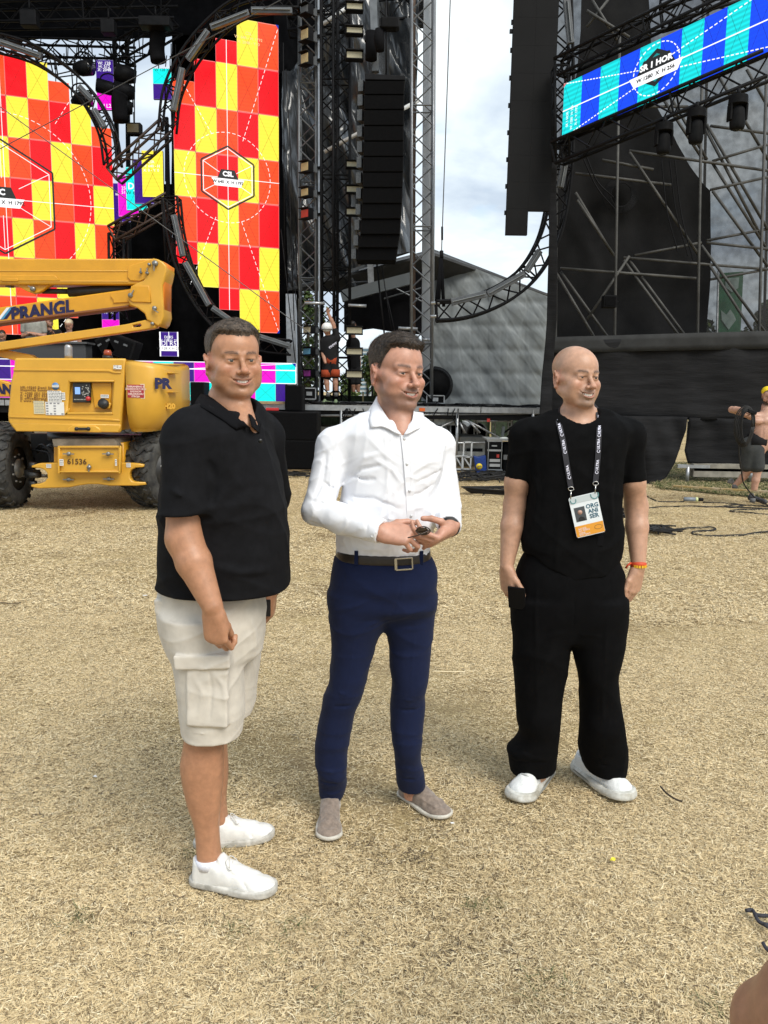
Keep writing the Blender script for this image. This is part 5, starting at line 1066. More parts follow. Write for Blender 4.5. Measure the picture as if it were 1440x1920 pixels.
for(pts)in([(24,691),(205,693),(215,697),(226,697),(226,700),(213,700),(203,697),(24,695)],[(17,779),(206,785),(224,787),(224,790),(206,789),(17,783)]):plate('moulding',pts,Yk-.014,.03,YEL,LF,bev=.006)
for(pts)in([(129,713),(214,713),(214,716),(131,716)],[(125,773),(120,777),(211,777),(209,773)],[(120,777),(129,765),(131,767),(126,777)]):plate('bay_lip',pts,Yk-.012,.03,YEL,LF,bev=.005)
plate('lower_skirt',[(20,793),(226,796),(223,811),(30,809)],Yk-.012,.04,YEL,LF,bev=.012)
plate('handle_bump',[(128,802),(136,797),(178,798),(186,803),(190,811),(122,810)],Yk-.03,.04,YEL,LF,bev=.012);MB().beam(P(144,804,Yk-.045),P(166,804,Yk-.045),.03,.03).build('door_handle',DRK,LF,bevel=.006)
for x in(144,166):MB().disc(P(x,804,Yk-.04),(0,1,0),.022,.05,10).build('door_handle',DRK,LF)
cp_=plate('control_panel',[(136,718),(169,718),(169,755),(136,755)],Yk+.02,.05,DRK,LF,bev=.008)
sticker(141,726,150,739,Yk+.018,m=mat('lcd_blue',(.05,.08,.2),.2,emit=(.25,.45,.9),estr=.5));mb=MB();r_=random.Random(6)
for k in range(26):x,y=r_.uniform(153,167),r_.uniform(721,746);a=P(x,y,Yk+.014);mb.box(tuple(a),(a.x+.012,a.y+.005,a.z+.010))
for k in range(10):x=139+k*2.6;a=P(x,750,Yk+.014);mb.box(tuple(a),(a.x+.008,a.y+.005,a.z+.012))
mb.build('switches',mat('panel_marks',(.45,.45,.42),.5),LF);MB().disc(P(165.5,747.5,Yk+.0),(0,1,0),.028,.04,16).build('stop_button',mat('red_plastic',(.5,.03,.03),.4),LF)
plate('bay_side',[(171,718),(209,718),(207,765),(177,765)],Yk+.055,.03,YBM,LF,bev=.008);plate('cap_socket',[(178,762),(184,753),(198,752),(207,756),(206,766),(181,765)],Yk+.0,.06,YEL,LF,bev=.012);MB().disc(P(194,757,Yk-.02),(.1,1,-.3),.062,.06,20).build('filler_cap',DRK,LF)
sticker(189,740,204,746,Yk+.05,lines=2)
sticker(90,733,115,754,Yk-.004,lines=7,seed=3);sticker(86,754,120,778,Yk-.004,blocks=5,seed=4,ink=mat('print_grey',(.25,.25,.27),.6));sticker(64,752,83,776,Yk-.004,lines=8,m=mat('sticker_cream',(.62,.56,.35),.6),seed=5,ink=MATS['print_grey']);sticker(115,736,122,750,Yk-.004,lines=3,seed=6);sticker(213,685,228,692,Yk-.022,blocks=3,seed=8,ink=MATS['print_grey'])
MB().disc(P(104,724,Yk-.004),(0,1,0),.045,.006,20).build('round_sticker',mat('sticker_blue',(.08,.2,.42),.5),LF);sticker(98,722,110,726,Yk-.008,lines=1)
for k,s_ in enumerate(('HR-10360 Donji Stupnik','Stupnička Šumarska 12','T: +385 (0)1 556 5661','F: +385 (0)1 556 5662','E: office@prangl.hr','I: www.prangl.hr')):text('lettering',s_,.043,BRN,LF,P(38,726.5+4.6*k+(2 if k>1 else 0),Yk-.003),(1,0,0),(0,0,1),ex=.001,bold=.0012,align='LEFT',space=1.15)
def cwt():
 zt_,zb_=zpx(236,674,Yk),zpx(228,811,Yk);xa=P(236.5,740,Yk).x;xb=P(327,740,Yk+.5).x;vs=[];fs=[];N_=26;W=xb-xa;D=1.35
 lev=[(0,.07),(.03,.02),(.08,.0),(.55,.0),(.72,.02),(.86,.08),(.95,.15),(1,.24)]
 for(t,ins)in lev:
  z=zt_+(zb_-zt_)*t
  for k in range(N_):
   u=k/(N_-1)*PI/2;ex_=.42;cx=math.cos(u)**ex_ if u<PI/2-1e-6 else 0;sy=math.sin(u)**ex_ if u>1e-6 else 0
   x=xa+(W-ins)*(sy if 1 else 0);y=Yk+.0+(D*.62)*(1-cx)+ins*.8*(1 if k>0 else 1)*(t>.6 or t<.05)
   vs.append((x,y,z-(.05*sy if t<.3 else 0)))
  vs.append((xa+W-ins,Yk+D,z));vs.append((xa,Yk+D,z))
 m_=N_+2
 for j in range(len(lev)-1):
  for k in range(m_):a0,b0=j*m_+k,j*m_+(k+1)%m_;fs.append((a0,b0,b0+m_,a0+m_))
 fs.append(tuple(range(m_)));fs.append(tuple((len(lev)-1)*m_+k for k in range(m_-1,-1,-1)))
 mb=MB();mb.add(vs,fs,True);return mb
cwo=cwt().build('counterweight',YEL,LF)
MB().box(tuple(P(238,733,Yk-.01)),tuple(P(239.5,733,Yk-.01))).v
rp=sticker(238,720,271,747,Yk+.006,m=mat('plate_cream',(.7,.62,.45),.5));sticker(239.5,721.5,269.5,745.5,Yk+.001,m=mat('plate_red',(.36,.02,.03),.5))
for k,s_ in enumerate(('ZABRANJENO JE','ZADRŽAVATI SE U','RADNOM','DJELOKRUGU','STROJA')):text('lettering',s_,.031,mat('print_pink',(.75,.55,.50),.5),LF,P(254.5,725+4.6*k,Yk-.005),(1,0,0),(0,0,1),ex=.001,bold=.0012)
text('lettering','PR',.175,NVY,LF,P(305,720,Yk+.05),(.90,.43,0),(0,0,1),ex=.004,bold=.010)
for(y)in(698,734):MB().box(tuple(P(312,y+2,Yk+.24)),tuple(P(324,y,Yk+.24)+Vector((0,.3,0)))).build('rib',YEL,LF,bevel=.005)
text('lettering','H20',.09,YEL,LF,P(317,762,Yk+.24),(.80,.60,0),(0,0,1),ex=.012,bold=.006)
MB().tube(smooth_path([P(128.5,672,Yk+.5),P(128.5,656,Yk+.5),P(128.5,650,Yk+.5),P(129,646,Yk+.5)],3),[.05,.05,.05,.05,.05,.05,.048,.045,.038,.02],16).build('exhaust',ALU,LF)
MB().tube([P(202,673,Yk+.5),P(202,667,Yk+.5)],.065,16).build('beacon_base',DRK,LF);MB().tube([P(202,667,Yk+.5),P(202,660,Yk+.5),P(202,656,Yk+.5)],[.052,.050,.035],16).build('beacon',mat('beacon_red',(.30,.05,.02),.2,spec=.7),LF)
Yo=YW+.75
ub=plate('upper_boom',[(-80,485),(291,485),(291,520),(262,534),(-80,533)],Yo,.34,YBM,LF,bev=.018)
for y0,y1 in((506.5,508.5),(526,528)):plate('boom_seam',[(-80,y0),(240,y0+.6),(240,y1+.6),(-80,y1)],Yo-.008,.02,YEL,LF,bev=.003)
plate('end_plate',[(240,501),(246,497),(283,486),(292,488),(286,512),(274,522),(262,527),(244,526),(239,519)],Yo-.02,.03,YBM,LF,bev=.007);plate('reinforcement',[(-80,516),(102,516),(112,526),(-80,526)],Yo-.014,.02,YBM,LF,bev=.005);plate('reinforcement',[(5,522),(32,522),(34,527),(3,527)],Yo-.022,.02,YBM,LF,bev=.004)
plate('cylinder_bracket',[(18,533),(100,533),(90,537),(80,545),(72,549),(60,550),(48,545),(34,537)],Yo+.05,.12,YBM,LF,bev=.01)
MB().tube([P(80,546,Yo+.14),P(132,546.5,Yo+.14)],.035,12).build('piston_rod',DRK,LF);MB().tube([P(129,548,Yo+.14),P(244,541,Yo+.14)],.062,14).build('lift_cylinder',DRK,LF);MB().tube([P(185,541,Yo+.2),P(246,536,Yo+.2)],.04,10).build('hose_guide',DRK,LF);MB().box(tuple(P(10,538,Yo+.1)),tuple(P(20,533,Yo+.1)+Vector((0,.1,0)))).build('wear_pad',BARM,LF)
lb=plate('lower_boom',[(-80,592),(0,576),(246,541),(262,545),(262,571),(241,574),(0,605),(-80,616)],Yo+.04,.30,YBM,LF,bev=.016)
plate('boom_wear_strip',[(-80,613),(0,602),(241,572),(241,575.5),(0,606.5),(-80,618)],Yo+.02,.30,mat('boom_edge_brown',(.20,.07,.02),.5),LF,bev=.004)
plate('boom_end_plate',[(208,550),(246,543),(249,566),(212,568),(213,563),(207,556)],Yo+.02,.03,YBM,LF,bev=.005)
plate('knuckle',[(281,491),(287,484),(296,486),(304,490),(311,497),(312,506),(309,522),(304,534),(305,565),(307,593),(303,606),(297,612),(280,602),(275,600),(271,588),(258,578),(244,572),(240,565),(239,556),(246,546),(246,536),(258,530),(269,526),(277,512)],Yo-.03,.42,YEL,LF,bev=.016)
plate('knuckle_edge',[(304,489),(312,497),(312,507),(308,530),(304,536),(305,592),(308,594),(308,532),(313,508),(314,496)],Yo+.02,.36,mat('edge_orange',(.75,.22,.02),.4),LF,bev=.004)
plate('knuckle_web',[(246,536),(279,536),(283,567),(249,566),(240,560)],Yo-.05,.03,YBM,LF,bev=.006)
plate('tie_link',[(-80,653),(0,641),(236,608),(271,600),(288,603),(294,608),(292,614),(284,616),(0,657),(-80,669)],Yo-.01,.16,YEL,LF,holes=[[(249,609),(263,607),(265,610),(262,613),(249,614)]],bev=.010)
plate('lower_link',[(-80,640),(0,655),(55,665),(66,672),(30,677),(0,669),(-80,652)],Yo+.1,.16,YBM,LF,bev=.010)
plate('base_arm',[(-80,698),(0,713),(18,718),(18,744),(0,744),(-80,730)],Yo-.1,.16,YBM,LF,bev=.010);text('lettering','AN',.17,NVY,LF,P(6,730,Yo-.104),(1,0,-.12),(0,0,1),ex=.003,bold=.010)
for(x,y,r_)in((291,494,.036),(280,496,.018),(264,511,.016),(276,512,.020),(62,542,.032),(245,554,.030),(290,578,.028),(286,607,.022)):
 Yp={62:Yo+.03,286:Yo-.03}.get(x,Yo-.05);MB().disc(P(x,y,Yp),(0,1,0),r_,.05,16).build('pivot_pin',PIN,LF)
for(x,y,dx,dy)in((289,503,0,5),(58,539,5,3),(248,549,3,-5),(292,583,5,3),(264,506,0,3),(276,506,0,3)):MB().beam(P(x-dx,y-dy,Yo-.08),P(x+dx,y+dy,Yo-.08),.018,.012).build('pin_keeper',PIN,LF)
a,b=P(24,586,Yo+.036),P(130,571,Yo+.036);dx=(b-a).normalized();text('lettering','PRANGL',.235,NVY,LF,a.lerp(b,.52)+Vector((0,-.004,-.035)),dx,Vector((0,0,1)),ex=.003,bold=.010,space=1.0,squash=.95)
for k,(m_,o_)in enumerate(((mat('stripe_white',(.7,.75,.8),.5),0),(mat('stripe_blue',(.05,.25,.45),.5),7),(NVY,12))):
 plate('stripe',[(-6+o_,600-o_*.1),(12+o_,577-o_*.15),(18+o_,576-o_*.15),(1+o_,599-o_*.1)],Yo+.034,.012,m_,LF,bev=.001)
 #- implicit modelling of figures and cloth
def A(v):return np.array([v[0],v[1],v[2]],dtype=np.float32)
class Prim:
 op='u';k=.01
def setop(p,op,k):p.op=op;p.k=k;return p
class Cone(Prim):
 """capsule with two radii, optionally flattened: f = squash factor along unit axis fa"""
 def __init__(s,a,b,r1,r2,k=.01,op='u',fa=None,f=1.0):
  s.a,s.b,s.r1,s.r2=A(a),A(b),r1,r2;s.k=k;s.op=op;s.fa=None if fa is None else A(fa)/np.linalg.norm(A(fa));s.f=f
 def __call__(s,P_):
  ba=s.b-s.a;pa=P_-s.a
  h=np.clip(pa@ba/max(float(ba@ba),1e-9),0,1)
  q=pa-h[:,None]*ba
  if s.fa is not None:
   t=q@s.fa;q=q+(t*(1/s.f-1))[:,None]*s.fa
   return(np.sqrt((q*q).sum(1))-(s.r1+(s.r2-s.r1)*h))*min(1.0,s.f)
  return np.sqrt((q*q).sum(1))-(s.r1+(s.r2-s.r1)*h)
class Ell(Prim):
 def __init__(s,c,r,M=None,k=.01,op='u'):
  s.c,s.r=A(c),A(r);s.M=None if M is None else np.array(M,dtype=np.float32);s.k=k;s.op=op
 def __call__(s,P_):
  q=P_-s.c
  if s.M is not None:q=q@s.M
  a=q/s.r;k0=np.sqrt((a*a).sum(1));a=q/(s.r*s.r);k1=np.sqrt((a*a).sum(1))
  return k0*(k0-1)/np.maximum(k1,1e-6)
class Box(Prim):
 def __init__(s,c,h,M=None,r=.005,k=.01,op='u'):
  s.c,s.h,s.rr=A(c),A(h)-r,r;s.M=None if M is None else np.array(M,dtype=np.float32);s.k=k;s.op=op
 def __call__(s,P_):
  q=P_-s.c
  if s.M is not None:q=q@s.M
  q=np.abs(q)-s.h
  return np.sqrt((np.maximum(q,0)**2).sum(1))+np.minimum(q.max(1),0)-s.rr
class Loft(Prim):
 """stack of superellipse sections along z: rows (z, cx, cy, a, b, n)"""
 def __init__(s,rows,k=.02,op='u',rot=0.,cap=.02,wave=None):
  rows=sorted(rows,key=lambda q:q[0]);z=np.array([r[0]for r in rows]);zz=np.linspace(z[0],z[-1],160)
  s.zz=zz;s.T=[]
  for c in range(1,6):
   y=np.array([r[c]for r in rows],dtype=float)
   if len(z)>2:
    m=np.gradient(y,z);i=np.clip(np.searchsorted(z,zz,side='right')-1,0,len(z)-2);h=z[i+1]-z[i];t=(zz-z[i])/h
    yy=(2*t**3-3*t**2+1)*y[i]+(t**3-2*t**2+t)*h*m[i]+(-2*t**3+3*t**2)*y[i+1]+(t**3-t**2)*h*m[i+1]
   else:yy=np.interp(zz,z,y)
   s.T.append(yy)
  s.z0,s.z1=z[0],z[-1];s.k=k;s.op=op;s.cap=cap;s.c,s.s=math.cos(rot),math.sin(rot)
 def __call__(s,P_):
  z=P_[:,2];zc=np.clip(z,s.z0,s.z1)
  cx,cy,a,b,n=[np.interp(zc,s.zz,t).astype(np.float32)for t in s.T]
  x=P_[:,0]-cx;y=P_[:,1]-cy
  if s.s:x,y=x*s.c+y*s.s,-x*s.s+y*s.c
  r=np.sqrt(x*x+y*y)+1e-6
  k=(np.abs(x/a)**n+np.abs(y/b)**n)**(1/n)+1e-6
  d=r*(1-1/k);d=np.where(k<.3,-np.minimum(a,b)*.7,d)
  dz=np.maximum(z-s.z1,s.z0-z)
  q0=np.maximum(d+s.cap,0);q1=np.maximum(dz+s.cap,0)
  return np.sqrt(q0*q0+q1*q1)+np.minimum(np.maximum(d+s.cap,dz+s.cap),0)-s.cap
class Grp(Prim):
 def __init__(s,prims,k=.005,op='u',post=None,slack=.03):s.p=prims;s.k=k;s.op=op;s.post=post;s.slack=slack
 def __call__(s,P_):
  d=evalp(s.p,P_)
  return s.post(P_,d)if s.post else d
class Half(Prim):
 """everything on the side of point c that n points to (intersect or subtract)"""
 def __init__(s,c,n,op='s',k=.002):s.c,s.n=A(c),A(n)/np.linalg.norm(A(n));s.op=op;s.k=k
 def __call__(s,P_):return-((P_-s.c)@s.n)
def smin(a,b,k):
 if k<=1e-6:return np.minimum(a,b)
 h=np.maximum(k-np.abs(a-b),0)/k
 return np.minimum(a,b)-h*h*k*.25
def evalp(prims,P_):
 d=None
 for p in prims:
  v=p(P_)
  if d is None:d=v;continue
  if p.op=='u':d=smin(d,v,p.k)
  elif p.op=='s':d=-smin(-d,v,p.k)
  elif p.op=='i':d=-smin(-d,-v,p.k)
  elif p.op=='d':d=d+v
 return d
class Disp(Prim):
 op='d'
 def __init__(s,fn):s.fn=fn
 def __call__(s,P_):return s.fn(P_)
def polygonise(prims,lo,hi,h,zfine=None,B=9,keep=None):
 """surface nets over a block-sparse grid; returns verts, quads. zfine(z)->step allows a denser z axis."""
 lo,hi=np.array(lo,dtype=float),np.array(hi,dtype=float)
 ax=np.arange(lo[0],hi[0]+h,h);ay=np.arange(lo[1],hi[1]+h,h)
 if zfine is None:az=np.arange(lo[2],hi[2]+h,h)
 else:
  az=[lo[2]]
  while az[-1]<hi[2]:az.append(az[-1]+zfine(az[-1]))
  az=np.array(az)
 n=[len(ax),len(ay),len(az)]
 F=np.full(n,1.0,dtype=np.float32)
 nb=[int(math.ceil((m-1)/B))for m in n]
 cxs=[ax[np.minimum(np.arange(nb[0])*B+B//2,n[0]-1)],ay[np.minimum(np.arange(nb[1])*B+B//2,n[1]-1)],az[np.minimum(np.arange(nb[2])*B+B//2,n[2]-1)]]
 CX,CY,CZ=np.meshgrid(*cxs,indexing='ij');C_=np.stack([CX.ravel(),CY.ravel(),CZ.ravel()],1).astype(np.float32)
 vals=[p(C_)for p in prims]
 d=None
 for p,v in zip(prims,vals):
  if d is None:d=v.copy();ub=v.copy();continue
  if p.op=='u':d=smin(d,v,p.k);ub=np.minimum(ub,v)
  elif p.op=='s':d=-smin(-d,v,p.k)
  elif p.op=='i':d=-smin(-d,-v,p.k)
  elif p.op=='d':d=d+v
 st=max(h,(az[min(B,n[2]-1)]-az[0])/min(B,n[2]-1),float(np.diff(az).max()))
 R=.5*B*math.sqrt(2*h*h+st*st)+.006
 act=np.where(np.abs(d)<R*1.5)[0]
 V=np.stack(vals)
 CU=[p.cull(C_)if hasattr(p,'cull')else None for p in prims]
 for bi in act:
  i,j,k=bi//(nb[1]*nb[2]),(bi//nb[2])%nb[1],bi%nb[2]
  i0,j0,k0=i*B,j*B,k*B;i1,j1,k1=min(i0+B+1,n[0]),min(j0+B+1,n[1]),min(k0+B+1,n[2])
  sel=[]
  for q,p in enumerate(prims):
   v=V[q,bi]
   if p.op=='u':
    if v<ub[bi]+2*R+p.k*1.5:sel.append(p)
   elif p.op in 's':
    if v<R+p.k*1.5+.01:sel.append(p)
   elif p.op=='i':
    if v>-R-p.k*1.5-.01:sel.append(p)
   elif CU[q]is None or CU[q][bi]<R:sel.append(p)
  X,Y_,Z=np.meshgrid(ax[i0:i1],ay[j0:j1],az[k0:k1],indexing='ij')
  pts=np.stack([X.ravel(),Y_.ravel(),Z.ravel()],1).astype(np.float32)
  if sel[0].op!='u':continue
  F[i0:i1,j0:j1,k0:k1]=evalp(sel,pts).reshape(X.shape)
 D=d.reshape(nb)
 am=np.zeros(len(d),bool);am[act]=True;am=am.reshape(nb)
 for(i,j,k)in zip(*np.where((D<0)&~am)):
  blk=F[i*B:i*B+B+1,j*B:j*B+B+1,k*B:k*B+B+1];blk[blk==1.0]=-1.0
 F[0]=np.maximum(F[0],1e-3);F[-1]=np.maximum(F[-1],1e-3);F[:,0]=np.maximum(F[:,0],1e-3);F[:,-1]=np.maximum(F[:,-1],1e-3);F[:,:,0]=np.maximum(F[:,:,0],1e-3);F[:,:,-1]=np.maximum(F[:,:,-1],1e-3)
 S=F<0
 s0=S[:-1,:-1,:-1];anyc=np.zeros_like(s0);allc=np.ones_like(s0)
 for dx in(0,1):
  for dy in(0,1):
   for dz in(0,1):
    q=S[dx:S.shape[0]-1+dx,dy:S.shape[1]-1+dy,dz:S.shape[2]-1+dz];anyc|=q;allc&=q
 cells=np.argwhere(anyc&~allc)
 idx=np.full(s0.shape,-1,dtype=np.int32);idx[tuple(cells.T)]=np.arange(len(cells))
 acc=np.zeros((len(cells),3));cnt=np.zeros(len(cells))
 cor=[(a,b,c)for a in(0,1)for b in(0,1)for c in(0,1)]
 fv={c:F[cells[:,0]+c[0],cells[:,1]+c[1],cells[:,2]+c[2]]for c in cor}
 for a in cor:
  for axis in range(3):
   if a[axis]:continue
   b=list(a);b[axis]=1;b=tuple(b);fa,fb=fv[a],fv[b];m=(fa<0)!=(fb<0)
   t=np.where(m,fa/np.where(m,fa-fb,1),0)
   p=np.tile(np.array(a,dtype=float),(len(cells),1));p[:,axis]=t
   acc[m]+=p[m];cnt[m]+=1
 acc/=np.maximum(cnt,1)[:,None]
 gx=ax[cells[:,0]]+acc[:,0]*h;gy=ay[cells[:,1]]+acc[:,1]*h;dz_=np.diff(az);gz=az[cells[:,2]]+acc[:,2]*dz_[cells[:,2]]
 verts=np.stack([gx,gy,gz],1);quads=[]
 for axis in range(3):
  o1,o2=[(1,2),(2,0),(0,1)][axis]
  sl=[slice(None)]*3;sl2=[slice(None)]*3;sl[axis]=slice(0,-1);sl2[axis]=slice(1,None)
  e=S[tuple(sl)]!=S[tuple(sl2)];I=np.argwhere(e)
  I=I[(I[:,o1]>0)&(I[:,o2]>0)&(I[:,o1]<s0.shape[o1])&(I[:,o2]<s0.shape[o2])]
  if not len(I):continue
  ins=S[tuple(I.T)]
  def g(d1,d2):
   J=I.copy();J[:,o1]-=d1;J[:,o2]-=d2;return idx[tuple(J.T)]
  q=np.stack([g(1,1),g(0,1),g(0,0),g(1,0)],1)
  q[~ins]=q[~ins][:,::-1]
  quads.append(q[(q>=0).all(1)])
 return verts,np.concatenate(quads)
def sdf_mesh(name,prims,lo,hi,h,m,parent,origin,zfine=None,keep=None,color=None,relax=1):
 v,q=polygonise(prims,lo,hi,h,zfine)
 for _ in range(relax):
  s=np.zeros_like(v);c=np.zeros(len(v))
  for a,b in((0,1),(1,2),(2,3),(3,0)):
   np.add.at(s,q[:,a],v[q[:,b]]);np.add.at(s,q[:,b],v[q[:,a]]);np.add.at(c,q[:,a],1);np.add.at(c,q[:,b],1)
  v=v*.5+.5*s/np.maximum(c,1)[:,None]
 if keep is not None:
  kv=keep(v);kq=kv[q].all(1);q=q[kq];used=np.unique(q);mp=np.full(len(v),-1);mp[used]=np.arange(len(used));v=v[used];q=mp[q]
 me=bpy.data.meshes.new(name);vv=(v-np.asarray(origin,dtype=float)[None]).astype(np.float32)
 me.vertices.add(len(v));me.vertices.foreach_set('co',vv.ravel())
 me.loops.add(len(q)*4);me.loops.foreach_set('vertex_index',q.astype(np.int32).ravel())
 me.polygons.add(len(q));me.polygons.foreach_set('loop_start',np.arange(0,len(q)*4,4,dtype=np.int32));me.polygons.foreach_set('loop_total',np.full(len(q),4,dtype=np.int32))
 me.update(calc_edges=True);me.polygons.foreach_set('use_smooth',[True]*len(q));me.materials.append(m);me.validate()
 if color is not None:
  at=me.color_attributes.new('tint','FLOAT_COLOR','POINT');c=np.ones((len(v),4),np.float32);c[:,:3]=color(v);at.data.foreach_set('color',c.ravel())
 o=link(bpy.data.objects.new(name,me),parent)
 return o,v,q
def fold(seed,fx,fy,fz,n=5,warp=.6):
 """smooth pseudo-random folds: sum of warped sines, about -1..1"""
 r=np.random.RandomState(seed);W=[(r.randn(3),r.rand()*6.28,r.randn(3),r.rand()*6.28)for _ in range(n)]
 f=np.array([fx,fy,fz],dtype=np.float32)
 def fn(P_):
  q=P_*f;s=0
  for i,(w1,p1,w2,p2)in enumerate(W):
   a=(q@w1.astype(np.float32))+p1;b=np.sin((q@w2.astype(np.float32))*.5+p2)
   s=s+np.sin(a+warp*2.5*b)
  return s/n
 return fn
def ridge(seed,fx,fy,fz,n=4,p=5,warp=.7):
 """sparse sharp creases: thin ridges where warped sines cross zero, about 0..1"""
 r=np.random.RandomState(seed);W=[(r.randn(3),r.rand()*6.28,r.randn(3),r.rand()*6.28,r.randn(3)*.5,r.rand()*6.28)for _ in range(n)];f=np.array([fx,fy,fz],dtype=np.float32)
 def fn(P_):
  q=P_*f;s=0
  for(w1,p1,w2,p2,w3,p3)in W:
   a=(q@w1.astype(np.float32))+p1+warp*2.2*np.sin((q@w2.astype(np.float32))*.6+p2);m=.5+.5*np.sin((q@w3.astype(np.float32))+p3)
   s=s+(1-np.abs(np.sin(a)))**p*m
  return s/n*2
 return fn
class LP(Prim):
 """one prim of a local frame, placed in the world (keeps its op and blend)"""
 def __init__(s,p,c,M,sc):s.p=p;s.c=A(c);s.M=np.array(M,dtype=np.float32);s.sc=sc;s.op=p.op;s.k=p.k*sc
 def __call__(s,P_):return s.p(((P_-s.c)@s.M)/s.sc)*s.sc
 def cull(s,P_):return s.p.cull(((P_-s.c)@s.M)/s.sc)*s.sc if hasattr(s.p,'cull')else None
def place(prims,c,M,sc=1.):return[LP(p,c,M,sc)for p in prims]
class Crease(Prim):
 """ridge (amp>0) or groove (amp<0) drawn along a polyline"""
 op='d'
 def __init__(s,pts,wd,amp,taper=True):
  s.p=[A(p)for p in pts];s.wd=wd;s.amp=amp;s.t=taper
 def cull(s,P_):
  best=np.full(len(P_),1e9,np.float32)
  for i in range(len(s.p)-1):
   a,b=s.p[i],s.p[i+1];ba=b-a;pa=P_-a;h=np.clip(pa@ba/max(float(ba@ba),1e-9),0,1);q=pa-h[:,None]*ba;best=np.minimum(best,(q*q).sum(1))
  return np.sqrt(best)-2.6*s.wd
 def __call__(s,P_):
  best=np.full(len(P_),1e9,np.float32);par=np.zeros(len(P_),np.float32);n=len(s.p)-1
  for i in range(n):
   a,b=s.p[i],s.p[i+1];ba=b-a;pa=P_-a;h=np.clip(pa@ba/max(float(ba@ba),1e-9),0,1);q=pa-h[:,None]*ba;d=(q*q).sum(1)
   m=d<best;best=np.where(m,d,best);par=np.where(m,(i+h)/n,par)
  w=np.exp(-best/(s.wd*s.wd))
  if s.t:w=w*np.clip(4*par*(1-par)+.12,0,1)
  return-s.amp*w
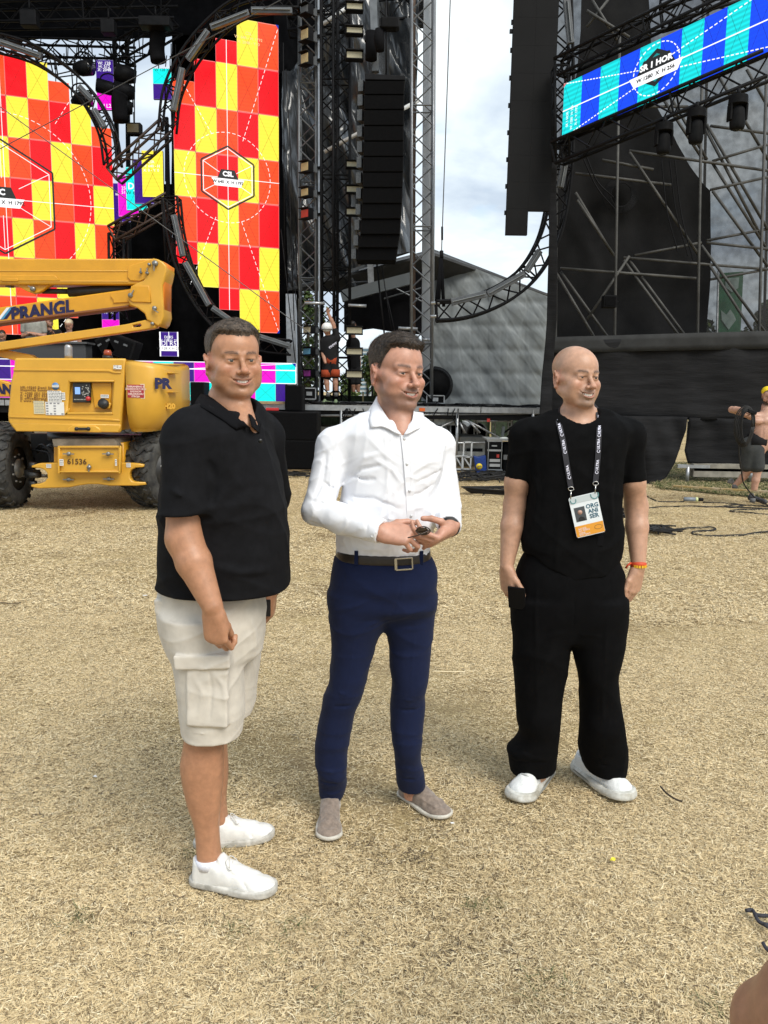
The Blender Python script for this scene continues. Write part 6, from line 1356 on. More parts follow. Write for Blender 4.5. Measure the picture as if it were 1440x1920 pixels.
  #- heads, hands, bodies
def rotm(yaw,pitch,roll):
 """head frame -> world; yaw + turns the face to the right of the picture, pitch + lifts the chin, roll + leans the crown to the right"""
 return np.array(Matrix.Rotation(yaw,3,'Z')@Matrix.Rotation(-pitch,3,'X')@Matrix.Rotation(roll,3,'Y'),dtype=np.float32)
class Local(Prim):
 """prims written in a local frame"""
 def __init__(s,prims,c,M,sc=1.0,k=.02,op='u'):s.p=prims;s.c=A(c);s.M=np.array(M,dtype=np.float32);s.sc=sc;s.k=k;s.op=op
 def __call__(s,P_):return evalp(s.p,((P_-s.c)@s.M)/s.sc)*s.sc
def head_prims(o):
 """head in its own frame: x right of picture, -y the way the face looks, z up, eyes at z = 0. o = features"""
 g=lambda k,d:o.get(k,d)
 jw=g('jaw',1.);L=[]
 a=L.append
 fw=g('wide',1.);ch=g('chin',0.);ck=g('cheek',1.)
 a(Ell((0,.014,.042),(.0765*fw,.096,.080*g('crown',1.)),k=.0))
 a(Ell((0,-.032,.036),(.062*fw,.060,.060),k=.03))
 a(Ell((0,-.020,-.034),(.060*fw*jw,.068,.066),k=.03))
 for s in(-1,1):
  a(Cone((s*.056*jw*fw,.010,-.048),(s*.022*jw,-.066,-.092-ch),.0155,.0165,k=.030))
  a(Ell((s*.0455*fw,-.062,-.027),(.0240,.0240,.0205*ck),k=.016))
  a(Ell((s*.047*fw*jw,-.045,-.058),(.018,.026,.024),k=.025))
  a(Cone((s*.060*fw,-.035,-.010),(s*.068*fw,0,-.004),.012,.011,k=.02))
  a(Cone((s*.011,-.0880,.0165),(s*.046,-.0715,.0195),.0100,.0085,k=.010))
 a(Ell((0,-.080,-.095-ch),(.023,.017,.017),k=.018))
 if g('double',0):a(Ell((0,-.034,-.100-ch),(.042,.036,.018),k=.022))
 for s in(-1,1):
  a(Ell((s*.0325,-.1035,-.001),(.0205,.0180,.0125),k=.014,op='s'))
  a(Ell((s*.0315,-.0735,-.001),(.0185,.0153,.0148),k=.003))
  a(Cone((s*.018,-.0880,.0085),(s*.044,-.0790,.0080),.0042,.0038,k=.005))
 a(Ell((0,-.075,-.058),(.034,.027,.027),k=.018))
 nl=g('nose',1.)
 a(Cone((0,-.0865,.010),(0,-.1085-.004*nl,-.027),.0062,.0082*nl,k=.010))
 a(Ell((0,-.1130-.004*nl,-.0335),(.0115*nl,.0120,.0102),k=.007))
 for s in(-1,1):
  a(Ell((s*.0135*nl,-.1035,-.0370),(.0080*nl,.0100,.0076),k=.005))
  a(Ell((s*.0062,-.1100,-.0452),(.0040,.0066,.0040),k=.002,op='s'))
  a(Crease([(s*.0200*nl,-.098,-.030),(s*.0215*nl,-.1005,-.040),(s*.016*nl,-.100,-.046)],.0026,-.0022))
  a(Crease([(s*.0195,-.100,-.033),(s*.0310,-.096,-.045),(s*.0410,-.086,-.058),(s*.0435,-.080,-.070)],.0040,-.0036*g('fold',1)))
  a(Crease([(s*.017,-.094,-.0100),(s*.030,-.097,-.0150),(s*.045,-.084,-.0105)],.0030,-.0022))
  a(Crease([(s*.016,-.098,.0075),(s*.031,-.099,.0105),(s*.047,-.085,.0050)],.0024,-.0018))
  a(Crease([(s*.050,-.074,.001),(s*.057,-.066,-.002),(s*.063,-.055,-.006)],.0018,-.0012))
  if g('dimple',0):a(Crease([(s*.050,-.072,-.036),(s*.052,-.068,-.056),(s*.045,-.066,-.076)],.0045,-.0042))
 a(Crease([(-.016,-.094,-.083),(0,-.100,-.085),(.016,-.094,-.083)],.0065,-.0050))
 a(Crease([(0,-.104,-.047),(0,-.104,-.054)],.003,-.0014))
 mw=g('mouth',.027);sm=g('smile',.006);op_=g('open',.005)
 def arc(zc,yc,w_,up,n=9):
  return[(w_*t,yc+.019*abs(t)**2.2,zc+up*t*t)for t in np.linspace(-1,1,n)]
 up_=arc(-.0600,-.1000,mw,sm-.001);lo_=arc(-.0600-op_*2-.0038,-.0990,mw*.97,sm+op_*1.8+.003)
 for i in range(8):
  f0,f1=1-abs(i-4)/5.5,1-abs(i-3)/5.5
  a(Cone(up_[i],up_[i+1],.0033*f0+.0006,.0033*f1+.0006,k=.004));a(Cone(lo_[i],lo_[i+1],.0046*f0+.0006,.0046*f1+.0006,k=.004))
 mid=arc(-.0600-op_-.0012,-.1015,mw*.93,sm+op_*.6)
 for i in range(8):
  f0,f1=max(.14,1-(abs(i-4)/4.5)**2.4),max(.14,1-(abs(i-3)/4.5)**2.4)
  q=Cone(mid[i],mid[i+1],op_*f0,op_*f1,k=.0010,op='s');q.fa=A((0,1,0));q.f=2.8;a(q)
 for s in(-1,1):
  a(Crease([(s*mw*.98,-.084,-.0615+sm),(s*(mw+.005),-.079,-.059+sm)],.0032,-.0016,taper=False))
 ey=g('eye',1)
 for s in(-1,1):
  for(p0,p1,r0,r1)in(((.0190,-.0870,-.0030),(.0260,-.0895,-.0008),.0006,.0024),((.0260,-.0895,-.0008),(.0350,-.0895,-.0002),.0024,.0024),((.0350,-.0895,-.0002),(.0445,-.0820,-.0014),.0024,.0005)):
   q=Cone((s*p0[0],p0[1],p0[2]),(s*p1[0],p1[1],p1[2]),r0*ey,r1*ey,k=.0008,op='s');q.fa=A((0,1,0));q.f=4.0;a(q)
 for s in(-1,1):
  M=np.array(Matrix.Rotation(s*.50,3,'Z')@Matrix.Rotation(.16,3,'X'),dtype=np.float32)
  c=np.array((s*(.0800*fw),.010,-.012));T=lambda p:c+M@np.array((s*p[0],p[1],p[2]))
  rim=[T((.003,-.010,.016)),T((.006,-.004,.030)),T((.007,.010,.033)),T((.008,.020,.022)),T((.008,.021,.006)),T((.006,.014,-.012)),T((.003,.002,-.026)),T((.001,-.007,-.024))]
  E=[Ell(T((-.002,.004,.002)),(.0050,.0190,.0310),M,k=0)]
  for i in range(7):E.append(Cone(rim[i],rim[i+1],.0040,.0042,k=.002))
  E+=[Ell(T((.001,-.001,-.024)),(.0048,.0085,.0090),M,k=.004),Cone(T((.003,.008,.018)),T((.003,.010,-.006)),.003,.003,k=.003),Ell(T((.006,.000,-.003)),(.0070,.0080,.0100),M,k=.003,op='s'),Ell(T((-.001,-.0135,-.004)),(.0045,.0045,.007),M,k=.003)]
  a(Grp(E,k=.006))
 return L
def scalp(P_,o):
 """how far (m) a head-frame point lies inside the haired zone"""
 x,y,z=P_[:,0],P_[:,1],P_[:,2];phi=np.arctan2(np.abs(x),-(y-.010))
 zh=np.interp(phi,[0,.30,.55,.80,.98,1.15,1.32,1.50,1.60,1.75,2.0,2.5,PI],o.get('hairline',[.080,.082,.084,.072,.052,.036,.010,-.016,.012,.024,-.020,-.060,-.072]))
 return z-zh+.0022*np.sin(x*330+2*np.sin(x*140))+.0012*np.sin(x*800+y*300)
def sst(x,a,b):
 t=np.clip((x-a)/(b-a),0,1);return t*t*(3-2*t)
def lmix(c,col,w):return c*(1-w[:,None])+np.array(col,np.float32)[None]*w[:,None]
def face_color(o,skin,M,c0,sc_):
 def f(v):
  c=np.tile(np.array(skin,np.float32),(len(v),1));q=((v-np.array(c0))@np.array(M))/sc_;x,y,z=q[:,0],q[:,1],q[:,2];ax_=np.abs(x)
  near=(np.abs(z)<.2)&(np.abs(x)<.1)&(np.abs(y)<.14)
  if o.get('arm_tint'):c=o['arm_tint'](v,c)
  rng=np.random.RandomState(3);
  blush=np.exp(-((ax_-.042)/.020)**2-((z+.028)/.018)**2)*(y<-.03)*.45+np.exp(-(x/.014)**2-((z+.034)/.014)**2)*(y<-.09)*.45+((ax_>.074)&(z<.03)&(z>-.05))*.5
  c2=lmix(c,o.get('blush',(.50,.17,.12)),np.clip(blush,0,1)*.55)
  c2=lmix(c2,np.array(skin)*1.08,sst(z,.03,.06)*(y<0)*.6)
  zb=.0200+.004*np.sin(np.clip((ax_-.012)/.04,0,1)*2.4)+o.get('browlift',0)
  zb=zb+.0006*np.sin(x*2400);b=np.exp(-((z-zb)/.0050)**2)*(.75+.25*np.sin(x*1900+z*900))*sst(ax_,.009,.015)*(1-sst(ax_,.046,.056))*(y<-.04)
  c2=lmix(c2,o.get('brow',(.06,.04,.03)),np.clip(b*1.15,0,.88))
  l=np.exp(-((z-.0035)/.0016)**2-((ax_-.0315)/.013)**4)*(y<-.07)
  c2=lmix(c2,(.05,.03,.025),np.clip(l*1.4,0,1)*.9)
  zl=.006*(x/.027)**2
  lp=np.exp(-((z+.0675-zl)/.0095)**4)*(1-sst(ax_,.020,.027))*(y<-.088)
  c2=lmix(c2,o.get('lip',(.42,.16,.13)),np.clip(lp,0,1)*.75)
  op_=o.get('open',.005);mwd=o.get('mouth',.027);ins=np.exp(-((z+.0615+op_-zl)/(op_*1.3))**4)*(ax_<mwd*.92)*(y>-.0945+.019*(ax_/mwd)**2.2)*(y<-.04)
  c2=lmix(c2,(.05,.012,.01),np.clip(ins,0,1))
  sb=o.get('stubble',0)
  if sb:
   phi=np.arctan2(ax_,-y)
   top=np.interp(phi,[0,.25,.45,.8,1.1,1.4,1.7],[-.040,-.046,-.060,-.062,-.045,-.005,.03])if sb!='goatee' else np.interp(phi,[0,.25,.42,.5,3],[-.040,-.046,-.056,-.3,-.3])
   w_=sst(top-z,-.004,.012)*(1-sst(phi,1.35,1.65))*sst(z,-.155,-.105)
   if sb=='goatee':w_=sst(-.050-z+.02*(phi>9),-.004,.014)*(1-sst(phi,.25,.62))*sst(z,-.135,-.10)
   w_=w_*(1-np.clip(lp,0,1))
   c2=lmix(c2,o.get('beard',(.16,.12,.10)),np.clip(w_,0,1)*o.get('stub',.45))
   m_=np.exp(-((z+.052-.002*ax_/.02)/.006)**2)*(ax_<.03)*(y<-.08)
   c2=lmix(c2,o.get('beard',(.16,.12,.10)),m_*o.get('stub',.45)*.45)
  s_=scalp(q,o)
  if o.get('hair'):c2=lmix(c2,o['hair'],sst(s_,-.006,.010)*o.get('scalp',.9)*~((ax_>.0735)&(z<.034)))
  if o.get('shaved'):c2=lmix(c2,o['shaved'],sst(s_,-.012,.035)*.30)
  return np.where(near[:,None],c2,c)
 return f
EYE_W=None
def eyes_and_teeth(o,c0,M,sc_,parent,origin):
 c0=np.array(c0);Mt=Matrix(np.array(M).tolist())
 tr=lambda p:Vector(c0+np.array(M)@(np.array(p)*sc_))
 look=Vector(o.get('look',(0,-1,0))).normalized()
 for s in(-1,1):
  mb=MB();mb.sphere(tr((s*.0315,-.0742,-.001)),(.0162*sc_,.01345*sc_,.0130*sc_),20,14,Mt)
  e=mb.build('eye',mat('eye_white',(.38,.33,.30),.5,spec=.3),parent)
  cc=Vector((s*.0315,-.0745,-.001))+look*.0108
  mi=MB();Rm=look.to_track_quat('Z','Y').to_matrix()
  mi.sphere(tr(cc),tuple(q*sc_ for q in(.0066,.0066,.0030)),14,8,Mt@Rm);mi.build('iris',mat('iris_'+o.get('iris_name','brown'),o.get('iris',(.06,.035,.02)),.35,spec=.5),e)
  mp=MB();mp.sphere(tr(cc+look*.0018),tuple(q*sc_ for q in(.0030,.0030,.0016)),12,8,Mt@Rm);mp.build('pupil',mat('pupil',(.006,.006,.006),.1),e)
 op_=o.get('open',.005);mw=o.get('mouth',.027);mb=MB();sm=o.get('smile',.006)
 for k,(t,wd)in enumerate([(-.86,.0040),(-.66,.0046),(-.44,.0050),(-.21,.0052),(0.02,.0058*0+.0052),(.25,.0052),(.48,.0048),(.70,.0045),(.88,.0038)]):
  x=mw*.80*t;y=-.0935+.018*abs(t)**2.0;z=-.0600-op_*.75-.0006+(sm-.001)*t*t*.8
  an=math.atan(.036*t/(mw*.8));Mm=Mt@Matrix.Rotation(an,3,'Z')
  mb.obox(tr((x,y,z)),(wd/2*1.03*mw/.0275*sc_,.0025*sc_,op_*1.02*sc_),Mm)
 mb.build('teeth',mat('teeth',(.88,.84,.74),.35,spec=.5),parent,bevel=.0006)
def hair_obj(o,hp,c0,M,sc_,parent,origin,col,seed=1,n=5200):
 """a cap grown over the scalp, thinning out at the hairline, with tufts on it"""
 tk=o.get('thick',.012)
 nf=fold(seed,60,60,60,6,.8);nf2=ridge(seed+5,60,60,60,5,2)
 def post(q,d):
  s_=scalp(q,o);z=q[:,2];y=q[:,1]
  T=tk*(.30+.70*sst(z,.030,.095))*sst(s_,-.004,.022)+o.get('front',0.)*np.exp(-((y+.05)/.035)**2)*sst(s_,0,.02)*sst(z,.07,.10)
  T=T*(1+.16*nf(q))+.0042*(nf2(q)-.5)*sst(s_,0,.02)*sst(z,.02,.07)
  return d+.0018-T
 g=Grp(hp[:3],post=post)
 lm=Local([g],c0,M,sc_)
 lo=np.array(c0)-.15;hi=np.array(c0)+.17
 m=mat('hair_'+o['hname'],col,.55,spec=.35,noise=.55,nscale=110,bump=.8,bscale=260,bdist=.004,col2=tuple(q*2.1 for q in col))
 def keep(v):
  q=((v-np.array(c0))@np.array(M))/sc_;return(scalp(q,o)>-.012)&~((np.abs(q[:,0])>.074)&(q[:,2]<.028)&(q[:,2]>-.055)&(q[:,1]<.035))
 ob,v,q=sdf_mesh('hair',[lm],lo,hi,.0030,m,parent,origin,keep=keep)
 me=ob.data;nv=len(v);nor=np.empty(nv*3,np.float32);me.vertex_normals.foreach_get('vector',nor);nor=nor.reshape(-1,3)
 r=np.random.RandomState(seed);ids=r.choice(nv,min(n,nv*3),replace=True)
 Mn=np.array(M);ql=((v-np.array(c0))@Mn)/sc_;s_=scalp(ql,o)
 ids=ids[(s_[ids]>.001)]
 comb=Mn@np.array(o.get('comb',(.35,-.9,.1)));comb/=np.linalg.norm(comb)
 dn=Mn@np.array((0,.25,-1.));dn/=np.linalg.norm(dn)
 vs=[];fs=[];org=np.asarray(origin)
 for i in ids:
  p=v[i]+r.randn(3)*.0015;nn=nor[i];zf=float(np.clip((ql[i,2]-.045)/.04,0,1));t=comb*zf+dn*(1-zf)+r.randn(3)*.28
  t=t-nn*(t@nn);t/=np.linalg.norm(t)+1e-6
  L=(o.get('len',.016)*(.25+.75*zf)*(.6+.7*r.rand()))*min(1,.35+s_[i]/.03);lift=o.get('lift',.35)*(.3+.7*zf)
  sd=np.cross(t,nn);w0=.0011*(.7+.6*r.rand());n0=len(vs);pp=p-nn*.001
  for k in range(4):
   u=k/3.;c=pp+(t*u+nn*lift*(u-.7*u*u))*L-org;ww=sd*w0*(1-.85*u)
   vs.append(c-ww);vs.append(c+ww)
  for k in range(3):fs.append((n0+2*k,n0+2*k+1,n0+2*k+3,n0+2*k+2))
 st=mesh_obj('hair_strands',vs,fs,m,ob);st['kind']='stuff'
 for f_ in(.45,1.9):st.data.materials.append(mat('hair_%s_%d'%(o['hname'],f_*10),tuple(q*f_ for q in col),.5,spec=.4))
 st.data.polygons.foreach_set('material_index',np.repeat(r.choice([0,1,2],len(fs)//3,p=[.4,.35,.25]),3).astype(np.int32))
 return ob
def hand_prims(wr,d,n,L=1.0,curl=(.3,.3,.35,.4),thumb=None,side=1,spread=.06,k0=.010,tw=None,over=None):
 """wr wrist point, d direction to the knuckles, n direction the palm faces, side: +1 thumb on d x n side.
    curl: per finger (knuckle, middle, tip) bend or one number. thumb: list of 3 directions or None"""
 wr,d,n=Vector(wr),Vector(d).normalized(),Vector(n).normalized();n=(n-d*n.dot(d)).normalized();s=d.cross(n).normalized()*side
 L_=[]
 base=[(.026,.088,.0098),(.0085,.092,.0100),(-.0095,.088,.0096),(-.026,.080,.0086)]
 ln=[(.044,.027,.021),(.049,.031,.022),(.045,.029,.022),(.035,.021,.019)]
 ks=[]
 L_.append(Cone(wr-d*.02,wr+d*.012*L,.0255*L,.0245*L,k=.0,fa=n,f=.72))
 for i,(sx,dl,r)in enumerate(base):
  kn=wr+(d*dl+s*sx)*L;ks.append(kn)
  L_.append(Cone(wr+(d*.012+s*sx*.55)*L,kn,.0150*L,.0108*L,k=.016*L,fa=n,f=.86))
 L_.append(Cone(wr+(d*.02+s*.016+n*.006)*L,wr+(d*.058+s*.024+n*.008)*L,.015*L,.013*L,k=.016*L))
 L_.append(Cone(wr+(d*.02-s*.018+n*.005)*L,wr+(d*.062-s*.022+n*.006)*L,.013*L,.011*L,k=.016*L))
 fing=[]
 for i in range(4):
  cu=curl[i];cu=cu if hasattr(cu,'__len__')else(cu,cu*1.1,cu*.8)
  p=ks[i];ang=0;F=[];dd=(d+s*spread*(1.5-i)).normalized()
  if over and over[i]is not None:dd=Vector(over[i]).normalized()
  nn=(n-dd*n.dot(dd)).normalized();r0=base[i][2]*L
  for j in range(3):
   ang+=cu[j];q=p+(dd*math.cos(ang)+nn*math.sin(ang))*ln[i][j]*L
   F.append(Cone(p,q,r0*(.94-.10*j),r0*(.88-.12*j),k=.003));p=q
  fing.append(Grp(F,k=.0022*L))
 L_+=fing
 th=thumb or[(d*.7+s*.75+n*.35),(d*.95+s*.35+n*.3),(d*1.+s*.05+n*.3)]
 p=wr+(d*.018+s*.016+n*.004)*L;T=[]
 for j,(dv_,l)in enumerate(zip(th,(.042,.034,.028))):
  dv_=Vector(dv_).normalized();q=p+dv_*l*L;r0=(.0135,.0112,.0100)[j]*L;r1=(.0115,.0102,.0082)[j]*L
  T.append(Cone(p,q,r0,r1,k=.004));p=q
 L_.append(Grp(T,k=.009*L))
 return L_
def fore(el,wr,r1,r2,k=.02):
 """forearm: full near the elbow, flat at the wrist"""
 el,wr=Vector(el),Vector(wr);m=el.lerp(wr,.35)
 return[Cone(el,m,r1,r1*1.04,k=k),Cone(m,wr,r1*1.04,r2,k=.01)]
def rows_px(rows,Y,extra=0.):
 """silhouette rows (py, x_left, x_right, half depth, dY, n) -> Loft rows at distance Y"""
 o=[]
 for r in rows:
  py,xl,xr,b=r[:4];dY=r[4]if len(r)>4 else 0.;n=r[5]if len(r)>5 else 2.3
  a,c=P(xl,py,Y+dY),P(xr,py,Y+dY)
  o.append(((a.z+c.z)/2,(a.x+c.x)/2,Y+dY,(c.x-a.x)/2+extra,b+extra,n))
 return o
def skin_mat(name):return mat(name,(.5,.3,.2),.42,spec=.42,attr='tint',noise=.17,nscale=42,bump=.30,bscale=380,bdist=.0014,sss=.05)
def hit(prims,px,py,Y0,back=.35,fwd=.45):
 """where the line of sight at photo pixel (px,py) meets the modelled surface (so that small pieces sit ON the cloth)"""
 Ys=np.linspace(Y0-fwd,Y0+back,220);r=ray(px,py);pts=np.array([[r[0]*y/r[1],y,CH+r[2]*y/r[1]]for y in Ys],np.float32)
 d=evalp(prims,pts);i=np.argmax(d<0)
 if not d[i]<0:i=int(np.argmin(d));return Vector(pts[i].tolist())
 if i==0:return Vector(pts[0].tolist())
 t=d[i-1]/(d[i-1]-d[i]);return Vector((pts[i-1]*(1-t)+pts[i]*t).tolist())
def cr(base,pts,wd,amp,Y0,taper=True):
 return Crease([hit(base,x,y,Y0)for x,y in pts],wd,amp,taper)
class Slab(Prim):
 op='s';k=.002
 def __init__(s,c,n,r):s.c,s.n,s.r=A(c),A(n)/np.linalg.norm(A(n)),r
 def __call__(s,P_):
  q=P_-s.c;t=q@s.n;e=q-t[:,None]*s.n;return np.maximum(-t,np.sqrt((e*e).sum(1))-s.r)
def thin_hidden(v,q,garments,cell=.016,inside=.009):
 """coarser mesh for the skin that lies well under the clothes"""
 hid=np.zeros(len(v),bool);V32=v.astype(np.float32)
 for g in garments:hid|=evalp(g,V32)<-inside
 key=np.floor(v/cell).astype(np.int64);code=(key[:,0]*73856093)^(key[:,1]*19349663)^(key[:,2]*83492791)
 code=np.where(hid,code,-np.arange(1,len(v)+1)-10**15);u,inv=np.unique(code,return_inverse=True)
 n=len(u);nv=np.zeros((n,3));c=np.bincount(inv,minlength=n);
 for a in range(3):nv[:,a]=np.bincount(inv,weights=v[:,a],minlength=n)/c
 q2=inv[q];F=[]
 good=(q2[:,0]!=q2[:,1])&(q2[:,1]!=q2[:,2])&(q2[:,2]!=q2[:,3])&(q2[:,3]!=q2[:,0])&(q2[:,0]!=q2[:,2])&(q2[:,1]!=q2[:,3])
 F=[tuple(f)for f in q2[good].tolist()];seen=set()
 for f in q2[~good].tolist():
  g=[f[i]for i in range(4)if f[i]!=f[i-1]]
  if len(set(g))==3 and len(g)==3:
   k=tuple(sorted(g))
   if k not in seen:seen.add(k);F.append(tuple(g))
 return nv,F
def body_mesh(prims,lo,hi,h,zf,m,parent,origin,color,garments):
 v,q=polygonise(prims,lo,hi,h,zf)
 s=np.zeros_like(v);c=np.zeros(len(v))
 for a,b in((0,1),(1,2),(2,3),(3,0)):
  np.add.at(s,q[:,a],v[q[:,b]]);np.add.at(s,q[:,b],v[q[:,a]]);np.add.at(c,q[:,a],1);np.add.at(c,q[:,b],1)
 v=v*.5+.5*s/np.maximum(c,1)[:,None]
 v,F=thin_hidden(v,q,garments)
 me=bpy.data.meshes.new('body');me.from_pydata((v-np.asarray(origin,dtype=float)[None]).tolist(),[],F);me.validate();me.update()
 me.polygons.foreach_set('use_smooth',[True]*len(me.polygons));me.materials.append(m)
 at=me.color_attributes.new('tint','FLOAT_COLOR','POINT');cc=np.ones((len(v),4),np.float32);cc[:,:3]=color(v);at.data.foreach_set('color',cc.ravel())
 return link(bpy.data.objects.new('body',me),parent)
def ribbon(mb,pts,wd,th,nrm=(0,-1,0)):
 """flat strap along pts, its face turned to nrm"""
 pts=[Vector(p)for p in pts];n=len(pts);vs=[]
 for i,p in enumerate(pts):
  t=(pts[min(i+1,n-1)]-pts[max(i-1,0)]).normalized();nn=Vector(nrm);nn=(nn-t*nn.dot(t)).normalized();s=t.cross(nn)*wd/2;o=nn*th/2
  vs+=[p-s-o,p+s-o,p+s+o,p-s+o]
 fs=[(0,1,2,3),tuple(4*(n-1)+k for k in(3,2,1,0))]
 for i in range(n-1):
  for k in range(4):a,b=4*i+k,4*i+(k+1)%4;fs.append((a,a+4,b+4,b))
 mb.add(vs,fs,False)
def leaf(parent,name,prims,inner,outer,Y0,m,lift_in=.004,lift_out=.007,th=.0028,rows=4,in_dY=None):
 """a collar leaf: a curved patch between two pixel polylines, laid on the modelled surface"""
 n=12;a=[hit(prims,x,y,Y0)for x,y in inner];b=[hit(prims,x,y,Y0)for x,y in outer]
 if in_dY:a=[P(x,y,Y0+d)for(x,y),d in zip(inner,in_dY)]
 def res(pts):
  L=[0.]
  for i in range(1,len(pts)):L.append(L[-1]+(pts[i]-pts[i-1]).length)
  o=[]
  for k in range(n+1):
   t=L[-1]*k/n;i=max(j for j in range(len(L)-1)if L[j]<=t+1e-9);u=(t-L[i])/max(1e-9,L[i+1]-L[i]);o.append(pts[i].lerp(pts[i+1],min(1,u)))
  return o
 a,b=res(a),res(b);vs=[];fs=[]
 for k in range(n+1):
  for r in range(rows+1):
   u=r/rows;p=a[k].lerp(b[k],u);bul=.005*math.sin(u*PI)
   vs.append(p+Vector((0,-(lift_in*(1-u)+lift_out*u+bul),0)))
 for k in range(n):
  for r in range(rows):i=k*(rows+1)+r;fs.append((i,i+1,i+rows+2,i+rows+1))
 mb=MB();mb.add(vs,fs,True);o=mb.build(name,m,parent);sd=o.modifiers.new('cloth','SOLIDIFY');sd.thickness=th;sd.offset=0
 return o
def shoe(parent,heel,toe,kind,lean=0.):
 """heel, toe: ground points (back of the heel, tip of the toe)"""
 heel,toe=Vector(heel),Vector(toe);d=(toe-heel);d.z=0;L=d.length;d.normalize();up=Vector((0,0,1));s=d.cross(up)
 M=np.array(Matrix((s,d,up)).transposed(),dtype=np.float32);c0=(heel+toe)/2;c0.z=0.
 h=L/2;org=loc_of(parent)
 sh={'sneaker':.024,'loafer':.016,'runner':.034}[kind];wide={'sneaker':1.,'loafer':1.0,'runner':1.16}[kind]
 def outline(r0,z0,z1,infl=0.):
  return Grp([Cone((0,-h+.038,0),(0,h-.056,0),(.036*wide+infl),(.049*wide+infl),k=0),Cone((.004,h-.10,0),(0,h-.048,0),.050*wide+infl,.046*wide+infl,k=.02)],k=0,post=lambda q,dd:np.maximum(np.maximum(np.sqrt(q[:,0]**2+0)*0+dist2(q,infl),q[:,2]-z1),z0-q[:,2]))
 def dist2(q,infl):
  y=q[:,1];x=q[:,0]
  t=np.clip((y+h-.036)/(2*h-.084),0,1);cy=-h+.036+t*(2*h-.084);r=(.034+(.0145)*sst(t,.25,.85))*wide+infl
  cxx=.006*np.sin(t*PI)
  return np.sqrt((x-cxx)**2+(y-cy)**2)-r
 flare={'sneaker':.002,'loafer':.001,'runner':.005}[kind]
 class Sole(Prim):
  op='u';k=.0
  def __call__(s_,q):
   z=q[:,2];e=dist2(q,flare+(.006*np.sin(np.clip(z/sh,0,1)*PI)if kind=='runner' else 0));rise=.010*sst(q[:,1],h*.45,h)+(.012*sst(-q[:,1],h*.75,h)if kind=='runner' else 0)
   top=sh+rise*.8;bot=rise*(.9 if kind!='sneaker' else .5)
   return-smin(-e,-np.maximum(z-top,bot-z),.006)
 top={'sneaker':.088,'loafer':.072,'runner':.092}[kind]
 up_=[Cone((.0,-h+.052,sh),(0,-h+.050,top),.0385*wide,.034,k=0),Cone((.002,-h+.07,.04),(.002,h-.075,sh+.002),.040*wide,.034*wide,k=.03),Cone((0,-h+.105,top-.018),(.002,h-.085,sh+.016),.033,.020,k=.03),Ell((0,h-.062,sh+.000),(.046*wide,.060,.036 if kind=='runner' else .0255),k=.016),Cone((0,-h+.13,top-.004),(0,h-.10,sh+.030),.034,.030,k=.02)if kind=='runner' else Cone((0,-h+.12,.05),(0,0,.05),.01,.01,k=0)]
 class Clip(Prim):
  op='i';k=.004
  def __call__(s_,q):return np.maximum(dist2(q,.000),sh*.55-q[:,2])
 up_.append(Clip())
 a0=Vector((0,-h+.060,top+.012))
 up_.append(Cone((0,-h+.058,top-.030),(0,-h+.060,top+.04),.0285,.033,k=.004,op='s'))
 up_.append(Ell((0,-h+.062,top+.014),(.06,.045 if kind!='loafer' else .058,.020),k=.01,op='s'))
 if kind=='sneaker':
  up_.append(Grp([Box((0,-h+.125,top-.004),(.022,.028,.0045),np.array(Matrix.Rotation(-.95,3,'X')),r=.003,k=0),Cone((0,-h+.112,top+.008),(0,h-.11,sh+.045),.020,.020,k=.006,fa=(0,.45,.9),f=.3)],k=.006))
  for sg in(-1,1):
   up_.append(Crease([(sg*.020,-h+.112,top-.006),(sg*.030,-h+.16,.066),(sg*.026,h-.105,.052),(sg*.040,h-.085,.030)],.0035,-.0032,taper=False))
   up_.append(Crease([(sg*.045,-h+.05,.070),(sg*.050,0,.055),(sg*.060,h*.3,.030)],.003,-.002))
 if kind=='loafer':
  up_.append(Crease([(-.030,-h+.135,.056),(-.036,h-.10,.050),(-.026,h-.040,.040),(0,h-.022,.037),(.026,h-.040,.040),(.036,h-.10,.050),(.030,-h+.135,.056)],.0036,.0044,taper=False))
  up_.append(Crease([(-.044,-h+.13,.044),(0,-h+.128,.080),(.044,-h+.13,.044)],.004,.0018,taper=False))
 if kind=='runner':
  up_.append(Disp(lambda q:-.0009*np.sin(q[:,1]*700)*np.sin(q[:,0]*700)))
  for sg in(-1,1):
   up_.append(Crease([(sg*.046,-h+.06,.080),(sg*.052,0,.052),(sg*.050,h*.55,.044),(sg*.03,h*.9,.046)],.006,.0030))
 up_.append(Disp(lambda q:.0016*np.sin(q[:,1]*95+2*np.sin(q[:,0]*60))*sst(q[:,1],h*.1,h*.35)*sst(-q[:,1],-h*.75,-h*.55)))
 up_.append(Disp(lambda q:.0006*np.sin(q[:,1]*160+3*np.sin(q[:,0]*90))))
 lo=np.array(c0)-(h+.08);hi=np.array(c0)+(h+.08);lo[2]=-.01;hi[2]=.16
 mu={'sneaker':mat('white_leather',(.74,.73,.70),.45,spec=.4,noise=.05,nscale=40,bump=.2,bscale=150,bdist=.002),'loafer':mat('taupe_suede',(.235,.185,.15),.9,spec=.15,noise=.22,nscale=55,bump=.3,bscale=600,bdist=.001,sheen=.4),'runner':mat('white_mesh',(.70,.71,.70),.7,spec=.3,noise=.10,nscale=300,bump=.3,bscale=600,bdist=.001)}[kind]
 ms={'sneaker':mat('dirty_rubber',(.42,.40,.35),.7,noise=.25,nscale=25,col2=(.62,.60,.55)),'loafer':mat('cream_rubber',(.55,.52,.45),.6,noise=.12,nscale=60),'runner':mat('bone_rubber',(.47,.44,.36),.6,noise=.3,nscale=18,col2=(.66,.66,.62))}[kind]
 S=sdf_mesh
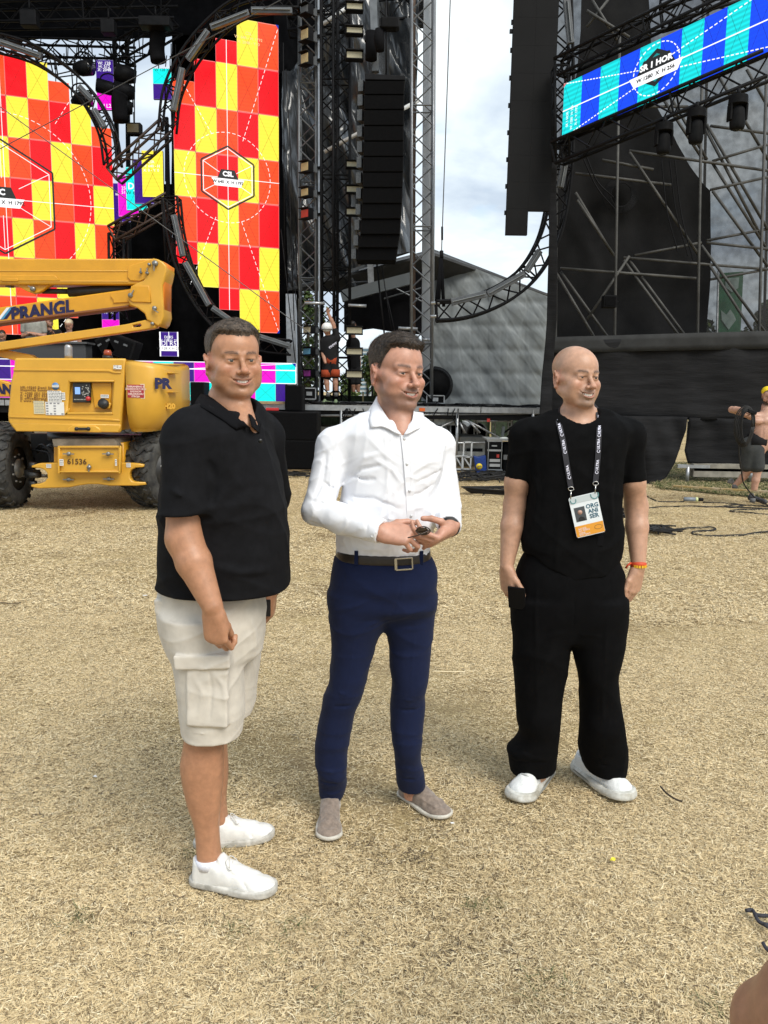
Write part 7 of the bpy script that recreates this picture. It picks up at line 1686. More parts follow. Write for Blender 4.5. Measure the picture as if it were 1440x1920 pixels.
 tr=lambda p:c0+s*p[0]+d*p[1]+up*p[2]
 o,v,q=S('shoe',[Local([Grp(up_,k=0)],c0,M,k=0)],lo,hi,.0035,mu,parent,org)
 o2,_,_=S('sole',[Local([Sole()],c0,M,k=0)],lo,hi,.004,ms,o,org)
 if kind=='runner':
  for sg in(-1,1):
   mb=MB();mb.tube([tr((sg*(.034*wide+.0075),-h+.04,sh*.62)),tr((sg*(.046*wide+.006),0,sh*.55)),tr((sg*(.049*wide+.005),h*.5,sh*.55)),tr((sg*.036,h*.86,sh*.75))],.0045,6);mb.build('sole_stripe',mat('stripe_grey',(.22,.22,.20),.6),o)
  mb=MB();mb.tube(smooth_path([tr((-.010,h-.085,sh+.042)),tr((-.003,h-.076,sh+.036)),tr((.016,h-.098,sh+.045))],4),.0012,5);mb.build('tick_mark',mat('print_ink',(.03,.03,.04),.6),o)
 if kind in('sneaker','runner'):
  mb=MB();n=6 if kind=='sneaker' else 5
  for k in range(n):
   t=k/(n-1);rn=kind=='runner';y=-h+.128+t*(2*h-(.205 if rn else .245));z=(top+.004+.022*rn)*(1-t)+(sh+.036+.012*rn)*t+.002;wx=.024-.003*t
   mb.tube(smooth_path([tr((-wx,y,z-.008)),tr((-wx*.5,y+.004,z+.001)),tr((0,y+.005,z+.002)),tr((wx*.5,y+.004,z+.001)),tr((wx,y,z-.008))],3),.0021,6)
   if k<n-1:
    mb.tube([tr((-wx,y,z-.006)),tr((0,y+.012,z+.003)),tr((wx,y+.022,z-.010))],.0018,6)
  if kind=='sneaker':
   for sg in(-1,1):mb.tube(smooth_path([tr((0,-h+.13,top+.004)),tr((sg*.018,-h+.135,top+.010)),tr((sg*.030,-h+.15,top-.006)),tr((sg*.016,-h+.160,top-.010)),tr((0,-h+.134,top+.002))],4),.0017,6)
  mb.build('laces',mat('lace',(.62,.61,.58),.8)if kind=='sneaker' else mat('lace_grey',(.42,.42,.41),.8),o)
 return o
SK1=(.44,.22,.125);SK2=(.50,.26,.18);SK3=(.49,.28,.185)
o1=dict(jaw=1.12,wide=1.03,double=1,cheek=1.1,nose=1.10,mouth=.0345,smile=.0085,open=.0046,fold=1.3,dimple=1,stubble=1,stub=.14,beard=(.16,.12,.10),brow=(.05,.03,.02),hair=(.058,.042,.030),scalp=.75,iris_name='grey',iris=(.06,.06,.05),look=(.02,-1,.0),hname='greybrown',thick=.015,front=.006,comb=(.75,-.55,.1),len=.012,lift=.10,chin=.001,eye=.72,hairline=[.073,.074,.079,.079,.062,.036,.008,-.020,.006,.024,-.020,-.055,-.070])
o2=dict(jaw=1.02,wide=.98,cheek=1.,nose=1.12,mouth=.0335,smile=.0080,open=.0045,fold=1.2,stubble=1,stub=.50,beard=(.10,.07,.055),brow=(.035,.022,.015),hair=(.034,.024,.017),scalp=.85,iris_name='brown',iris=(.05,.03,.02),look=(-.25,-1,.02),hname='darkbrown',thick=.015,front=.009,comb=(.55,-.7,.35),len=.015,lift=.28,chin=.004,eye=.855,hairline=[.075,.076,.080,.074,.050,.026,.004,-.020,.006,.024,-.020,-.055,-.070])
o3=dict(jaw=1.06,wide=1.0,cheek=1.15,nose=1.12,mouth=.0375,smile=.011,open=.0054,fold=1.6,stubble='goatee',stub=.50,beard=(.15,.115,.09),brow=(.035,.022,.015),chin=.002,shaved=(.20,.15,.11),iris_name='dark',iris=(.03,.02,.015),look=(.1,-1,.0),eye=.55,crown=1.0,hairline=[.13,.13,.13,.125,.10,.06,.03,-.006,.012,.024,-.020,-.055,-.070])
#- the man in the black polo shirt
def person(label,loc):return thing('person',label,'person',loc)
BLACK=mat('black_cotton',(.0062,.0062,.0074),.88,spec=.14,noise=.2,nscale=30,bump=.35,bscale=520,bdist=.0012)
def scaled_rows(rows,Y,ex):return Loft(rows_px(rows,Y,ex),k=.03)
M1=person('man with greying hair in a black polo shirt and beige cargo shorts',G(415,1640))
YB=2.50;org=M1.location.copy()
hc=P(452.5,676,YB-.08);yaw1=math.radians(27)
HM1=rotm(yaw1,math.radians(1),math.radians(-1));hs1=.965
H1=hc+Vector((HM1@np.array((0,.085,0))).tolist())*hs1
hp1=head_prims(o1)
sh_r=P(352,822,2.36);el_r=P(345,1010,2.30);wr_r=P(398,1136,2.24)
sh_l=P(486,820,2.70);el_l=P(512,1000,2.80);wr_l=P(508,1105,2.74)
torso1=[(772,376,476,.13),(790,348,491,.165),(811,330,499,.19),(840,316,508,.20),(880,309,521,.20),(939,307,531,.205),(986,304,537,.205),(1049,302,541,.21),(1085,301,542,.205),(1119,297,543,.205)]
near_leg=[(1180,318,440,.10),(1300,345,440,.085),(1370,348,420,.062),(1400,344,419,.062),(1429,339,419,.065),(1462,342,418,.060),(1507,352,414,.050),(1546,364,411,.040),(1585,368,413,.037),(1615,370,416,.040),(1640,372,420,.04)]
far_leg=[(1180,400,485,.09),(1300,392,450,.08),(1370,387,427,.06),(1455,386,427,.058),(1504,391,424,.044),(1540,397,428,.037),(1572,398,432,.038)]
skin1=place(hp1,H1,HM1,hs1)+[Loft(rows_px([(a,b+14,c-14,d-.03)for a,b,c,d in torso1[1:-1]],YB),k=.018),Loft(rows_px([(1110,312,482,.14),(1180,318,480,.14),(1215,330,478,.12)],YB),k=.04),Loft(rows_px(near_leg,2.41),k=.02),Loft(rows_px(far_leg,2.65),k=.02),Cone(P(428,815,YB),P(427,748,YB),.078,.060,k=.02),Cone(P(440,800,YB-.04),P(440,762,YB-.02),.048,.044,k=.02),Cone(P(458,802,YB-.085),P(446,770,YB-.04),.042,.044,k=.02),Cone(sh_r,el_r,.062,.052,k=.03),*fore(el_r,wr_r,.050,.031),Cone(P(420,800,YB),sh_r,.06,.06,k=.03),Cone(P(460,805,YB+.05),sh_l,.055,.055,k=.03),Cone(sh_l,el_l,.055,.045,k=.03),*fore(el_l,wr_l,.042,.03),Cone(P(352,990,2.335),P(350,1020,2.31),.030,.026,k=.03)]
skin1+=hand_prims(wr_r+Vector((.002,0,-.012)),(.10,-.02,-1),(.25,.95,.05),1.02,curl=((.75,1.1,.6),(.85,1.15,.6),(.9,1.2,.6),(.95,1.2,.6)),side=1,spread=.03,thumb=[(.42,.35,-.8),(.15,.55,-.8),(-.15,.75,-.6)])
skin1+=hand_prims(wr_l,(.0,.05,-1),(-1,0.1,0),.98,curl=(.6,.65,.7,.8),side=-1,spread=.03)
zhead=float(P(440,775,YB).z)
zf=lambda z:.0028 if z>zhead else(.0036 if .8<z<1.12 else .0065)
fc1=face_color(o1,SK1,HM1,H1,hs1)
eyes_and_teeth(o1,H1,HM1,hs1,M1,org)
hair_obj(o1,hp1,H1,HM1,hs1,M1,org,o1['hair'],1)
w1r=ridge(13,5,5,9,5,5);w1=fold(11,5,5,16,6,.9);w2=fold(12,14,14,30,5,.9)
slv=Vector((P(346,958,2.31)))
polo=[Loft(rows_px(torso1,YB),k=0,cap=.012),Cone(P(432,776,YB),P(362,812,2.38),.062,.072,k=.05),Cone(P(462,786,YB+.04),P(486,815,2.69),.062,.072,k=.05),Cone(P(354,822,2.37),P(347,962,2.305),.083,.0705,k=.035),Cone(P(488,826,2.69),P(507,930,2.77),.075,.07,k=.04),Half(slv,(.05,.1,-1),'s'),Cone(slv+Vector((.004,-.01,.04)),slv-Vector((0,0,.05)),.058,.0665,k=.003,op='s')]
polo[5]=None
sleeve=Grp([Cone(P(357,828,2.37),P(347,966,2.303),.079,.0715,k=0),Slab(slv,(.04,.05,-1),.2),Cone(slv+Vector((.002,.0,.035)),slv-Vector((0,0,.05)),.050,.0655,k=.003,op='s'),Crease([slv+Vector((-.09,0,.032)),slv+Vector((0,-.085,.036)),slv+Vector((.085,0,.030))],.0025,-.0014,taper=False)],k=.035)
neck_hole=Cone(P(438,830,YB-.03),P(436,745,YB-.03),.060,.078,k=.006,op='s')
vneck=Cone(P(474,808,YB-.19),P(452,768,YB-.15),.006,.050,k=.004,op='s')
polo=[Grp([polo[0],polo[1],polo[2],Cone(P(488,826,2.69),P(507,930,2.77),.075,.07,k=.04),Half((0,0,float(P(520,1118,YB).z)+.004),(0,0,-1),'s')],k=0),sleeve,neck_hole,vneck]
C_=lambda pts,w_,a_,Y=None:Crease([P(x,y,Y_ if Y is None else Y)for x,y,Y_ in pts],w_,a_)
polo+=[Disp(lambda q:.0065*w1(q)*sst(1.50-q[:,2],0,.4)+.0022*w2(q)-.013*w1r(q)),C_([(388,860,2.30),(402,900,2.29),(396,950,2.29)],.012,-.016),C_([(400,950,2.29),(440,910,2.32),(478,895,2.36)],.016,.013),C_([(396,990,2.29),(450,940,2.31),(500,930,2.38)],.018,.012),C_([(395,1060,2.29),(450,1075,2.29),(520,1068,2.36)],.014,.010),C_([(320,880,2.26),(352,905,2.22),(385,900,2.25)],.010,.010),C_([(316,915,2.26),(350,935,2.22),(388,925,2.25)],.009,.010),C_([(306,1085,2.40),(330,1100,2.34),(370,1090,2.30)],.010,.012),C_([(478,812,2.36),(487,840,2.345),(492,862,2.34)],.003,.003)]
sdf_mesh('polo_shirt',polo,(-.90,2.0,.98),(.0,3.0,1.60),.0046,BLACK,M1,org)
cc=P(434,775,YB-.02)
def collar(parent,name,c,rx,ry,tilt,h0,drop,gap_dir,gap,m,tip=.055,lift=.03,th=.0022,n=40,fwd=0.):
 """a stand with a folded-over leaf; gap_dir = angle of the opening (radians, 0=+X, -pi/2 = towards camera)"""
 mb=MB();st=[]
 for i in range(n+1):
  t=i/n;a=gap_dir+gap+(2*PI-2*gap)*t;f=abs(2*t-1)
  dx,dy=math.cos(a),math.sin(a);z_in=lift*(1-f)**1.0-fwd*f*f
  r0=Vector((c.x+dx*rx,c.y+dy*ry,c.z+z_in+0));r1=r0+Vector((-dx*.004,-dy*.004,h0*(1-.25*f)))
  r2=r1+Vector((dx*.006,dy*.006,.0015));dp=drop+tip*max(0,f-.55)**1.3*2.2
  r3=r2+Vector((dx*.018,dy*.018,-dp*.55));r4=r2+Vector((dx*.026,dy*.026,-dp))
  st.append([r0,r1,r2,r3,r4])
 vs=[p for r in st for p in r];k=5;fs=[]
 for i in range(n):
  for j in range(4):a=i*k+j;fs.append((a,a+1,a+k+1,a+k))
 mb.add(vs,fs,True);o=mb.build(name,m,parent)
 sd=o.modifiers.new('cloth','SOLIDIFY');sd.thickness=th;sd.offset=0
 sb=o.modifiers.new('soft','SUBSURF');sb.levels=sb.render_levels=1
 return o
collar(M1,'collar',P(434,772,YB-.03),.072,.080,0,.030,.034,math.radians(-38),.75,mat('black_rib',(.0060,.0060,.0070),.9,spec=.08,bump=.5,bscale=900,bdist=.001),tip=.055,lift=.030,fwd=.035)
RIB=MATS['black_rib']
leaf(M1,'collar_leaf',polo,[(377,739),(392,742),(411,756),(435,775),(459,794),(470,802)],[(366,757),(380,764),(395,772),(420,788),(443,806),(462,800)],YB,RIB,in_dY=[.05,-.02,-.085,-.125,-.15,-.15])
leaf(M1,'collar_leaf',polo,[(466,776),(470,786),(473,800)],[(482,782),(490,793),(487,812)],YB,RIB,in_dY=[-.10,-.13,-.15])
mb=MB();mb.tube([P(488,826,2.355),P(488,827,2.350)],.006,12);mb.build('button',mat('black_button',(.015,.015,.015),.3),M1)
BEIGE=mat('beige_twill',(.60,.555,.485),.85,spec=.2,noise=.07,nscale=18,bump=.35,bscale=700,bdist=.0008,sheen=.1)
w3r=ridge(23,11,11,16,5,6);w3=fold(21,16,16,34,6,.9);w4=fold(22,40,40,60,5,.9)
zc=float(P(400,1386,2.33).z)
hemN=float(P(400,1372,2.42).z);hemF=float(P(440,1330,2.63).z)
leg_n=Grp([Loft(rows_px([(1150,305,440,.12),(1200,316,450,.125),(1240,327,455,.12),(1290,333,457,.118),(1340,340,457,.115),(1378,344,452,.112),(1400,345,451,.112)],2.42),k=0,cap=.006),Slab((0,2.42,hemN),(0,0,-1),9.),Loft(rows_px([(1345,350,446,.098),(1410,349,447,.1)],2.42),k=.003,op='s')],k=.035)
leg_f=Grp([Loft(rows_px([(1150,395,494,.12),(1200,396,492,.11),(1245,398,486,.105),(1310,404,478,.10),(1335,408,474,.10),(1355,408,474,.10)],2.63),k=0,cap=.006),Slab((0,2.63,hemF),(0,0,-1),9.)],k=.03)
shorts=[Loft(rows_px([(1090,303,490,.165),(1130,299,497,.17),(1165,301,497,.17),(1195,308,494,.165),(1225,320,490,.14)],YB),k=0),leg_n,leg_f]
def pk(x0,x1,y0,y1,Y,th,k=.004,rz=0.,ry=0.,r=.006):
 a,b=P(x0,y0,Y),P(x1,y1,Y);c=(a+b)/2
 return Box(c,((b.x-a.x)/2,th,(a.z-b.z)/2),np.array(Matrix.Rotation(rz,3,'Z')@Matrix.Rotation(ry,3,'Y')),r=r,k=k)
shorts+=[pk(352,430,1243,1358,2.322,.026,k=.010,ry=.03),pk(330,434,1222,1250,2.318,.032,k=.003,ry=-.05,r=.003),pk(299,330,1115,1143,2.44,.06,k=.004,ry=-.1)]
shorts+=[Disp(lambda q:.0024*w3(q)+.0010*w4(q)-.008*w3r(q)),C_([(393,1255,2.298),(397,1300,2.296),(393,1350,2.298)],.004,-.006),C_([(357,1255,2.30),(356,1300,2.30),(358,1350,2.30)],.0022,.0025),C_([(427,1252,2.30),(430,1300,2.30),(428,1352,2.30)],.0022,.0025),C_([(434,1150,2.30),(437,1200,2.30),(434,1240,2.30)],.0025,.002),C_([(335,1100,2.34),(326,1180,2.32),(327,1218,2.32)],.003,-.003),C_([(348,1363,2.31),(400,1368,2.30),(452,1364,2.34)],.0035,-.003),C_([(400,1260,2.297),(418,1285,2.297),(425,1330,2.297)],.006,.004),C_([(362,1265,2.297),(380,1300,2.296),(372,1345,2.297)],.007,.004),C_([(452,1235,2.36),(448,1222,2.33),(440,1160,2.30)],.006,.004),C_([(470,1150,2.38),(480,1200,2.42),(470,1250,2.45)],.007,.006),C_([(345,1372,2.31),(400,1379,2.30),(452,1373,2.34)],.0022,.0025)]
sdf_mesh('cargo_shorts',shorts,(-.75,2.2,.36),(-.1,2.9,1.14),.0040,BEIGE,M1,org)
body_mesh(skin1,(-.85,2.05,.02),(.0,3.0,1.86),.0034,zf,skin_mat('skin'),M1,org,fc1,[polo,shorts])
SOCK=mat('white_sock',(.72,.73,.80),.95,noise=.08,nscale=200)
for(px,py,Y,r)in((391,1612,2.405,.042),(414,1562,2.645,.038)):
 c=P(px,py,Y);mb=MB();mb.tube([c+Vector((0,0,-.022)),c+Vector((-.001,0,-.006)),c+Vector((-.002,0,.010))],[r*.92,r*.96,r*.97],24);mb.build('sock',SOCK,M1)
def gxy(px,py):p=G(px,py);p.z=0;return p
shoe(M1,gxy(356,1652),gxy(518,1676),'sneaker')
shoe(M1,gxy(362,1588),gxy(514,1566),'sneaker')
ph=MB();c=P(501,1140,2.70);ph.obox(c,(.012,.006,.030));o=ph.build('phone',mat('phone_black',(.01,.01,.012),.2),None,bevel=.003);tag(o,'small dark phone in the far hand of the man in cargo shorts','phone')
#- the man in the white shirt
M2=person('dark-haired man in a white shirt and navy trousers holding sunglasses',G(700,1535));org=M2.location.copy()
Y2=2.74;yaw=math.radians(34);HM2=rotm(yaw,math.radians(-1),math.radians(2));hs2=1.03
H2=P(771,701,Y2-.08)+Vector((HM2@np.array((0,.085,0))).tolist())*hs2
hp2=head_prims(o2)
sR,eR,wR=P(628,836,2.72),P(596,956,2.64),P(713,997,2.53)
sL,eL,wL=P(820,836,2.82),P(836,950,2.80),P(843,990,2.60)
torso2=[(778,672,790,.075),(790,655,803,.095),(804,642,818,.108),(830,636,832,.120),(860,641,832,.128),(887,645,827,.132),(920,641,817,.134),(960,634,815,.134),(1000,631,811,.130),(1033,631,806,.124),(1046,633,804,.120)]
legR2=[(1110,618,730,.105),(1140,617,726,.10,.0),(1174,619,720,.095,.01),(1200,621,708,.09,.02),(1238,621,696,.085,.03),(1285,616,684,.08,.04),(1311,606,677,.078,.05),(1330,603,668,.074,.06),(1361,597,660,.07,.07),(1413,592,651,.065,.09),(1450,595,650,.062,.10),(1471,597,650,.058,.13),(1504,601,640,.054,.15),(1524,601,638,.054,.15)]
legL2=[(1110,708,818,.105,.03),(1140,712,816,.10,.04),(1174,719,814,.095,.05),(1203,728,810,.09,.06),(1244,730,806,.085,.07),(1285,735,801,.08,.08),(1300,733,797,.078,.09),(1317,731,798,.074,.10),(1361,733,793,.07,.11),(1400,737,791,.066,.12),(1428,741,789,.060,.15),(1455,742,796,.060,.18),(1470,745,797,.056,.20),(1490,750,794,.054,.21),(1514,750,794,.054,.21)]
shr=lambda rows,d:[(r[0],r[1]+d,r[2]-d,r[3]-.02)+tuple(r[4:])for r in rows]
skin2=place(hp2,H2,HM2,hs2)+[Loft(rows_px(shr(torso2[1:],10),Y2),k=.018),Loft(rows_px([(1040,642,796,.095),(1080,640,800,.085),(1115,650,790,.055)],Y2),k=.04),Loft(rows_px(shr(legR2,7),Y2),k=.03),Loft(rows_px(shr(legL2,7),Y2),k=.03),Cone(P(737,822,Y2+.01),P(740,752,Y2),.070,.060,k=.02),Cone(P(751,816,Y2-.057),P(749,772,Y2-.038),.056,.044,k=.02),Cone(P(720,815,Y2),sR,.055,.05,k=.03),Cone(sR,eR,.045,.040,k=.03),*fore(eR,wR,.038,.029),Cone(P(750,815,Y2+.03),sL,.055,.05,k=.03),Cone(sL,eL,.045,.040,k=.03),*fore(eL,wL,.038,.029)]
skin2+=hand_prims(wR,(1,-.14,-.08),(.05,.75,-.65),1.03,curl=((.15,.25,.15),(.30,.90,.5),(.45,1.1,.6),(.55,1.15,.6)),side=1,spread=.10,over=[(.97,-.10,-.14),(.94,-.12,-.30),(.88,-.12,-.46),(.80,-.10,-.60)],thumb=[(.70,.45,.35),(.95,.25,.05),(1,.05,-.12)])
skin2+=hand_prims(wL+Vector((.0,-.005,-.004)),(-.62,-.72,-.32),(-.45,.35,.82),1.02,curl=((.45,.55,.35),(.55,.65,.4),(.6,.7,.4),(.65,.75,.4)),side=-1,spread=.05,over=[(-.88,-.35,-.05),(-.86,-.42,-.16),(-.82,-.45,-.28),(-.76,-.5,-.38)],thumb=[(-.55,-.45,.55),(-.85,-.25,.30),(-.98,-.1,.02)])
fc2=face_color(o2,SK2,HM2,H2,hs2)
zh2=float(P(700,790,Y2).z)
zf2=lambda z:.0028 if z>zh2 else(.0030 if 1.03<z<1.25 else .0065)
eyes_and_teeth(o2,H2,HM2,hs2,M2,org)
hair_obj(o2,hp2,H2,HM2,hs2,M2,org,o2['hair'],2,n=7000)
WHITE=mat('white_poplin',(.78,.79,.83),.7,spec=.25,noise=.03,nscale=12,bump=.18,bscale=420,bdist=.0012)
war=ridge(39,10,10,6,5,6,1.1);war2=ridge(36,17,17,20,5,5);wa=fold(31,7,7,13,6,1.0);wb=fold(32,22,22,34,6,1.);wc=fold(33,45,30,45,5,1.)
zt=float(P(700,1046,Y2).z)
base2=[Loft(rows_px(torso2,Y2),k=0,cap=.02),Cone(P(725,792,Y2),sR,.055,.056,k=.035),Cone(P(752,795,Y2+.02),sL,.055,.056,k=.035)]
armR=Grp([Cone(sR,eR,.0575,.0500,k=0),Cone(eR,eR.lerp(wR,.4),.0500,.0470,k=.012),Cone(eR.lerp(wR,.35),eR.lerp(wR,.80),.0480,.0400,k=.012),Cone(eR.lerp(wR,.80),wR+(wR-eR).normalized()*.012,.0400,.0385,k=.004),Slab(wR+(wR-eR).normalized()*.002,(wR-eR),.2),Cone(wR-(wR-eR).normalized()*.03,wR+(wR-eR).normalized()*.04,.030,.0345,k=.002,op='s'),Crease([eR+Vector((-.045,-.02,.015)),eR+Vector((-.01,-.05,-.01)),eR+Vector((.04,-.045,-.03))],.007,.008),Crease([eR+Vector((-.04,-.03,.045)),eR+Vector((.0,-.052,.03)),eR+Vector((.05,-.03,.02))],.007,-.007),Crease([eR+Vector((-.05,-.01,-.01)),eR+Vector((-.01,-.04,-.04)),eR+Vector((.05,-.04,-.05))],.006,-.005),Crease([eR.lerp(wR,.80)+Vector((0,-.04,.04)),eR.lerp(wR,.80)+Vector((0,-.045,0)),eR.lerp(wR,.80)+Vector((0,-.03,-.045))],.003,-.0025,False)],k=.022)
armL=Grp([Cone(sL,eL,.0570,.0490,k=0),Cone(eL,eL.lerp(wL,.5),.0500,.0450,k=.012),Cone(eL.lerp(wL,.5),wL,.0450,.0385,k=.01),Slab(wL+(wL-eL).normalized()*-.012,(wL-eL),.2),Cone(wL-(wL-eL).normalized()*.05,wL+(wL-eL).normalized()*.04,.030,.0350,k=.002,op='s'),Crease([eL+Vector((-.045,-.03,.05)),eL+Vector((0,-.05,.04)),eL+Vector((.045,-.02,.045))],.007,.008),Crease([eL+Vector((-.045,-.03,.02)),eL+Vector((0,-.055,.01)),eL+Vector((.045,-.02,.015))],.006,-.006),Crease([eL+Vector((-.045,-.04,-.02)),eL+Vector((0,-.06,-.025)),eL+Vector((.045,-.03,-.015))],.006,.006)],k=.020)
shirt=base2+[armR,armL,Cone(P(740,830,Y2-.01),P(742,755,Y2-.02),.055,.076,k=.006,op='s'),Cone(P(753,815,Y2-.145),P(746,768,Y2-.125),.006,.056,k=.004,op='s')]
B2=list(shirt)
for pts,w_,a_ in[([(650,884),(685,858),(712,850)],.009,.010),([(652,892),(690,900),(705,898)],.008,-.008),([(648,905),(676,880),(715,872)],.008,-.008),([(700,860),(735,880),(752,905)],.008,.006),([(828,862),(800,868),(775,885)],.008,.008),([(826,880),(805,895),(780,905)],.007,-.006),([(640,935),(680,965),(740,975)],.010,.007),([(812,930),(790,950),(768,955)],.007,.007),([(815,905),(790,925),(766,930)],.007,-.005),([(768,800),(772,830),(768,862)],.006,.004),([(640,1015),(690,1030),(740,1028)],.008,.006),([(806,1005),(780,1025),(760,1030)],.006,.006),([(762,1000),(766,1018),(772,1038)],.005,.006),([(690,820),(720,850),(745,870)],.010,.004),([(655,930),(700,935),(750,955)],.009,-.006),([(648,825),(654,845),(656,880)],.0026,.003),([(612,850),(605,900),(590,935)],.009,-.006),([(630,850),(622,890),(618,930)],.009,.007),([(600,900),(622,915),(640,918)],.007,-.006)]:
 shirt.append(cr(B2,pts,w_*.72,a_*1.6,Y2))
plk=[(753,816),(757,850),(760,885),(763,930),(765,975),(768,1010),(768,1046)]
smooth_px=lambda p:[(p[i][0]+(p[i+1][0]-p[i][0])*k/5,p[i][1]+(p[i+1][1]-p[i][1])*k/5)for i in range(len(p)-1)for k in range(5)]
shirt+=[cr(B2,plk,.0022,-.0032,Y2,False),Disp(lambda q:.0048*wa(q)+.0020*wb(q)-.0075*war(q)-.0060*war2(q)),]
shirt=[Grp(shirt,k=0),Slab((0,Y2,zt),(0,0,-1),9.)]
sdf_mesh('shirt',shirt,(-.32,2.36,.98),(.34,3.05,1.62),.0040,WHITE,M2,org)
pq=[hit(shirt,x+5.5,y,Y2)+Vector((.0004,-.0012,0))for x,y in smooth_px(plk)];mb=MB();ribbon(mb,pq,.027,.0022,(.28,-1,.1));mb.build('placket',WHITE,M2)
for x,y in((758,823),(763,870),(768,920),(771,967),(775,1022)):
 p=hit(shirt,x,y,Y2);mb=MB();mb.disc(p+Vector((0,-.0032,0)),(0.1,-1,.1),.0050,.0024,14);mb.build('button',mat('shirt_button',(.60,.60,.60),.25,spec=.6),M2)
p=hit(shirt,697,1006,2.6,.1,.2);mb=MB();mb.disc(p+Vector((0,-.001,0)),(-.1,-1,.1),.0046,.0022,12);mb.build('button',MATS['shirt_button'],M2)
collar(M2,'collar',P(741,779,Y2-.01),.068,.074,0,.038,.040,math.radians(-62),.95,WHITE,tip=.062,lift=.030,fwd=.040,th=.0028)
leaf(M2,'collar_leaf',shirt,[(707,743),(712,760),(724,780),(738,798),(753,815)],[(695,766),(692,785),(695,802),(716,799),(742,812)],Y2,WHITE,in_dY=[.01,-.03,-.075,-.10,-.115],lift_out=.010)
leaf(M2,'collar_leaf',shirt,[(776,772),(773,788),(765,802),(757,815)],[(793,774),(797,788),(788,802),(768,812)],Y2,WHITE,in_dY=[-.07,-.09,-.11,-.12],lift_out=.010)
NAVY=mat('navy_wool',(.0080,.0135,.046),.85,spec=.15,noise=.08,nscale=24,bump=.25,bscale=800,bdist=.0007,sheen=.04)
wd_=fold(41,6,6,14,6,1.);wdr=ridge(43,6,6,9,4,6);we=fold(42,14,14,44,6,1.)
hR,hL=float(P(620,1514,Y2+.12).z),float(P(770,1497,Y2+.18).z)
lgR=Grp([Loft(rows_px(legR2,Y2),k=0,cap=.004),Slab((0,Y2,hR),(-.05,.25,-1),9.)],k=.035)
lgL=Grp([Loft(rows_px(legL2,Y2),k=0,cap=.004),Slab((0,Y2,hL),(-.05,.25,-1),9.)],k=.035)
trs=[Loft(rows_px([(1036,629,808,.128),(1069,622,820,.132),(1098,618,819,.132),(1110,617,817,.122),(1135,620,814,.108),(1152,634,802,.082)],Y2),k=0,cap=.03),lgR,lgL]
B3=list(trs)
def env(q):return sst(1.02-q[:,2],0,.1)
trs+=[Disp(lambda q:.0030*wd_(q)*env(q)-.008*wdr(q)+.0034*we(q)*sst(.48-q[:,2],0,.22))]
for pts,w_,a_ in[([(653,1056),(644,1085),(632,1112)],.0022,-.003),([(752,1070),(751,1105),(745,1130)],.0026,-.004),([(745,1130),(735,1150),(720,1168)],.004,-.004),([(625,1145),(655,1140),(690,1128)],.008,.006),([(720,1160),(690,1172),(655,1200)],.008,.006),([(800,1140),(770,1150),(735,1160)],.007,.005),([(733,1185),(765,1180),(800,1175)],.007,.004),([(612,1290),(640,1300),(672,1305)],.007,.007),([(605,1318),(635,1325),(662,1322)],.006,-.006),([(736,1300),(765,1312),(795,1305)],.007,.007),([(735,1325),(765,1332),(792,1325)],.006,-.005),([(596,1440),(620,1448),(648,1440)],.006,.007),([(598,1462),(622,1470),(648,1462)],.006,-.006),([(600,1480),(620,1490),(640,1484)],.006,.006),([(742,1430),(765,1440),(790,1432)],.006,.007),([(745,1452),(768,1462),(792,1455)],.006,-.006),([(668,1100),(664,1200),(650,1300),(630,1400),(622,1500)],.0025,.0018),([(775,1110),(776,1200),(770,1300),(764,1400),(768,1475)],.0025,.0018)]:
 trs.append(cr(B3,pts,w_,a_,Y2))
sdf_mesh('trousers',trs,(-.32,2.5,.03),(.32,3.12,1.12),.0046,NAVY,M2,org)
belt=[Loft(rows_px([(1029,630,807,.130),(1047,629,808,.131)],Y2),k=0,cap=.002)]
sdf_mesh('belt',belt,(-.3,2.5,1.02),(.3,3.0,1.14),.0045,mat('belt_leather',(.022,.016,.012),.4,spec=.5,noise=.2,nscale=60),M2,org)
c=hit(belt,757,1057,Y2);rw,rh=.030,.019
mb=MB()
t_=Vector((.97,.10,.06)).normalized();n_=Vector((.1,-1,0)).normalized();z_=t_.cross(n_)*-1
if z_.z<0:z_=-z_
Mb=Matrix((t_,n_,z_)).transposed();off=n_*.004
mb.obox(c+off-t_*rw*.9,(.0045,.002,rh),Mb);mb.obox(c+off+z_*rh,(rw,.002,.0022),Mb);mb.obox(c+off-z_*rh,(rw*.9,.002,.0026),Mb);mb.obox(c+off+t_*rw*.95,(.0022,.002,rh),Mb)
mb.build('buckle',mat('steel',(.55,.54,.52),.25,metal=1),M2,bevel=.0006)
for x in(668,790):
 p=hit(belt,x,1046,Y2);mb=MB();mb.obox(p+Vector((0,-.001,.0)),(.0065,.004,.024));mb.build('belt_loop',NAVY,M2,bevel=.001)
body_mesh(skin2,(-.40,2.30,.02),(.42,3.15,1.86),.0033,zf2,skin_mat('skin'),M2,org,fc2,[shirt,trs])
mb=MB();q=(wL-eL).normalized();mb.tube([wL-q*.012,wL-q*.002],.0350,20);mb.build('watch_strap',mat('black_rubber',(.012,.012,.012),.6),M2)
def shoe_to(parent,toe_px,heel_px,L,kind):
 t,h_=gxy(*toe_px),gxy(*heel_px);d=(h_-t).normalized();return shoe(parent,t+d*L,t,kind)
shoe_to(M2,(616,1582),(622,1516),.292,'loafer')
shoe_to(M2,(842,1538),(764,1494),.280,'loafer')
sg=thing('sunglasses','dark sunglasses held between the hands of the man in the white shirt','sunglasses',P(797,998,2.49));so=sg.location.copy()
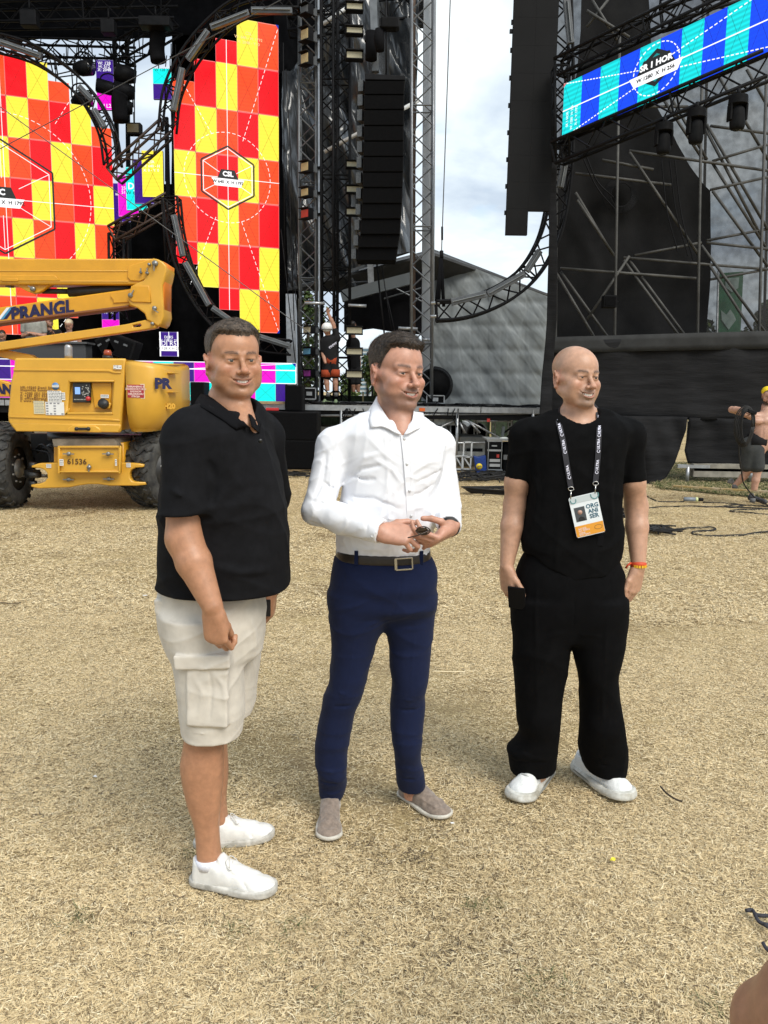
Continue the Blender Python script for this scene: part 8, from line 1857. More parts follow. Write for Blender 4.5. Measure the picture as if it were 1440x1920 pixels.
mb=MB();mb.tube(smooth_path([so+Vector((-.030,.0,.004)),so+Vector((-.018,-.004,.016)),so+Vector((.002,-.006,.018)),so+Vector((.016,-.004,.006)),so+Vector((.004,-.002,-.006)),so+Vector((-.018,0,-.006)),so+Vector((-.030,0,.004))],4),.0022,6);mb.build('frame',mat('tortoise',(.03,.015,.008),.25),sg)
mb=MB();mb.prism([so+Vector((-.028,.0,.004)),so+Vector((-.017,-.003,.014)),so+Vector((.002,-.005,.016)),so+Vector((.014,-.003,.005)),so+Vector((.003,-.002,-.005)),so+Vector((-.017,0,-.005))],(0,.0015,0));mb.build('lens',mat('dark_lens',(.03,.018,.012),.08,spec=.8),sg)
mb=MB();mb.tube(smooth_path([so+Vector((.016,-.004,.008)),so+Vector((-.02,-.016,-.006)),so+Vector((-.055,-.014,-.016))],5),.0020,6);mb.build('temple',MATS['tortoise'],sg)
#- the man in black with the lanyard
M3=person('bald man in black t-shirt and trousers with a lanyard and badge',G(1072,1480));org=M3.location.copy()
Y3=3.02;yaw=math.radians(23);HM3=rotm(yaw,math.radians(0),math.radians(1));hs3=.955
H3=P(1104,708,Y3-.075)+Vector((HM3@np.array((0,.085,0))).tolist())*hs3
hp3=head_prims(o3)
sR3,eR3,wR3=P(984,818,3.04),P(966,948,3.06),P(950,1062,2.99)
sL3,eL3,wL3=P(1180,818,3.06),P(1193,950,3.08),P(1197,1062,3.00)
torso3=[(778,1030,1144,.07),(786,1012,1162,.088),(800,988,1180,.105),(823,990,1176,.120),(860,990,1168,.130),(921,990,1163,.134),(963,986,1162,.132),(1003,979,1165,.132),(1025,979,1164,.132),(1045,983,1160,.132),(1075,985,1158,.132),(1110,985,1158,.132)]
lgr=[(1120,962,1090,.12),(1165,962,1079,.112),(1191,962,1071,.108),(1248,963,1063,.10,.01),(1300,966,1055,.096,.02),(1350,970,1051,.094,.03),(1379,972,1048,.094,.06),(1394,962,1046,.096,.07),(1405,951,1045,.100,.08),(1418,953,1043,.096,.09),(1432,955,1042,.092,.10),(1450,956,1040,.090,.11),(1474,956,1038,.088,.12)]
lgl=[(1120,1060,1174,.12),(1165,1062,1173,.112),(1209,1072,1170,.106),(1235,1078,1164,.102),(1264,1085,1157,.098,.01),(1290,1089,1158,.096,.02),(1327,1089,1162,.094,.03),(1353,1089,1166,.094,.03),(1385,1086,1171,.096,.06),(1400,1085,1174,.098,.08),(1426,1091,1174,.094,.10),(1444,1096,1172,.090,.11),(1474,1097,1170,.088,.12)]
zh3=float(P(1090,770,Y3).z)
skin3=place(hp3,H3,HM3,hs3)+[Loft(rows_px(shr(torso3[1:],10),Y3),k=.018),Loft(rows_px(shr(lgr,16),Y3),k=.03),Loft(rows_px(shr(lgl,16),Y3),k=.03),Cone(P(1085,812,Y3+.02),P(1084,752,Y3),.064,.0525,k=.02),Cone(P(1088,800,Y3-.03),P(1090,765,Y3-.02),.040,.038,k=.02),Cone(P(1056,785,Y3+.02),P(1025,803,Y3+.02),.035,.036,k=.04),Cone(P(1116,785,Y3+.02),P(1146,803,Y3+.02),.035,.036,k=.04),Cone(P(1060,805,Y3),sR3,.05,.045,k=.03),Cone(sR3,P(969,905,3.05),.050,.0445,k=.03),Cone(P(969,905,3.05),eR3,.0445,.0430,k=.02),*fore(eR3,wR3,.0425,.0255),Cone(P(1110,805,Y3),sL3,.05,.045,k=.03),Cone(sL3,P(1187,905,3.06),.050,.0445,k=.03),Cone(P(1187,905,3.06),eL3,.0445,.0425,k=.02),*fore(eL3,wL3,.0415,.0265)]
skin3+=hand_prims(wR3+Vector((.0,0,-.006)),(.10,-.05,-1),(.80,.55,.05),1.00,curl=((.25,.35,.25),(.35,.50,.35),(.45,.65,.4),(.5,.7,.5)),side=1,spread=.05,thumb=[(.55,-.55,-.75),(.55,-.25,-.85),(.40,.0,-.9)])
skin3+=hand_prims(wL3+Vector((-.002,0,-.006)),(-.10,-.05,-1),(-.62,.75,.05),1.00,curl=((.35,.55,.35),(.40,.60,.40),(.45,.65,.4),(.5,.7,.5)),side=-1,spread=.05,thumb=[(-.60,-.45,-.75),(-.35,-.10,-.95),(-.05,.05,-1)])
fc3=face_color(o3,SK3,HM3,H3,hs3)
zf3=lambda z:.0028 if z>zh3 else(.0032 if .78<z<1.02 else .0065)
eyes_and_teeth(o3,H3,HM3,hs3,M3,org)
BL2=mat('black_jersey',(.0042,.0042,.0045),.92,spec=.07,noise=.2,nscale=25,bump=.3,bscale=600,bdist=.001)
var_=ridge(55,5,5,7,5,5);va,vb=fold(51,5,5,10,6,1.),fold(52,18,18,26,6,1.)
zc3=float(P(1075,1087,Y3-.13).z);xc3=float(P(1077,1087,Y3).x)
class Hem(Prim):
 op='s';k=.002
 def __call__(s,P_):return P_[:,2]-(zc3+np.minimum(2.6*(P_[:,0]-xc3)**2,.075)+.004*np.sin(P_[:,0]*60))
slr=Grp([Cone(sR3+Vector((.01,0,0)),P(969,906,3.05),.0600,.0515,k=0),Slab(P(969,899,3.05),(-.12,0,-1),.2),Cone(P(970,870,3.05),P(968,935,3.05),.030,.0465,k=.003,op='s')],k=.028)
sll=Grp([Cone(sL3-Vector((.01,0,0)),P(1187,907,3.06),.0600,.0515,k=0),Slab(P(1187,902,3.06),(.10,0,-1),.2),Cone(P(1186,870,3.06),P(1188,938,3.06),.030,.0465,k=.003,op='s')],k=.028)
bodyp=Grp([Loft(rows_px(torso3,Y3),k=0,cap=.01),Hem()],k=0)
tee=[bodyp,Cone(P(1050,796,Y3+.01),sR3,.058,.060,k=.04),Cone(P(1122,796,Y3+.01),sL3,.058,.060,k=.04),slr,sll]
tee+=[Cone(P(1086,850,Y3-.03),P(1086,742,Y3-.03),.045,.086,k=.005,op='s')]
B3t=list(tee)
for pts,w_,a_ in[([(992,880),(1005,905),(1012,935)],.008,.006),([(1160,880),(1148,905),(1145,935)],.008,.006),([(1140,840),(1143,920),(1148,1000)],.010,.007),([(1005,850),(1008,930),(1000,1000)],.012,.006),([(985,1010),(1005,1030),(1035,1040)],.008,.008),([(1160,1005),(1145,1025),(1120,1035)],.008,.007),([(1050,960),(1045,1020),(1040,1080)],.010,.005),([(1110,1020),(1112,1050),(1105,1085)],.010,.006),([(1024,1078),(1077,1086),(1128,1078)],.002,-.0015)]:tee.append(cr(B3t,pts,w_,a_,Y3))
tee+=[Disp(lambda q:.0040*va(q)+.0015*vb(q)-.011*var_(q))]
sdf_mesh('t_shirt',tee,(.40,2.75,.80),(1.10,3.28,1.60),.0046,BL2,M3,org)
vr2=ridge(65,6,6,3,4,5);va2,vb2=fold(61,5,5,4,6,1.),fold(62,16,16,26,6,1.)
BT=mat('black_wool',(.0042,.0042,.0047),.92,spec=.07,noise=.15,nscale=25,bump=.25,bscale=700,bdist=.0008)
hb=float(P(1000,1457,Y3+.04).z);hb2=float(P(1135,1455,Y3+.04).z)
tr3=[Loft(rows_px([(1005,992,1152,.118),(1030,990,1156,.122),(1050,978,1160,.125),(1071,969,1167,.13),(1110,963,1171,.132),(1145,962,1173,.125),(1175,964,1172,.105),(1198,975,1160,.085)],Y3),k=0,cap=.01),Grp([Loft(rows_px(lgr,Y3),k=0,cap=.003),Slab((0,Y3,hb),(.12,.25,-1),9.)],k=.03),Grp([Loft(rows_px(lgl,Y3),k=0,cap=.003),Slab((0,Y3,hb2),(-.10,.25,-1),9.)],k=.03)]
tr3[1].p[1].c=A((P(1000,1456,Y3).x,Y3+.04,hb));tr3[2].p[1].c=A((P(1135,1452,Y3).x,Y3+.04,hb2))
Bt=list(tr3)
for pts,w_,a_ in[([(1005,1080),(1004,1150),(1006,1250),(1008,1380)],.006,.006),([(1004,1090),(1001,1150)],.003,-.004),([(1141,1075),(1148,1115),(1158,1145)],.0025,-.003),([(1140,1110),(1135,1200),(1130,1300),(1132,1400)],.006,.006),([(955,1405),(985,1415),(1025,1424)],.007,.010),([(958,1422),(990,1430),(1030,1428)],.006,-.008),([(1090,1420),(1130,1424),(1170,1420)],.006,.006),([(1092,1432),(1130,1434),(1168,1432)],.005,-.006),([(1077,1110),(1077,1150),(1073,1180)],.003,-.004),([(1020,1200),(1040,1190),(1064,1185)],.007,.004),([(1130,1195),(1105,1190),(1085,1190)],.007,.004)]:tr3.append(cr(Bt,pts,w_,a_,Y3))
tr3+=[Disp(lambda q:.0040*va2(q)+.0015*vb2(q)-.011*vr2(q))]
sdf_mesh('trousers',tr3,(.40,2.80,.02),(1.06,3.28,1.10),.0050,BT,M3,org)
body_mesh(skin3,(.38,2.70,.03),(1.12,3.30,1.80),.0033,zf3,skin_mat('skin'),M3,org,fc3,[tee,tr3])
shoe_to(M3,(968,1504),(1016,1456),.315,'runner')
shoe_to(M3,(1178,1502),(1112,1460),.315,'runner')
WB=mat('wristband_red',(.55,.06,.015),.6);WY=mat('wristband_yellow',(.85,.50,.02),.6)
q=(wL3-eL3).normalized();a_=wL3-q*.012;mb=MB();mb.tube([a_,a_+q*.016],.0305,20);wbo=mb.build('wristband',WB,M3)
mb=MB()
for k,an in enumerate((-2.3,-2.0,-1.7,-1.35,-1.0,-.6)):
 c=a_+q*.008+Vector((math.cos(an)*.0305,math.sin(an)*.0305,0));mb.obox(c,(.0035,.0015,.005),Matrix.Rotation(an+PI/2,3,'Z'))
mb.build('lettering',WY,wbo)
mb=MB();mb.tube([a_+Vector((-.030,-.01,.004)),a_+Vector((-.044,-.012,-.006)),a_+Vector((-.050,-.010,-.018))],.004,6);mb.build('tail',WB,wbo)
ph=thing('phone','black smartphone held down in the hand of the bald man','phone',P(969,1121,2.945));pc=ph.location.copy()
Mp=(Matrix.Rotation(math.radians(62),3,'Z')@Matrix.Rotation(math.radians(-14),3,'Y'))
mb=MB();mb.obox(pc,(.0045,.034,.045),Mp);mb.build('case',mat('phone_case',(.004,.004,.005),.5,spec=.15),ph,bevel=.003)
mb=MB();mb.obox(pc+Mp@Vector((.0048,0,0)),(.0006,.031,.042),Mp);mb.build('screen',mat('phone_glass',(.004,.004,.005),.25,spec=.3),ph)
p=hit(tee,1125,1014,Y3);mb=MB();mb.obox(p,(.0115,.004,.019));mb.build('patch',mat('black_rib',(.012,.012,.0135),.8),M3,bevel=.002)
LN=thing('lanyard','black printed lanyard hanging round the neck of the bald man and carrying his organiser badge','lanyard',P(1097,900,2.9));lo_=LN.location.copy()
LM=mat('lanyard_black',(.018,.018,.024),.75)
PR=mat('print_white',(.70,.70,.82),.6)
def strap(pts):
 """smooth path lying on the shirt"""
 q=[]
 for i,(x,y)in enumerate(pts):
  h=hit(tee,x,y,Y3)
  q.append(h+Vector((0,-.004,0)))
 return q
sl=strap([(1049,800),(1052,812),(1056,830),(1061,862),(1065,885),(1070,914)]);srr=strap([(1123,808),(1122,822),(1121,850),(1119,875),(1116,904)])
nk_l=[P(1062,758,Y3+.06),P(1052,768,Y3+.01),P(1048,778,Y3-.03),P(1047,790,Y3-.075)];nk_r=[P(1108,756,Y3+.06),P(1119,768,Y3+.0),P(1123,782,Y3-.05),P(1124,795,Y3-.085)]
for pth in(nk_l+sl,nk_r+srr):
 sm_=smooth_path(pth,4);mb=MB();ribbon(mb,sm_,.0195,.0016);st=mb.build('strap',LM,LN)
 for f in(.30,.50,.70,.90):
  i=int(f*(len(sm_)-1));t=(sm_[min(i+1,len(sm_)-1)]-sm_[i-1]).normalized()
  o_=sm_[i]+Vector((0,-.0022,0));
  text('print','ULTRA',.0125,PR,st,o_-t*.006,-t if pth is not None else t,(-t).cross(Vector((0,1,0))),ex=.0002,bold=.0005)
  mb=MB();cc_=o_+t*.020;ring=[cc_+Vector((math.cos(a)*.0048,-.0003,math.sin(a)*.0048))for a in[math.radians(v)for v in range(-230,60,20)]];mb.tube(ring,.0015,5);mb.build('print',PR,st)
bl,br=P(1065,934,2.885),P(1116,922,2.885)
bx=(br-bl).normalized();bn=Vector((0,-1,.06)).normalized();bz=(bn.cross(bx)).normalized()
if bz.z<0:bz=-bz
BW,BH=(P(1117,922,2.885)-P(1064,935,2.885)).length,.150
BG=thing('badge','white and orange organiser badge with a portrait, hanging tilted on the lanyard','badge',bl);b0=bl+bn*.006
def bp(u,v,d=0.):return b0+bx*(u*BW)-bz*(v*BH)+bn*d
mb=MB();mb.prism([bp(0.04,0),bp(.96,0),bp(1,.03),bp(1,.97),bp(.96,1),bp(.04,1),bp(0,.97),bp(0,.03)],-bn*.0012);mb.build('card',mat('badge_white',(.72,.76,.78),.35),BG)
def patchq(name,u0,v0,u1,v1,m,d=.0004):mb=MB();mb.prism([bp(u0,v0,d),bp(u1,v0,d),bp(u1,v1,d),bp(u0,v1,d)],bn*.0003);return mb.build(name,m,BG)
patchq('orange_panel',.01,.72,.99,.985,mat('badge_orange',(.72,.31,.03),.4));patchq('grey_panel',.02,.015,.98,.17,mat('badge_grey',(.50,.55,.56),.4))
pf_=patchq('portrait',.10,.27,.47,.62,mat('portrait_grey',(.06,.065,.07),.4))
mb=MB();mb.disc(bp(.285,.40,.0008),bn,.0085,.0003,16);mb.build('portrait_face',mat('portrait_skin',(.42,.25,.19),.5),pf_)
mb=MB();mb.prism([bp(.16,.615,.0008),bp(.20,.53,.0008),bp(.285,.50,.0008),bp(.38,.53,.0008),bp(.43,.615,.0008)],bn*.0002);mb.build('portrait_jacket',mat('portrait_black',(.01,.01,.01),.5),pf_)
TEAL=mat('badge_teal',(.03,.11,.16),.5)
for k,s_ in enumerate(('ORG','ANI','SER')):text('lettering',s_,.0215,TEAL,BG,bp(.74,.305+.125*k,.0006),bx,bz,ex=.0002,bold=.0006)
for k,(s_,v,z_)in enumerate((('ACCESS',.80,.0085),('ALL AREAS',.845,.0085),('ZONE',.905,.0085),('SITE TEAM',.95,.0085))):text('small_print',s_,z_,PR,BG,bp(.10,v,.0008),bx,bz,ex=.0002,align='LEFT')
mb=MB()
for(u,v,r_)in((.14,.09,.010),(.90,.06,.014)):
 c=bp(u,v,.0009);mb.tube([c+bx*math.cos(a)*r_+bz*math.sin(a)*r_ for a in[math.radians(q_)for q_ in range(-200,30,16)]],.0020,5)
mb.build('ring_logo',mat('badge_aqua',(.12,.27,.28),.5),BG)
mb=MB();c=bp(.80,.84,.0009);pl=[c+bx*math.cos(a)*.014+bz*math.sin(a)*.008 for a in[2*PI*k/18 for k in range(19)]];mb.tube(pl,.0006,4);mb.build('outline',mat('print_dark',(.05,.04,.03),.6),BG)
mb=MB()
for(u,w__)in((.07,sl[-1]),(.93,srr[-1])):
 e0=w__+Vector((0,-.002,0));ring=[e0+Vector((math.cos(a)*.010,-.001,-.004+math.sin(a)*.007))for a in[2*PI*k/14 for k in range(15)]];mb.tube(ring,.0016,6)
 mb.tube([e0+Vector((0,-.002,-.012)),bp(u,.03,.001)],.0022,6)
mb.build('clip',mat('steel',(.55,.54,.52),.25,metal=1),LN)
#- people in the background
def cloth_mat(n,c):return mat(n,c,.85,spec=.2,noise=.12,nscale=20)
def simple_head(c0,yaw,pitch,s=1.0):return place(head_prims(dict(fold=.6,smile=.0,open=.0016)),c0,rotm(yaw,pitch,0),s)
def crew(label,base,parts,skin,h=.011,look=(0,0),headc=None,hs=1.0,headopt=None,skincol=(.40,.21,.14)):
 t=person(label,base);org=t.location.copy();sk=[]
 o=dict(fold=.8,smile=.0,open=.0016,mouth=.024);o.update(headopt or{});HMx=rotm(look[0],look[1],0)
 pr=place(head_prims(o),headc,HMx,hs)+skin
 lo=np.array([min(q)for q in zip(*[(tuple(p.a)if hasattr(p,'a')and isinstance(p,Cone)else tuple(headc))for p in pr])])-.16;hi=np.array([max(q)for q in zip(*[(tuple(p.b)if isinstance(p,Cone)else tuple(headc))for p in pr])])+.16
 lo=np.minimum(lo,np.array(headc)-.17);hi=np.maximum(hi,np.array(headc)+.17)
 fc=face_color(o,skincol,HMx,np.array(headc),hs);sdf_mesh('body',pr,lo,hi,h,skin_mat('skin'),t,org,color=fc)
 for nm,prims,m_,pad in parts:
  cs=[p for p in prims if isinstance(p,Cone)];lo=np.min([np.minimum(p.a,p.b)-max(p.r1,p.r2)for p in cs],0)-pad;hi=np.max([np.maximum(p.a,p.b)+max(p.r1,p.r2)for p in cs],0)+pad
  sdf_mesh(nm,prims,lo,hi,h*.9,m_,t,org)
 return t,org,HMx
def simple_shoe(t,heel,toe,m1,m2,w_=.045,hgt=.09):
 h_,e=Vector(heel),Vector(toe);d=(e-h_).normalized();org=t.location.copy();s=Vector((0,0,1))
 pr=[Cone(h_+d*.04+s*.05,e-d*.05+s*.035,w_*.95,w_*.85,k=0),Cone(h_+d*.05+s*.04,h_+d*.06+s*hgt,w_*.85,w_*.8,k=.02),Half(h_+s*.004,(0,0,-1))]
 o,_,_=sdf_mesh('shoe',pr,np.minimum(np.array(h_),np.array(e))-.09,np.maximum(np.array(h_),np.array(e))+.14,.009,m1,t,org)
 mb=MB();mb.tube([h_+d*.035+s*.012,e-d*.045+s*.012],[w_,w_*.98],12);
 return o
Yw=17.25;W0=P(628,752,Yw)
hd=P(613,617,Yw-.05);shl,shr_=P(606,640,Yw),P(632,634,Yw);elr=P(625,608,Yw-.02);wrr=P(615,587,Yw-.05);ell=P(606,664,Yw);wrl=P(610,680,Yw-.15)
kL,kR,aL,aR=P(611,706,Yw),P(628,704,Yw),P(615,738,Yw),P(630,738,Yw)
skw=[Cone(P(617,636,Yw),P(614,622,Yw),.06,.055,k=.02),Cone(P(616,648,Yw),P(620,680,Yw),.085,.085,k=.03),Cone(shr_,elr,.05,.042,k=.03),*fore(elr,wrr,.042,.03),Cone(shl,ell,.05,.042,k=.03),*fore(ell,wrl,.04,.03),Cone(P(613,690,Yw),kL,.075,.055,k=.03),Cone(P(625,690,Yw),kR,.075,.055,k=.03),Cone(kL,kL.lerp(aL,.4),.055,.056,k=.02),Cone(kL.lerp(aL,.4),aL,.056,.036,k=.02),Cone(kR,kR.lerp(aR,.4),.055,.056,k=.02),Cone(kR.lerp(aR,.4),aR,.056,.036,k=.02)]
skw+=hand_prims(wrr,(-.05,-.3,1),(0,-1,-.3),1.0,curl=(.7,.8,.9,.9),side=1)
tee_w=[Cone(P(617,642,Yw),P(621,676,Yw),.165,.155,k=0,fa=(0,1,0),f=.72),Cone(shl,ell.lerp(shl,.35),.075,.065,k=.03),Cone(shr_,shr_.lerp(elr,.55),.075,.062,k=.03),Cone(P(617,638,Yw),P(630,636,Yw),.08,.08,k=.04)]
sh_w=[Cone(P(614,684,Yw),P(613,704,Yw),.105,.098,k=0),Cone(P(626,684,Yw),P(628,702,Yw),.105,.098,k=.03),Cone(P(616,674,Yw),P(625,674,Yw),.125,.125,k=.03,fa=(0,1,0),f=.8)]
t,org,HM=crew('worker in a white helmet seen from behind, reaching up on the stage',W0,[('t_shirt',tee_w,cloth_mat('worker_black',(.010,.010,.011)),.05),('shorts',sh_w,cloth_mat('worker_black',(.010,.010,.011)),.05)],skw,look=(math.radians(170),-.3),headc=Vector(hd))
ORG_=cloth_mat('rust_red',(.30,.05,.018))
mb=MB();
for q in(P(612,699,Yw-.0),P(628,698,Yw)):mb.tube([q+Vector((0,0,.06)),q+Vector((0,0,-.09))],[.108,.112],16)
mb.build('shorts_legs',ORG_,t);MB().tube([P(613,676,Yw-.0),P(631,678,Yw)],.115,12).build('waist_cloth',ORG_,t)
mb=MB();hc_=Vector(hd)+Vector((0,0,.035));mb.sphere(hc_,(.115,.135,.105));hm=mb.build('helmet',mat('helmet_white',(.75,.75,.74),.35),t);mb=MB();mb.tube([hc_+Vector((0,.0,-.040)),hc_+Vector((0,0,-.052))],.128,24);mb.build('helmet_rim',mat('helmet_band',(.08,.08,.08),.5),hm)
text('shirt_print','CREW',.07,mat('print_white',(.70,.70,.82),.6),t,P(624,648,Yw-.128),(.8,0,.55),(-.5,0,.8),ex=.002);MB().beam(P(617,652,Yw-.128),P(631,641,Yw-.128),.012,.004,up=(0,1,0)).build('shirt_print',MATS['print_white'],t)
SN=mat('shoe_green_grey',(.14,.19,.10),.7,noise=.3,nscale=40)
simple_shoe(t,Vector((aL.x-.10,Yw-.12,zd)),Vector((aL.x+.10,Yw+.12,zd)),SN,SN);simple_shoe(t,Vector((aR.x-.02,Yw-.08,zd)),Vector((aR.x+.06,Yw+.18,zd)),SN,SN)
for a_ in(aL,aR):MB().tube([a_+Vector((0,0,.02)),a_-Vector((0,0,.06))],.042,12).build('sock',mat('grey_sock',(.12,.12,.12),.9),t)
Y2w=18.4;skv=[Cone(P(663,640,Y2w),P(662,625,Y2w),.06,.05,k=.02),Cone(P(662,648,Y2w),P(664,690,Y2w),.085,.085,k=.03),Cone(P(670,650,Y2w),P(673,672,Y2w),.045,.04,k=.03),*fore(P(673,672,Y2w),P(674,695,Y2w),.04,.03),Cone(P(660,700,Y2w),P(662,722,Y2w),.07,.055,k=.03),Cone(P(662,722,Y2w),P(664,742,Y2w),.052,.036,k=.02),Cone(P(668,700,Y2w),P(671,722,Y2w),.07,.055,k=.03),Cone(P(671,722,Y2w),P(672,742,Y2w),.052,.036,k=.02)]
t,org,HM=crew('second stage worker in dark clothes half hidden behind the lower floodlights',P(664,748,Y2w),[('t_shirt',[Cone(P(662,645,Y2w),P(664,685,Y2w),.16,.15,k=0,fa=(0,1,0),f=.7)],cloth_mat('worker_black',(.01,.01,.011)),.04),('shorts',[Cone(P(661,690,Y2w),P(661,716,Y2w),.09,.085,k=0),Cone(P(669,690,Y2w),P(670,716,Y2w),.09,.085,k=.03)],cloth_mat('worker_dark',(.02,.02,.022)),.04)],skv,look=(math.radians(160),-.2),headc=P(661,612,Y2w),headopt=dict(hair=(.03,.02,.015),scalp=1.))
for k,(x,ytop,Y,shirt_c,lab,hair,lk,sw)in enumerate([(60,590,18.1,(.27,.27,.24),'man in a grey t-shirt with folded arms behind the booth',(.03,.02,.015),(-.1,0),.25),(92,594,18.25,(.012,.012,.013),'man in black with a cap looking to the right behind the booth',(.02,.02,.02),(.9,-.1),.21),(129,600,18.0,(.66,.67,.69),'man with cropped blond hair in a white vest looking down at the booth',(.55,.47,.33),(.1,-.55),.22),(4,620,17.9,(.012,.012,.013),'dark-haired man in black bending over the booth at the left edge',(.012,.010,.010),(.2,-.5),.23)]):
 z0=P(x,ytop,Y);hc_=P(x,ytop+9,Y)if k!=0 else P(x,586,Y);hc_=Vector(hc_);nk=hc_-Vector((0,-.02,.12));ch_=nk-Vector((0,-.03,.25));sL_,sR_=ch_+Vector((-sw*.85,0,.14)),ch_+Vector((sw*.85,0,.14))
 eL_,eR_=sL_+Vector((-.03,.0,-.28)),sR_+Vector((.03,0,-.28));
 if k==0:wl_,wr_=eL_+Vector((.24,-.16,.04)),eR_+Vector((-.24,-.18,.06))
 elif k==1:wl_,wr_=eL_+Vector((.1,-.2,.12)),eR_+Vector((-.05,-.2,.22))
 else:wl_,wr_=eL_+Vector((.05,-.2,-.10)),eR_+Vector((.06,-.2,-.10))
 sk_=[Cone(nk+Vector((0,0,-.05)),nk+Vector((0,0,.06)),.062,.052,k=.02),Cone(ch_,ch_-Vector((0,0,.35)),.10,.09,k=.05),Cone(ch_+Vector((0,0,.14)),sL_,.05,.05,k=.04),Cone(ch_+Vector((0,0,.14)),sR_,.05,.05,k=.04),Cone(sL_,eL_,.052,.044,k=.03),*fore(eL_,wl_,.042,.03),Cone(sR_,eR_,.052,.044,k=.03),*fore(eR_,wr_,.042,.03)]
 for w_ in((wl_,eL_),(wr_,eR_)):d_=(w_[0]-w_[1]).normalized();sk_+=hand_prims(w_[0],d_,(0,.2,-1),.95,curl=(.5,.6,.7,.8))
 sl_f=0.0 if k==2 else .55
 tp=[Cone(ch_+Vector((0,0,.05)),ch_-Vector((0,0,.42)),sw*.78,sw*.74,k=0,fa=(0,1,0),f=.7),Cone(ch_+Vector((-sw*.3,0,.10)),ch_+Vector((sw*.3,0,.10)),.095,.095,k=.05)]
 if k!=2:tp+=[Cone(sL_,sL_.lerp(eL_,.6),.074,.066,k=.03),Cone(sR_,sR_.lerp(eR_,.6),.074,.066,k=.03)]
 t,org,HM=crew(lab,Vector((z0.x,Y,zd)),[('t_shirt' if k!=2 else 'vest',tp,cloth_mat('dj_cloth_%d'%int(shirt_c[0]*1000),shirt_c),.05)],sk_,look=lk,headc=hc_,headopt=dict(hair=hair,scalp=1.,stubble=1,stub=.5),h=.012)
 if k==1:mb=MB();mb.sphere(hc_+Vector((0,.01,.055)),(.088,.105,.075));cpo=mb.build('cap',cloth_mat('worker_black',(.01,.01,.011)),t);MB().obox(hc_+Vector((.09,-.05,.045)),(.06,.05,.006),Matrix.Rotation(.9,3,'Z')).build('peak',cloth_mat('worker_black',(.01,.01,.011)),cpo)
 if k==2:mb=MB();mb.sphere(hc_+Vector((0,.015,.05)),(.082,.10,.084));mb.build('hair',mat('hair_blond',(.42,.35,.24),.8,bump=.8,bscale=90),t)
Yx=float(G(1420,946).y);bs=G(1405,942)
hX=P(1440,741,Yx-.03);nkX=P(1436,762,Yx);
shA,shB=P(1408,779,Yx-.02),P(1462,782,Yx+.06);elA=P(1372,768,Yx-.12);wrA=P(1392,768,Yx-.34)
skx=[Cone(P(1437,778,Yx),nkX,.085,.062,k=.03),Cone(P(1433,792,Yx),P(1432,812,Yx),.150,.145,k=.05,fa=(0,1,0),f=.72),Cone(P(1432,812,Yx),P(1428,832,Yx),.145,.135,k=.05,fa=(0,1,0),f=.75),Cone(P(1437,784,Yx),shA,.07,.058,k=.04),Cone(P(1437,784,Yx),shB,.07,.058,k=.04),Cone(shA,elA,.056,.046,k=.03),*fore(elA,wrA,.046,.032),Cone(shB,P(1470,818,Yx+.05),.056,.046,k=.03),*fore(P(1470,818,Yx+.05),P(1458,850,Yx-.05),.044,.03),Cone(P(1422,835,Yx),P(1421,880,Yx-.02),.10,.065,k=.03),Cone(P(1421,880,Yx-.02),P(1417,900,Yx-.02),.058,.058,k=.02),Cone(P(1417,900,Yx-.02),P(1411,936,Yx),.056,.036,k=.02),Cone(P(1408,835,Yx),P(1404,880,Yx+.05),.10,.065,k=.03),Cone(P(1404,880,Yx+.05),P(1394,894,Yx+.12),.058,.056,k=.02),Cone(P(1394,894,Yx+.12),P(1376,912,Yx+.22),.054,.036,k=.02)]
skx+=hand_prims(wrA,(.9,-.3,-.15),(.1,-.3,-1),1.0,curl=(.9,1.,1.,1.),side=1)
for s in(-1,1):skx.append(Ell(P(1430+s*9,790,Yx-.095),(.07,.03,.045),k=.03))
skx.append(Crease([P(1431,800,Yx-.11),P(1430,830,Yx-.11)],.012,-.006))
shx=[Cone(P(1418,845,Yx-.01),P(1420,874,Yx-.02),.112,.105,k=0),Cone(P(1406,845,Yx+.01),P(1401,872,Yx+.05),.112,.108,k=.03),Cone(P(1405,834,Yx),P(1424,833,Yx),.125,.125,k=.04,fa=(0,1,0),f=.8)]
for c_ in(skx,shx):pass
t,org,HM=crew('shirtless bearded worker in a yellow bandana carrying cable at the right',bs,[('shorts',shx,cloth_mat('charcoal_cloth',(.045,.048,.048)),.04)],skx,h=.0085,look=(-.15,-.45),headc=Vector(hX),hs=1.0,headopt=dict(stubble=1,stub=.95,beard=(.03,.018,.012),hair=(.03,.02,.015)),skincol=(.50,.29,.21))
mb=MB();mb.sphere(Vector(hX)+Vector((0,.010,.055)),(.088,.108,.080));bo=mb.build('bandana',mat('bandana_yellow',(.80,.58,.01),.7,noise=.12,nscale=30,bump=.5,bscale=40,bdist=.01),t);MB().sphere(Vector(hX)+Vector((.0,.12,.03)),(.03,.03,.025)).build('knot',MATS['bandana_yellow'],bo)
MB().tube([P(1404,826,Yx),P(1432,828,Yx)],.118,14).build('waistband',cloth_mat('worker_black',(.01,.01,.011)),t)
SG=mat('trainer_grey',(.16,.15,.13),.7,noise=.4,nscale=30);simple_shoe(t,G(1404,938),G(1438,946),mat('trainer_dark',(.05,.05,.055),.7,noise=.5,nscale=40),SG)
hl=P(1370,905,Yx+.28);simple_shoe(t,hl+Vector((-.02,.05,-.02)),hl+Vector((.16,-.10,-.20)),SG,SG)
for p_ in(P(1411,938,Yx),P(1378,912,Yx+.20)):MB().tube([p_+Vector((0,0,.03)),p_-Vector((0,0,.03))],.042,12).build('sock',mat('grey_sock',(.12,.12,.12),.9),t)
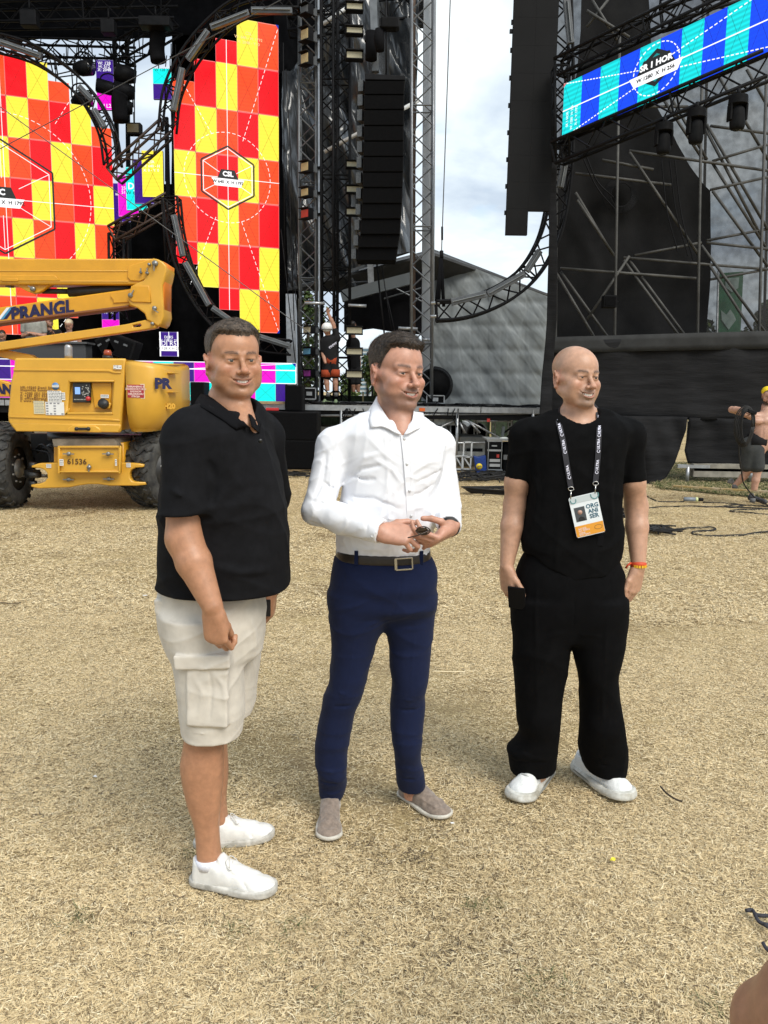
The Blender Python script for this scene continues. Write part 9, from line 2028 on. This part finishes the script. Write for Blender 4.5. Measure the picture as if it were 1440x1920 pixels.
ck=thing('cable_coil','coil of black cable held out by the shirtless worker','cable coil',P(1393,800,Yx-.4));cc_=P(1397,800,Yx-.4)
for k in range(7):MB().tube([cc_+Vector((math.cos(a)*(.070+.013*k)+.01*math.sin(a*2+k),-.05+.012*k,math.sin(a)*(.225+.012*k)))for a in[2*PI*j/22 for j in range(23)]],.0085,6).build('loop',CBL,ck)
MB().tube(smooth_path([P(1386,810,Yx-.4),P(1386,850,Yx-.35),P(1390,880,Yx-.3),P(1394,905,Yx-.2),P(1408,925,Yx-.1),G(1425,943)+Vector((0,0,.012)),G(1450,952)+Vector((0,0,.012))],6),.011,6).build('trailing_end',CBL,ck)
MB().beam(P(1402,770,Yx-.45),P(1418,775,Yx-.45),.05,.05).build('connector',BLK,ck,bevel=.008)
kc=P(1418,1905,1.15);kp=thing('person','onlooker at the lower right corner with bare knee and pale shorts','person',Vector((kc.x+.15,1.1,0)));org=kp.location.copy()
kn=P(1455,1920,1.12);th_=P(1560,1905,1.05);ft=Vector((kn.x+.05,1.25,.07))
pr=[Cone(th_,kn,.070,.062,k=0),Cone(kn,kn.lerp(ft,.35),.062,.060,k=.02),Cone(kn.lerp(ft,.35),ft,.060,.04,k=.02),Cone(ft,ft+Vector((-.05,-.17,-.035)),.042,.035,k=.02)]
hip=th_+Vector((.27,-.08,-.06));ch2=hip+Vector((-.02,.06,.42));sA,sB=ch2+Vector((-.05,-.19,.06)),ch2+Vector((-.02,.19,.06));eA,eB=sA+Vector((-.14,.03,-.26)),sB+Vector((-.14,.0,-.26));wA,wB=eA+Vector((-.20,.08,.02)),eB+Vector((-.18,-.03,.0))
wA.x=max(wA.x,kn.x+.34);wB.x=max(wB.x,kn.x+.34);eA.x=max(eA.x,kn.x+.36);eB.x=max(eB.x,kn.x+.36)
pr+=[Cone(th_,hip,.10,.11,k=.04),Cone(hip,ch2,.11,.12,k=.06),Cone(ch2,ch2+Vector((0,.01,.17)),.07,.052,k=.05),Cone(ch2,sA,.06,.05,k=.04),Cone(ch2,sB,.06,.05,k=.04),Cone(sA,eA,.05,.042,k=.03),*fore(eA,wA,.042,.028),Cone(sB,eB,.05,.042,k=.03),*fore(eB,wB,.042,.028)]
hq=ch2+Vector((-.02,.02,.29));pr+=place(head_prims(dict(fold=.5,smile=.0,open=.0016)),hq,rotm(math.radians(-60),0,0),1.)+hand_prims(wA,(wA-eA).normalized(),(0,.2,-1),.95,curl=(.5,.6,.7,.8))+hand_prims(wB,(wB-eB).normalized(),(0,.2,-1),.95,curl=(.5,.6,.7,.8))
sdf_mesh('body',pr,(kn.x-.15,.5,-.02),(kn.x+.70,1.7,1.9),.009,skin_mat('skin'),kp,org,color=lambda v:np.tile(np.array((.36,.18,.11),np.float32),(len(v),1)))
sp2=[Cone(P(1550,1880,1.06),th_+Vector((.01,-.015,.01)),.082,.105,k=0),Cone(th_+Vector((.02,0,0)),hip,.084,.14,k=.04)]
sdf_mesh('shorts',sp2,(kn.x-.1,.75,.3),(kn.x+.6,1.5,1.1),.009,BEIGE,kp,org);sdf_mesh('t_shirt',[Cone(hip,ch2,.155,.150,k=0,fa=(1,0,0),f=.8),Cone(ch2+Vector((0,-.10,.05)),ch2+Vector((0,.10,.05)),.095,.095,k=.06),Cone(sA,sA.lerp(eA,.6),.075,.065,k=.04),Cone(sB,sB.lerp(eB,.6),.075,.065,k=.04),Cone(ch2+Vector((0,0,.10)),ch2+Vector((0,0,.3)),.05,.10,k=.01,op='s')],(kn.x-.1,.5,.2),(kn.x+.8,1.7,1.7),.010,cloth_mat('onlooker_blue',(.06,.09,.16)),kp,org)
mb=MB();mb.sphere(hq+Vector((.012,.004,.050)),(.100,.085,.086));mb.build('hair',mat('hair_onlooker',(.03,.02,.014),.8,bump=.8,bscale=90),kp)
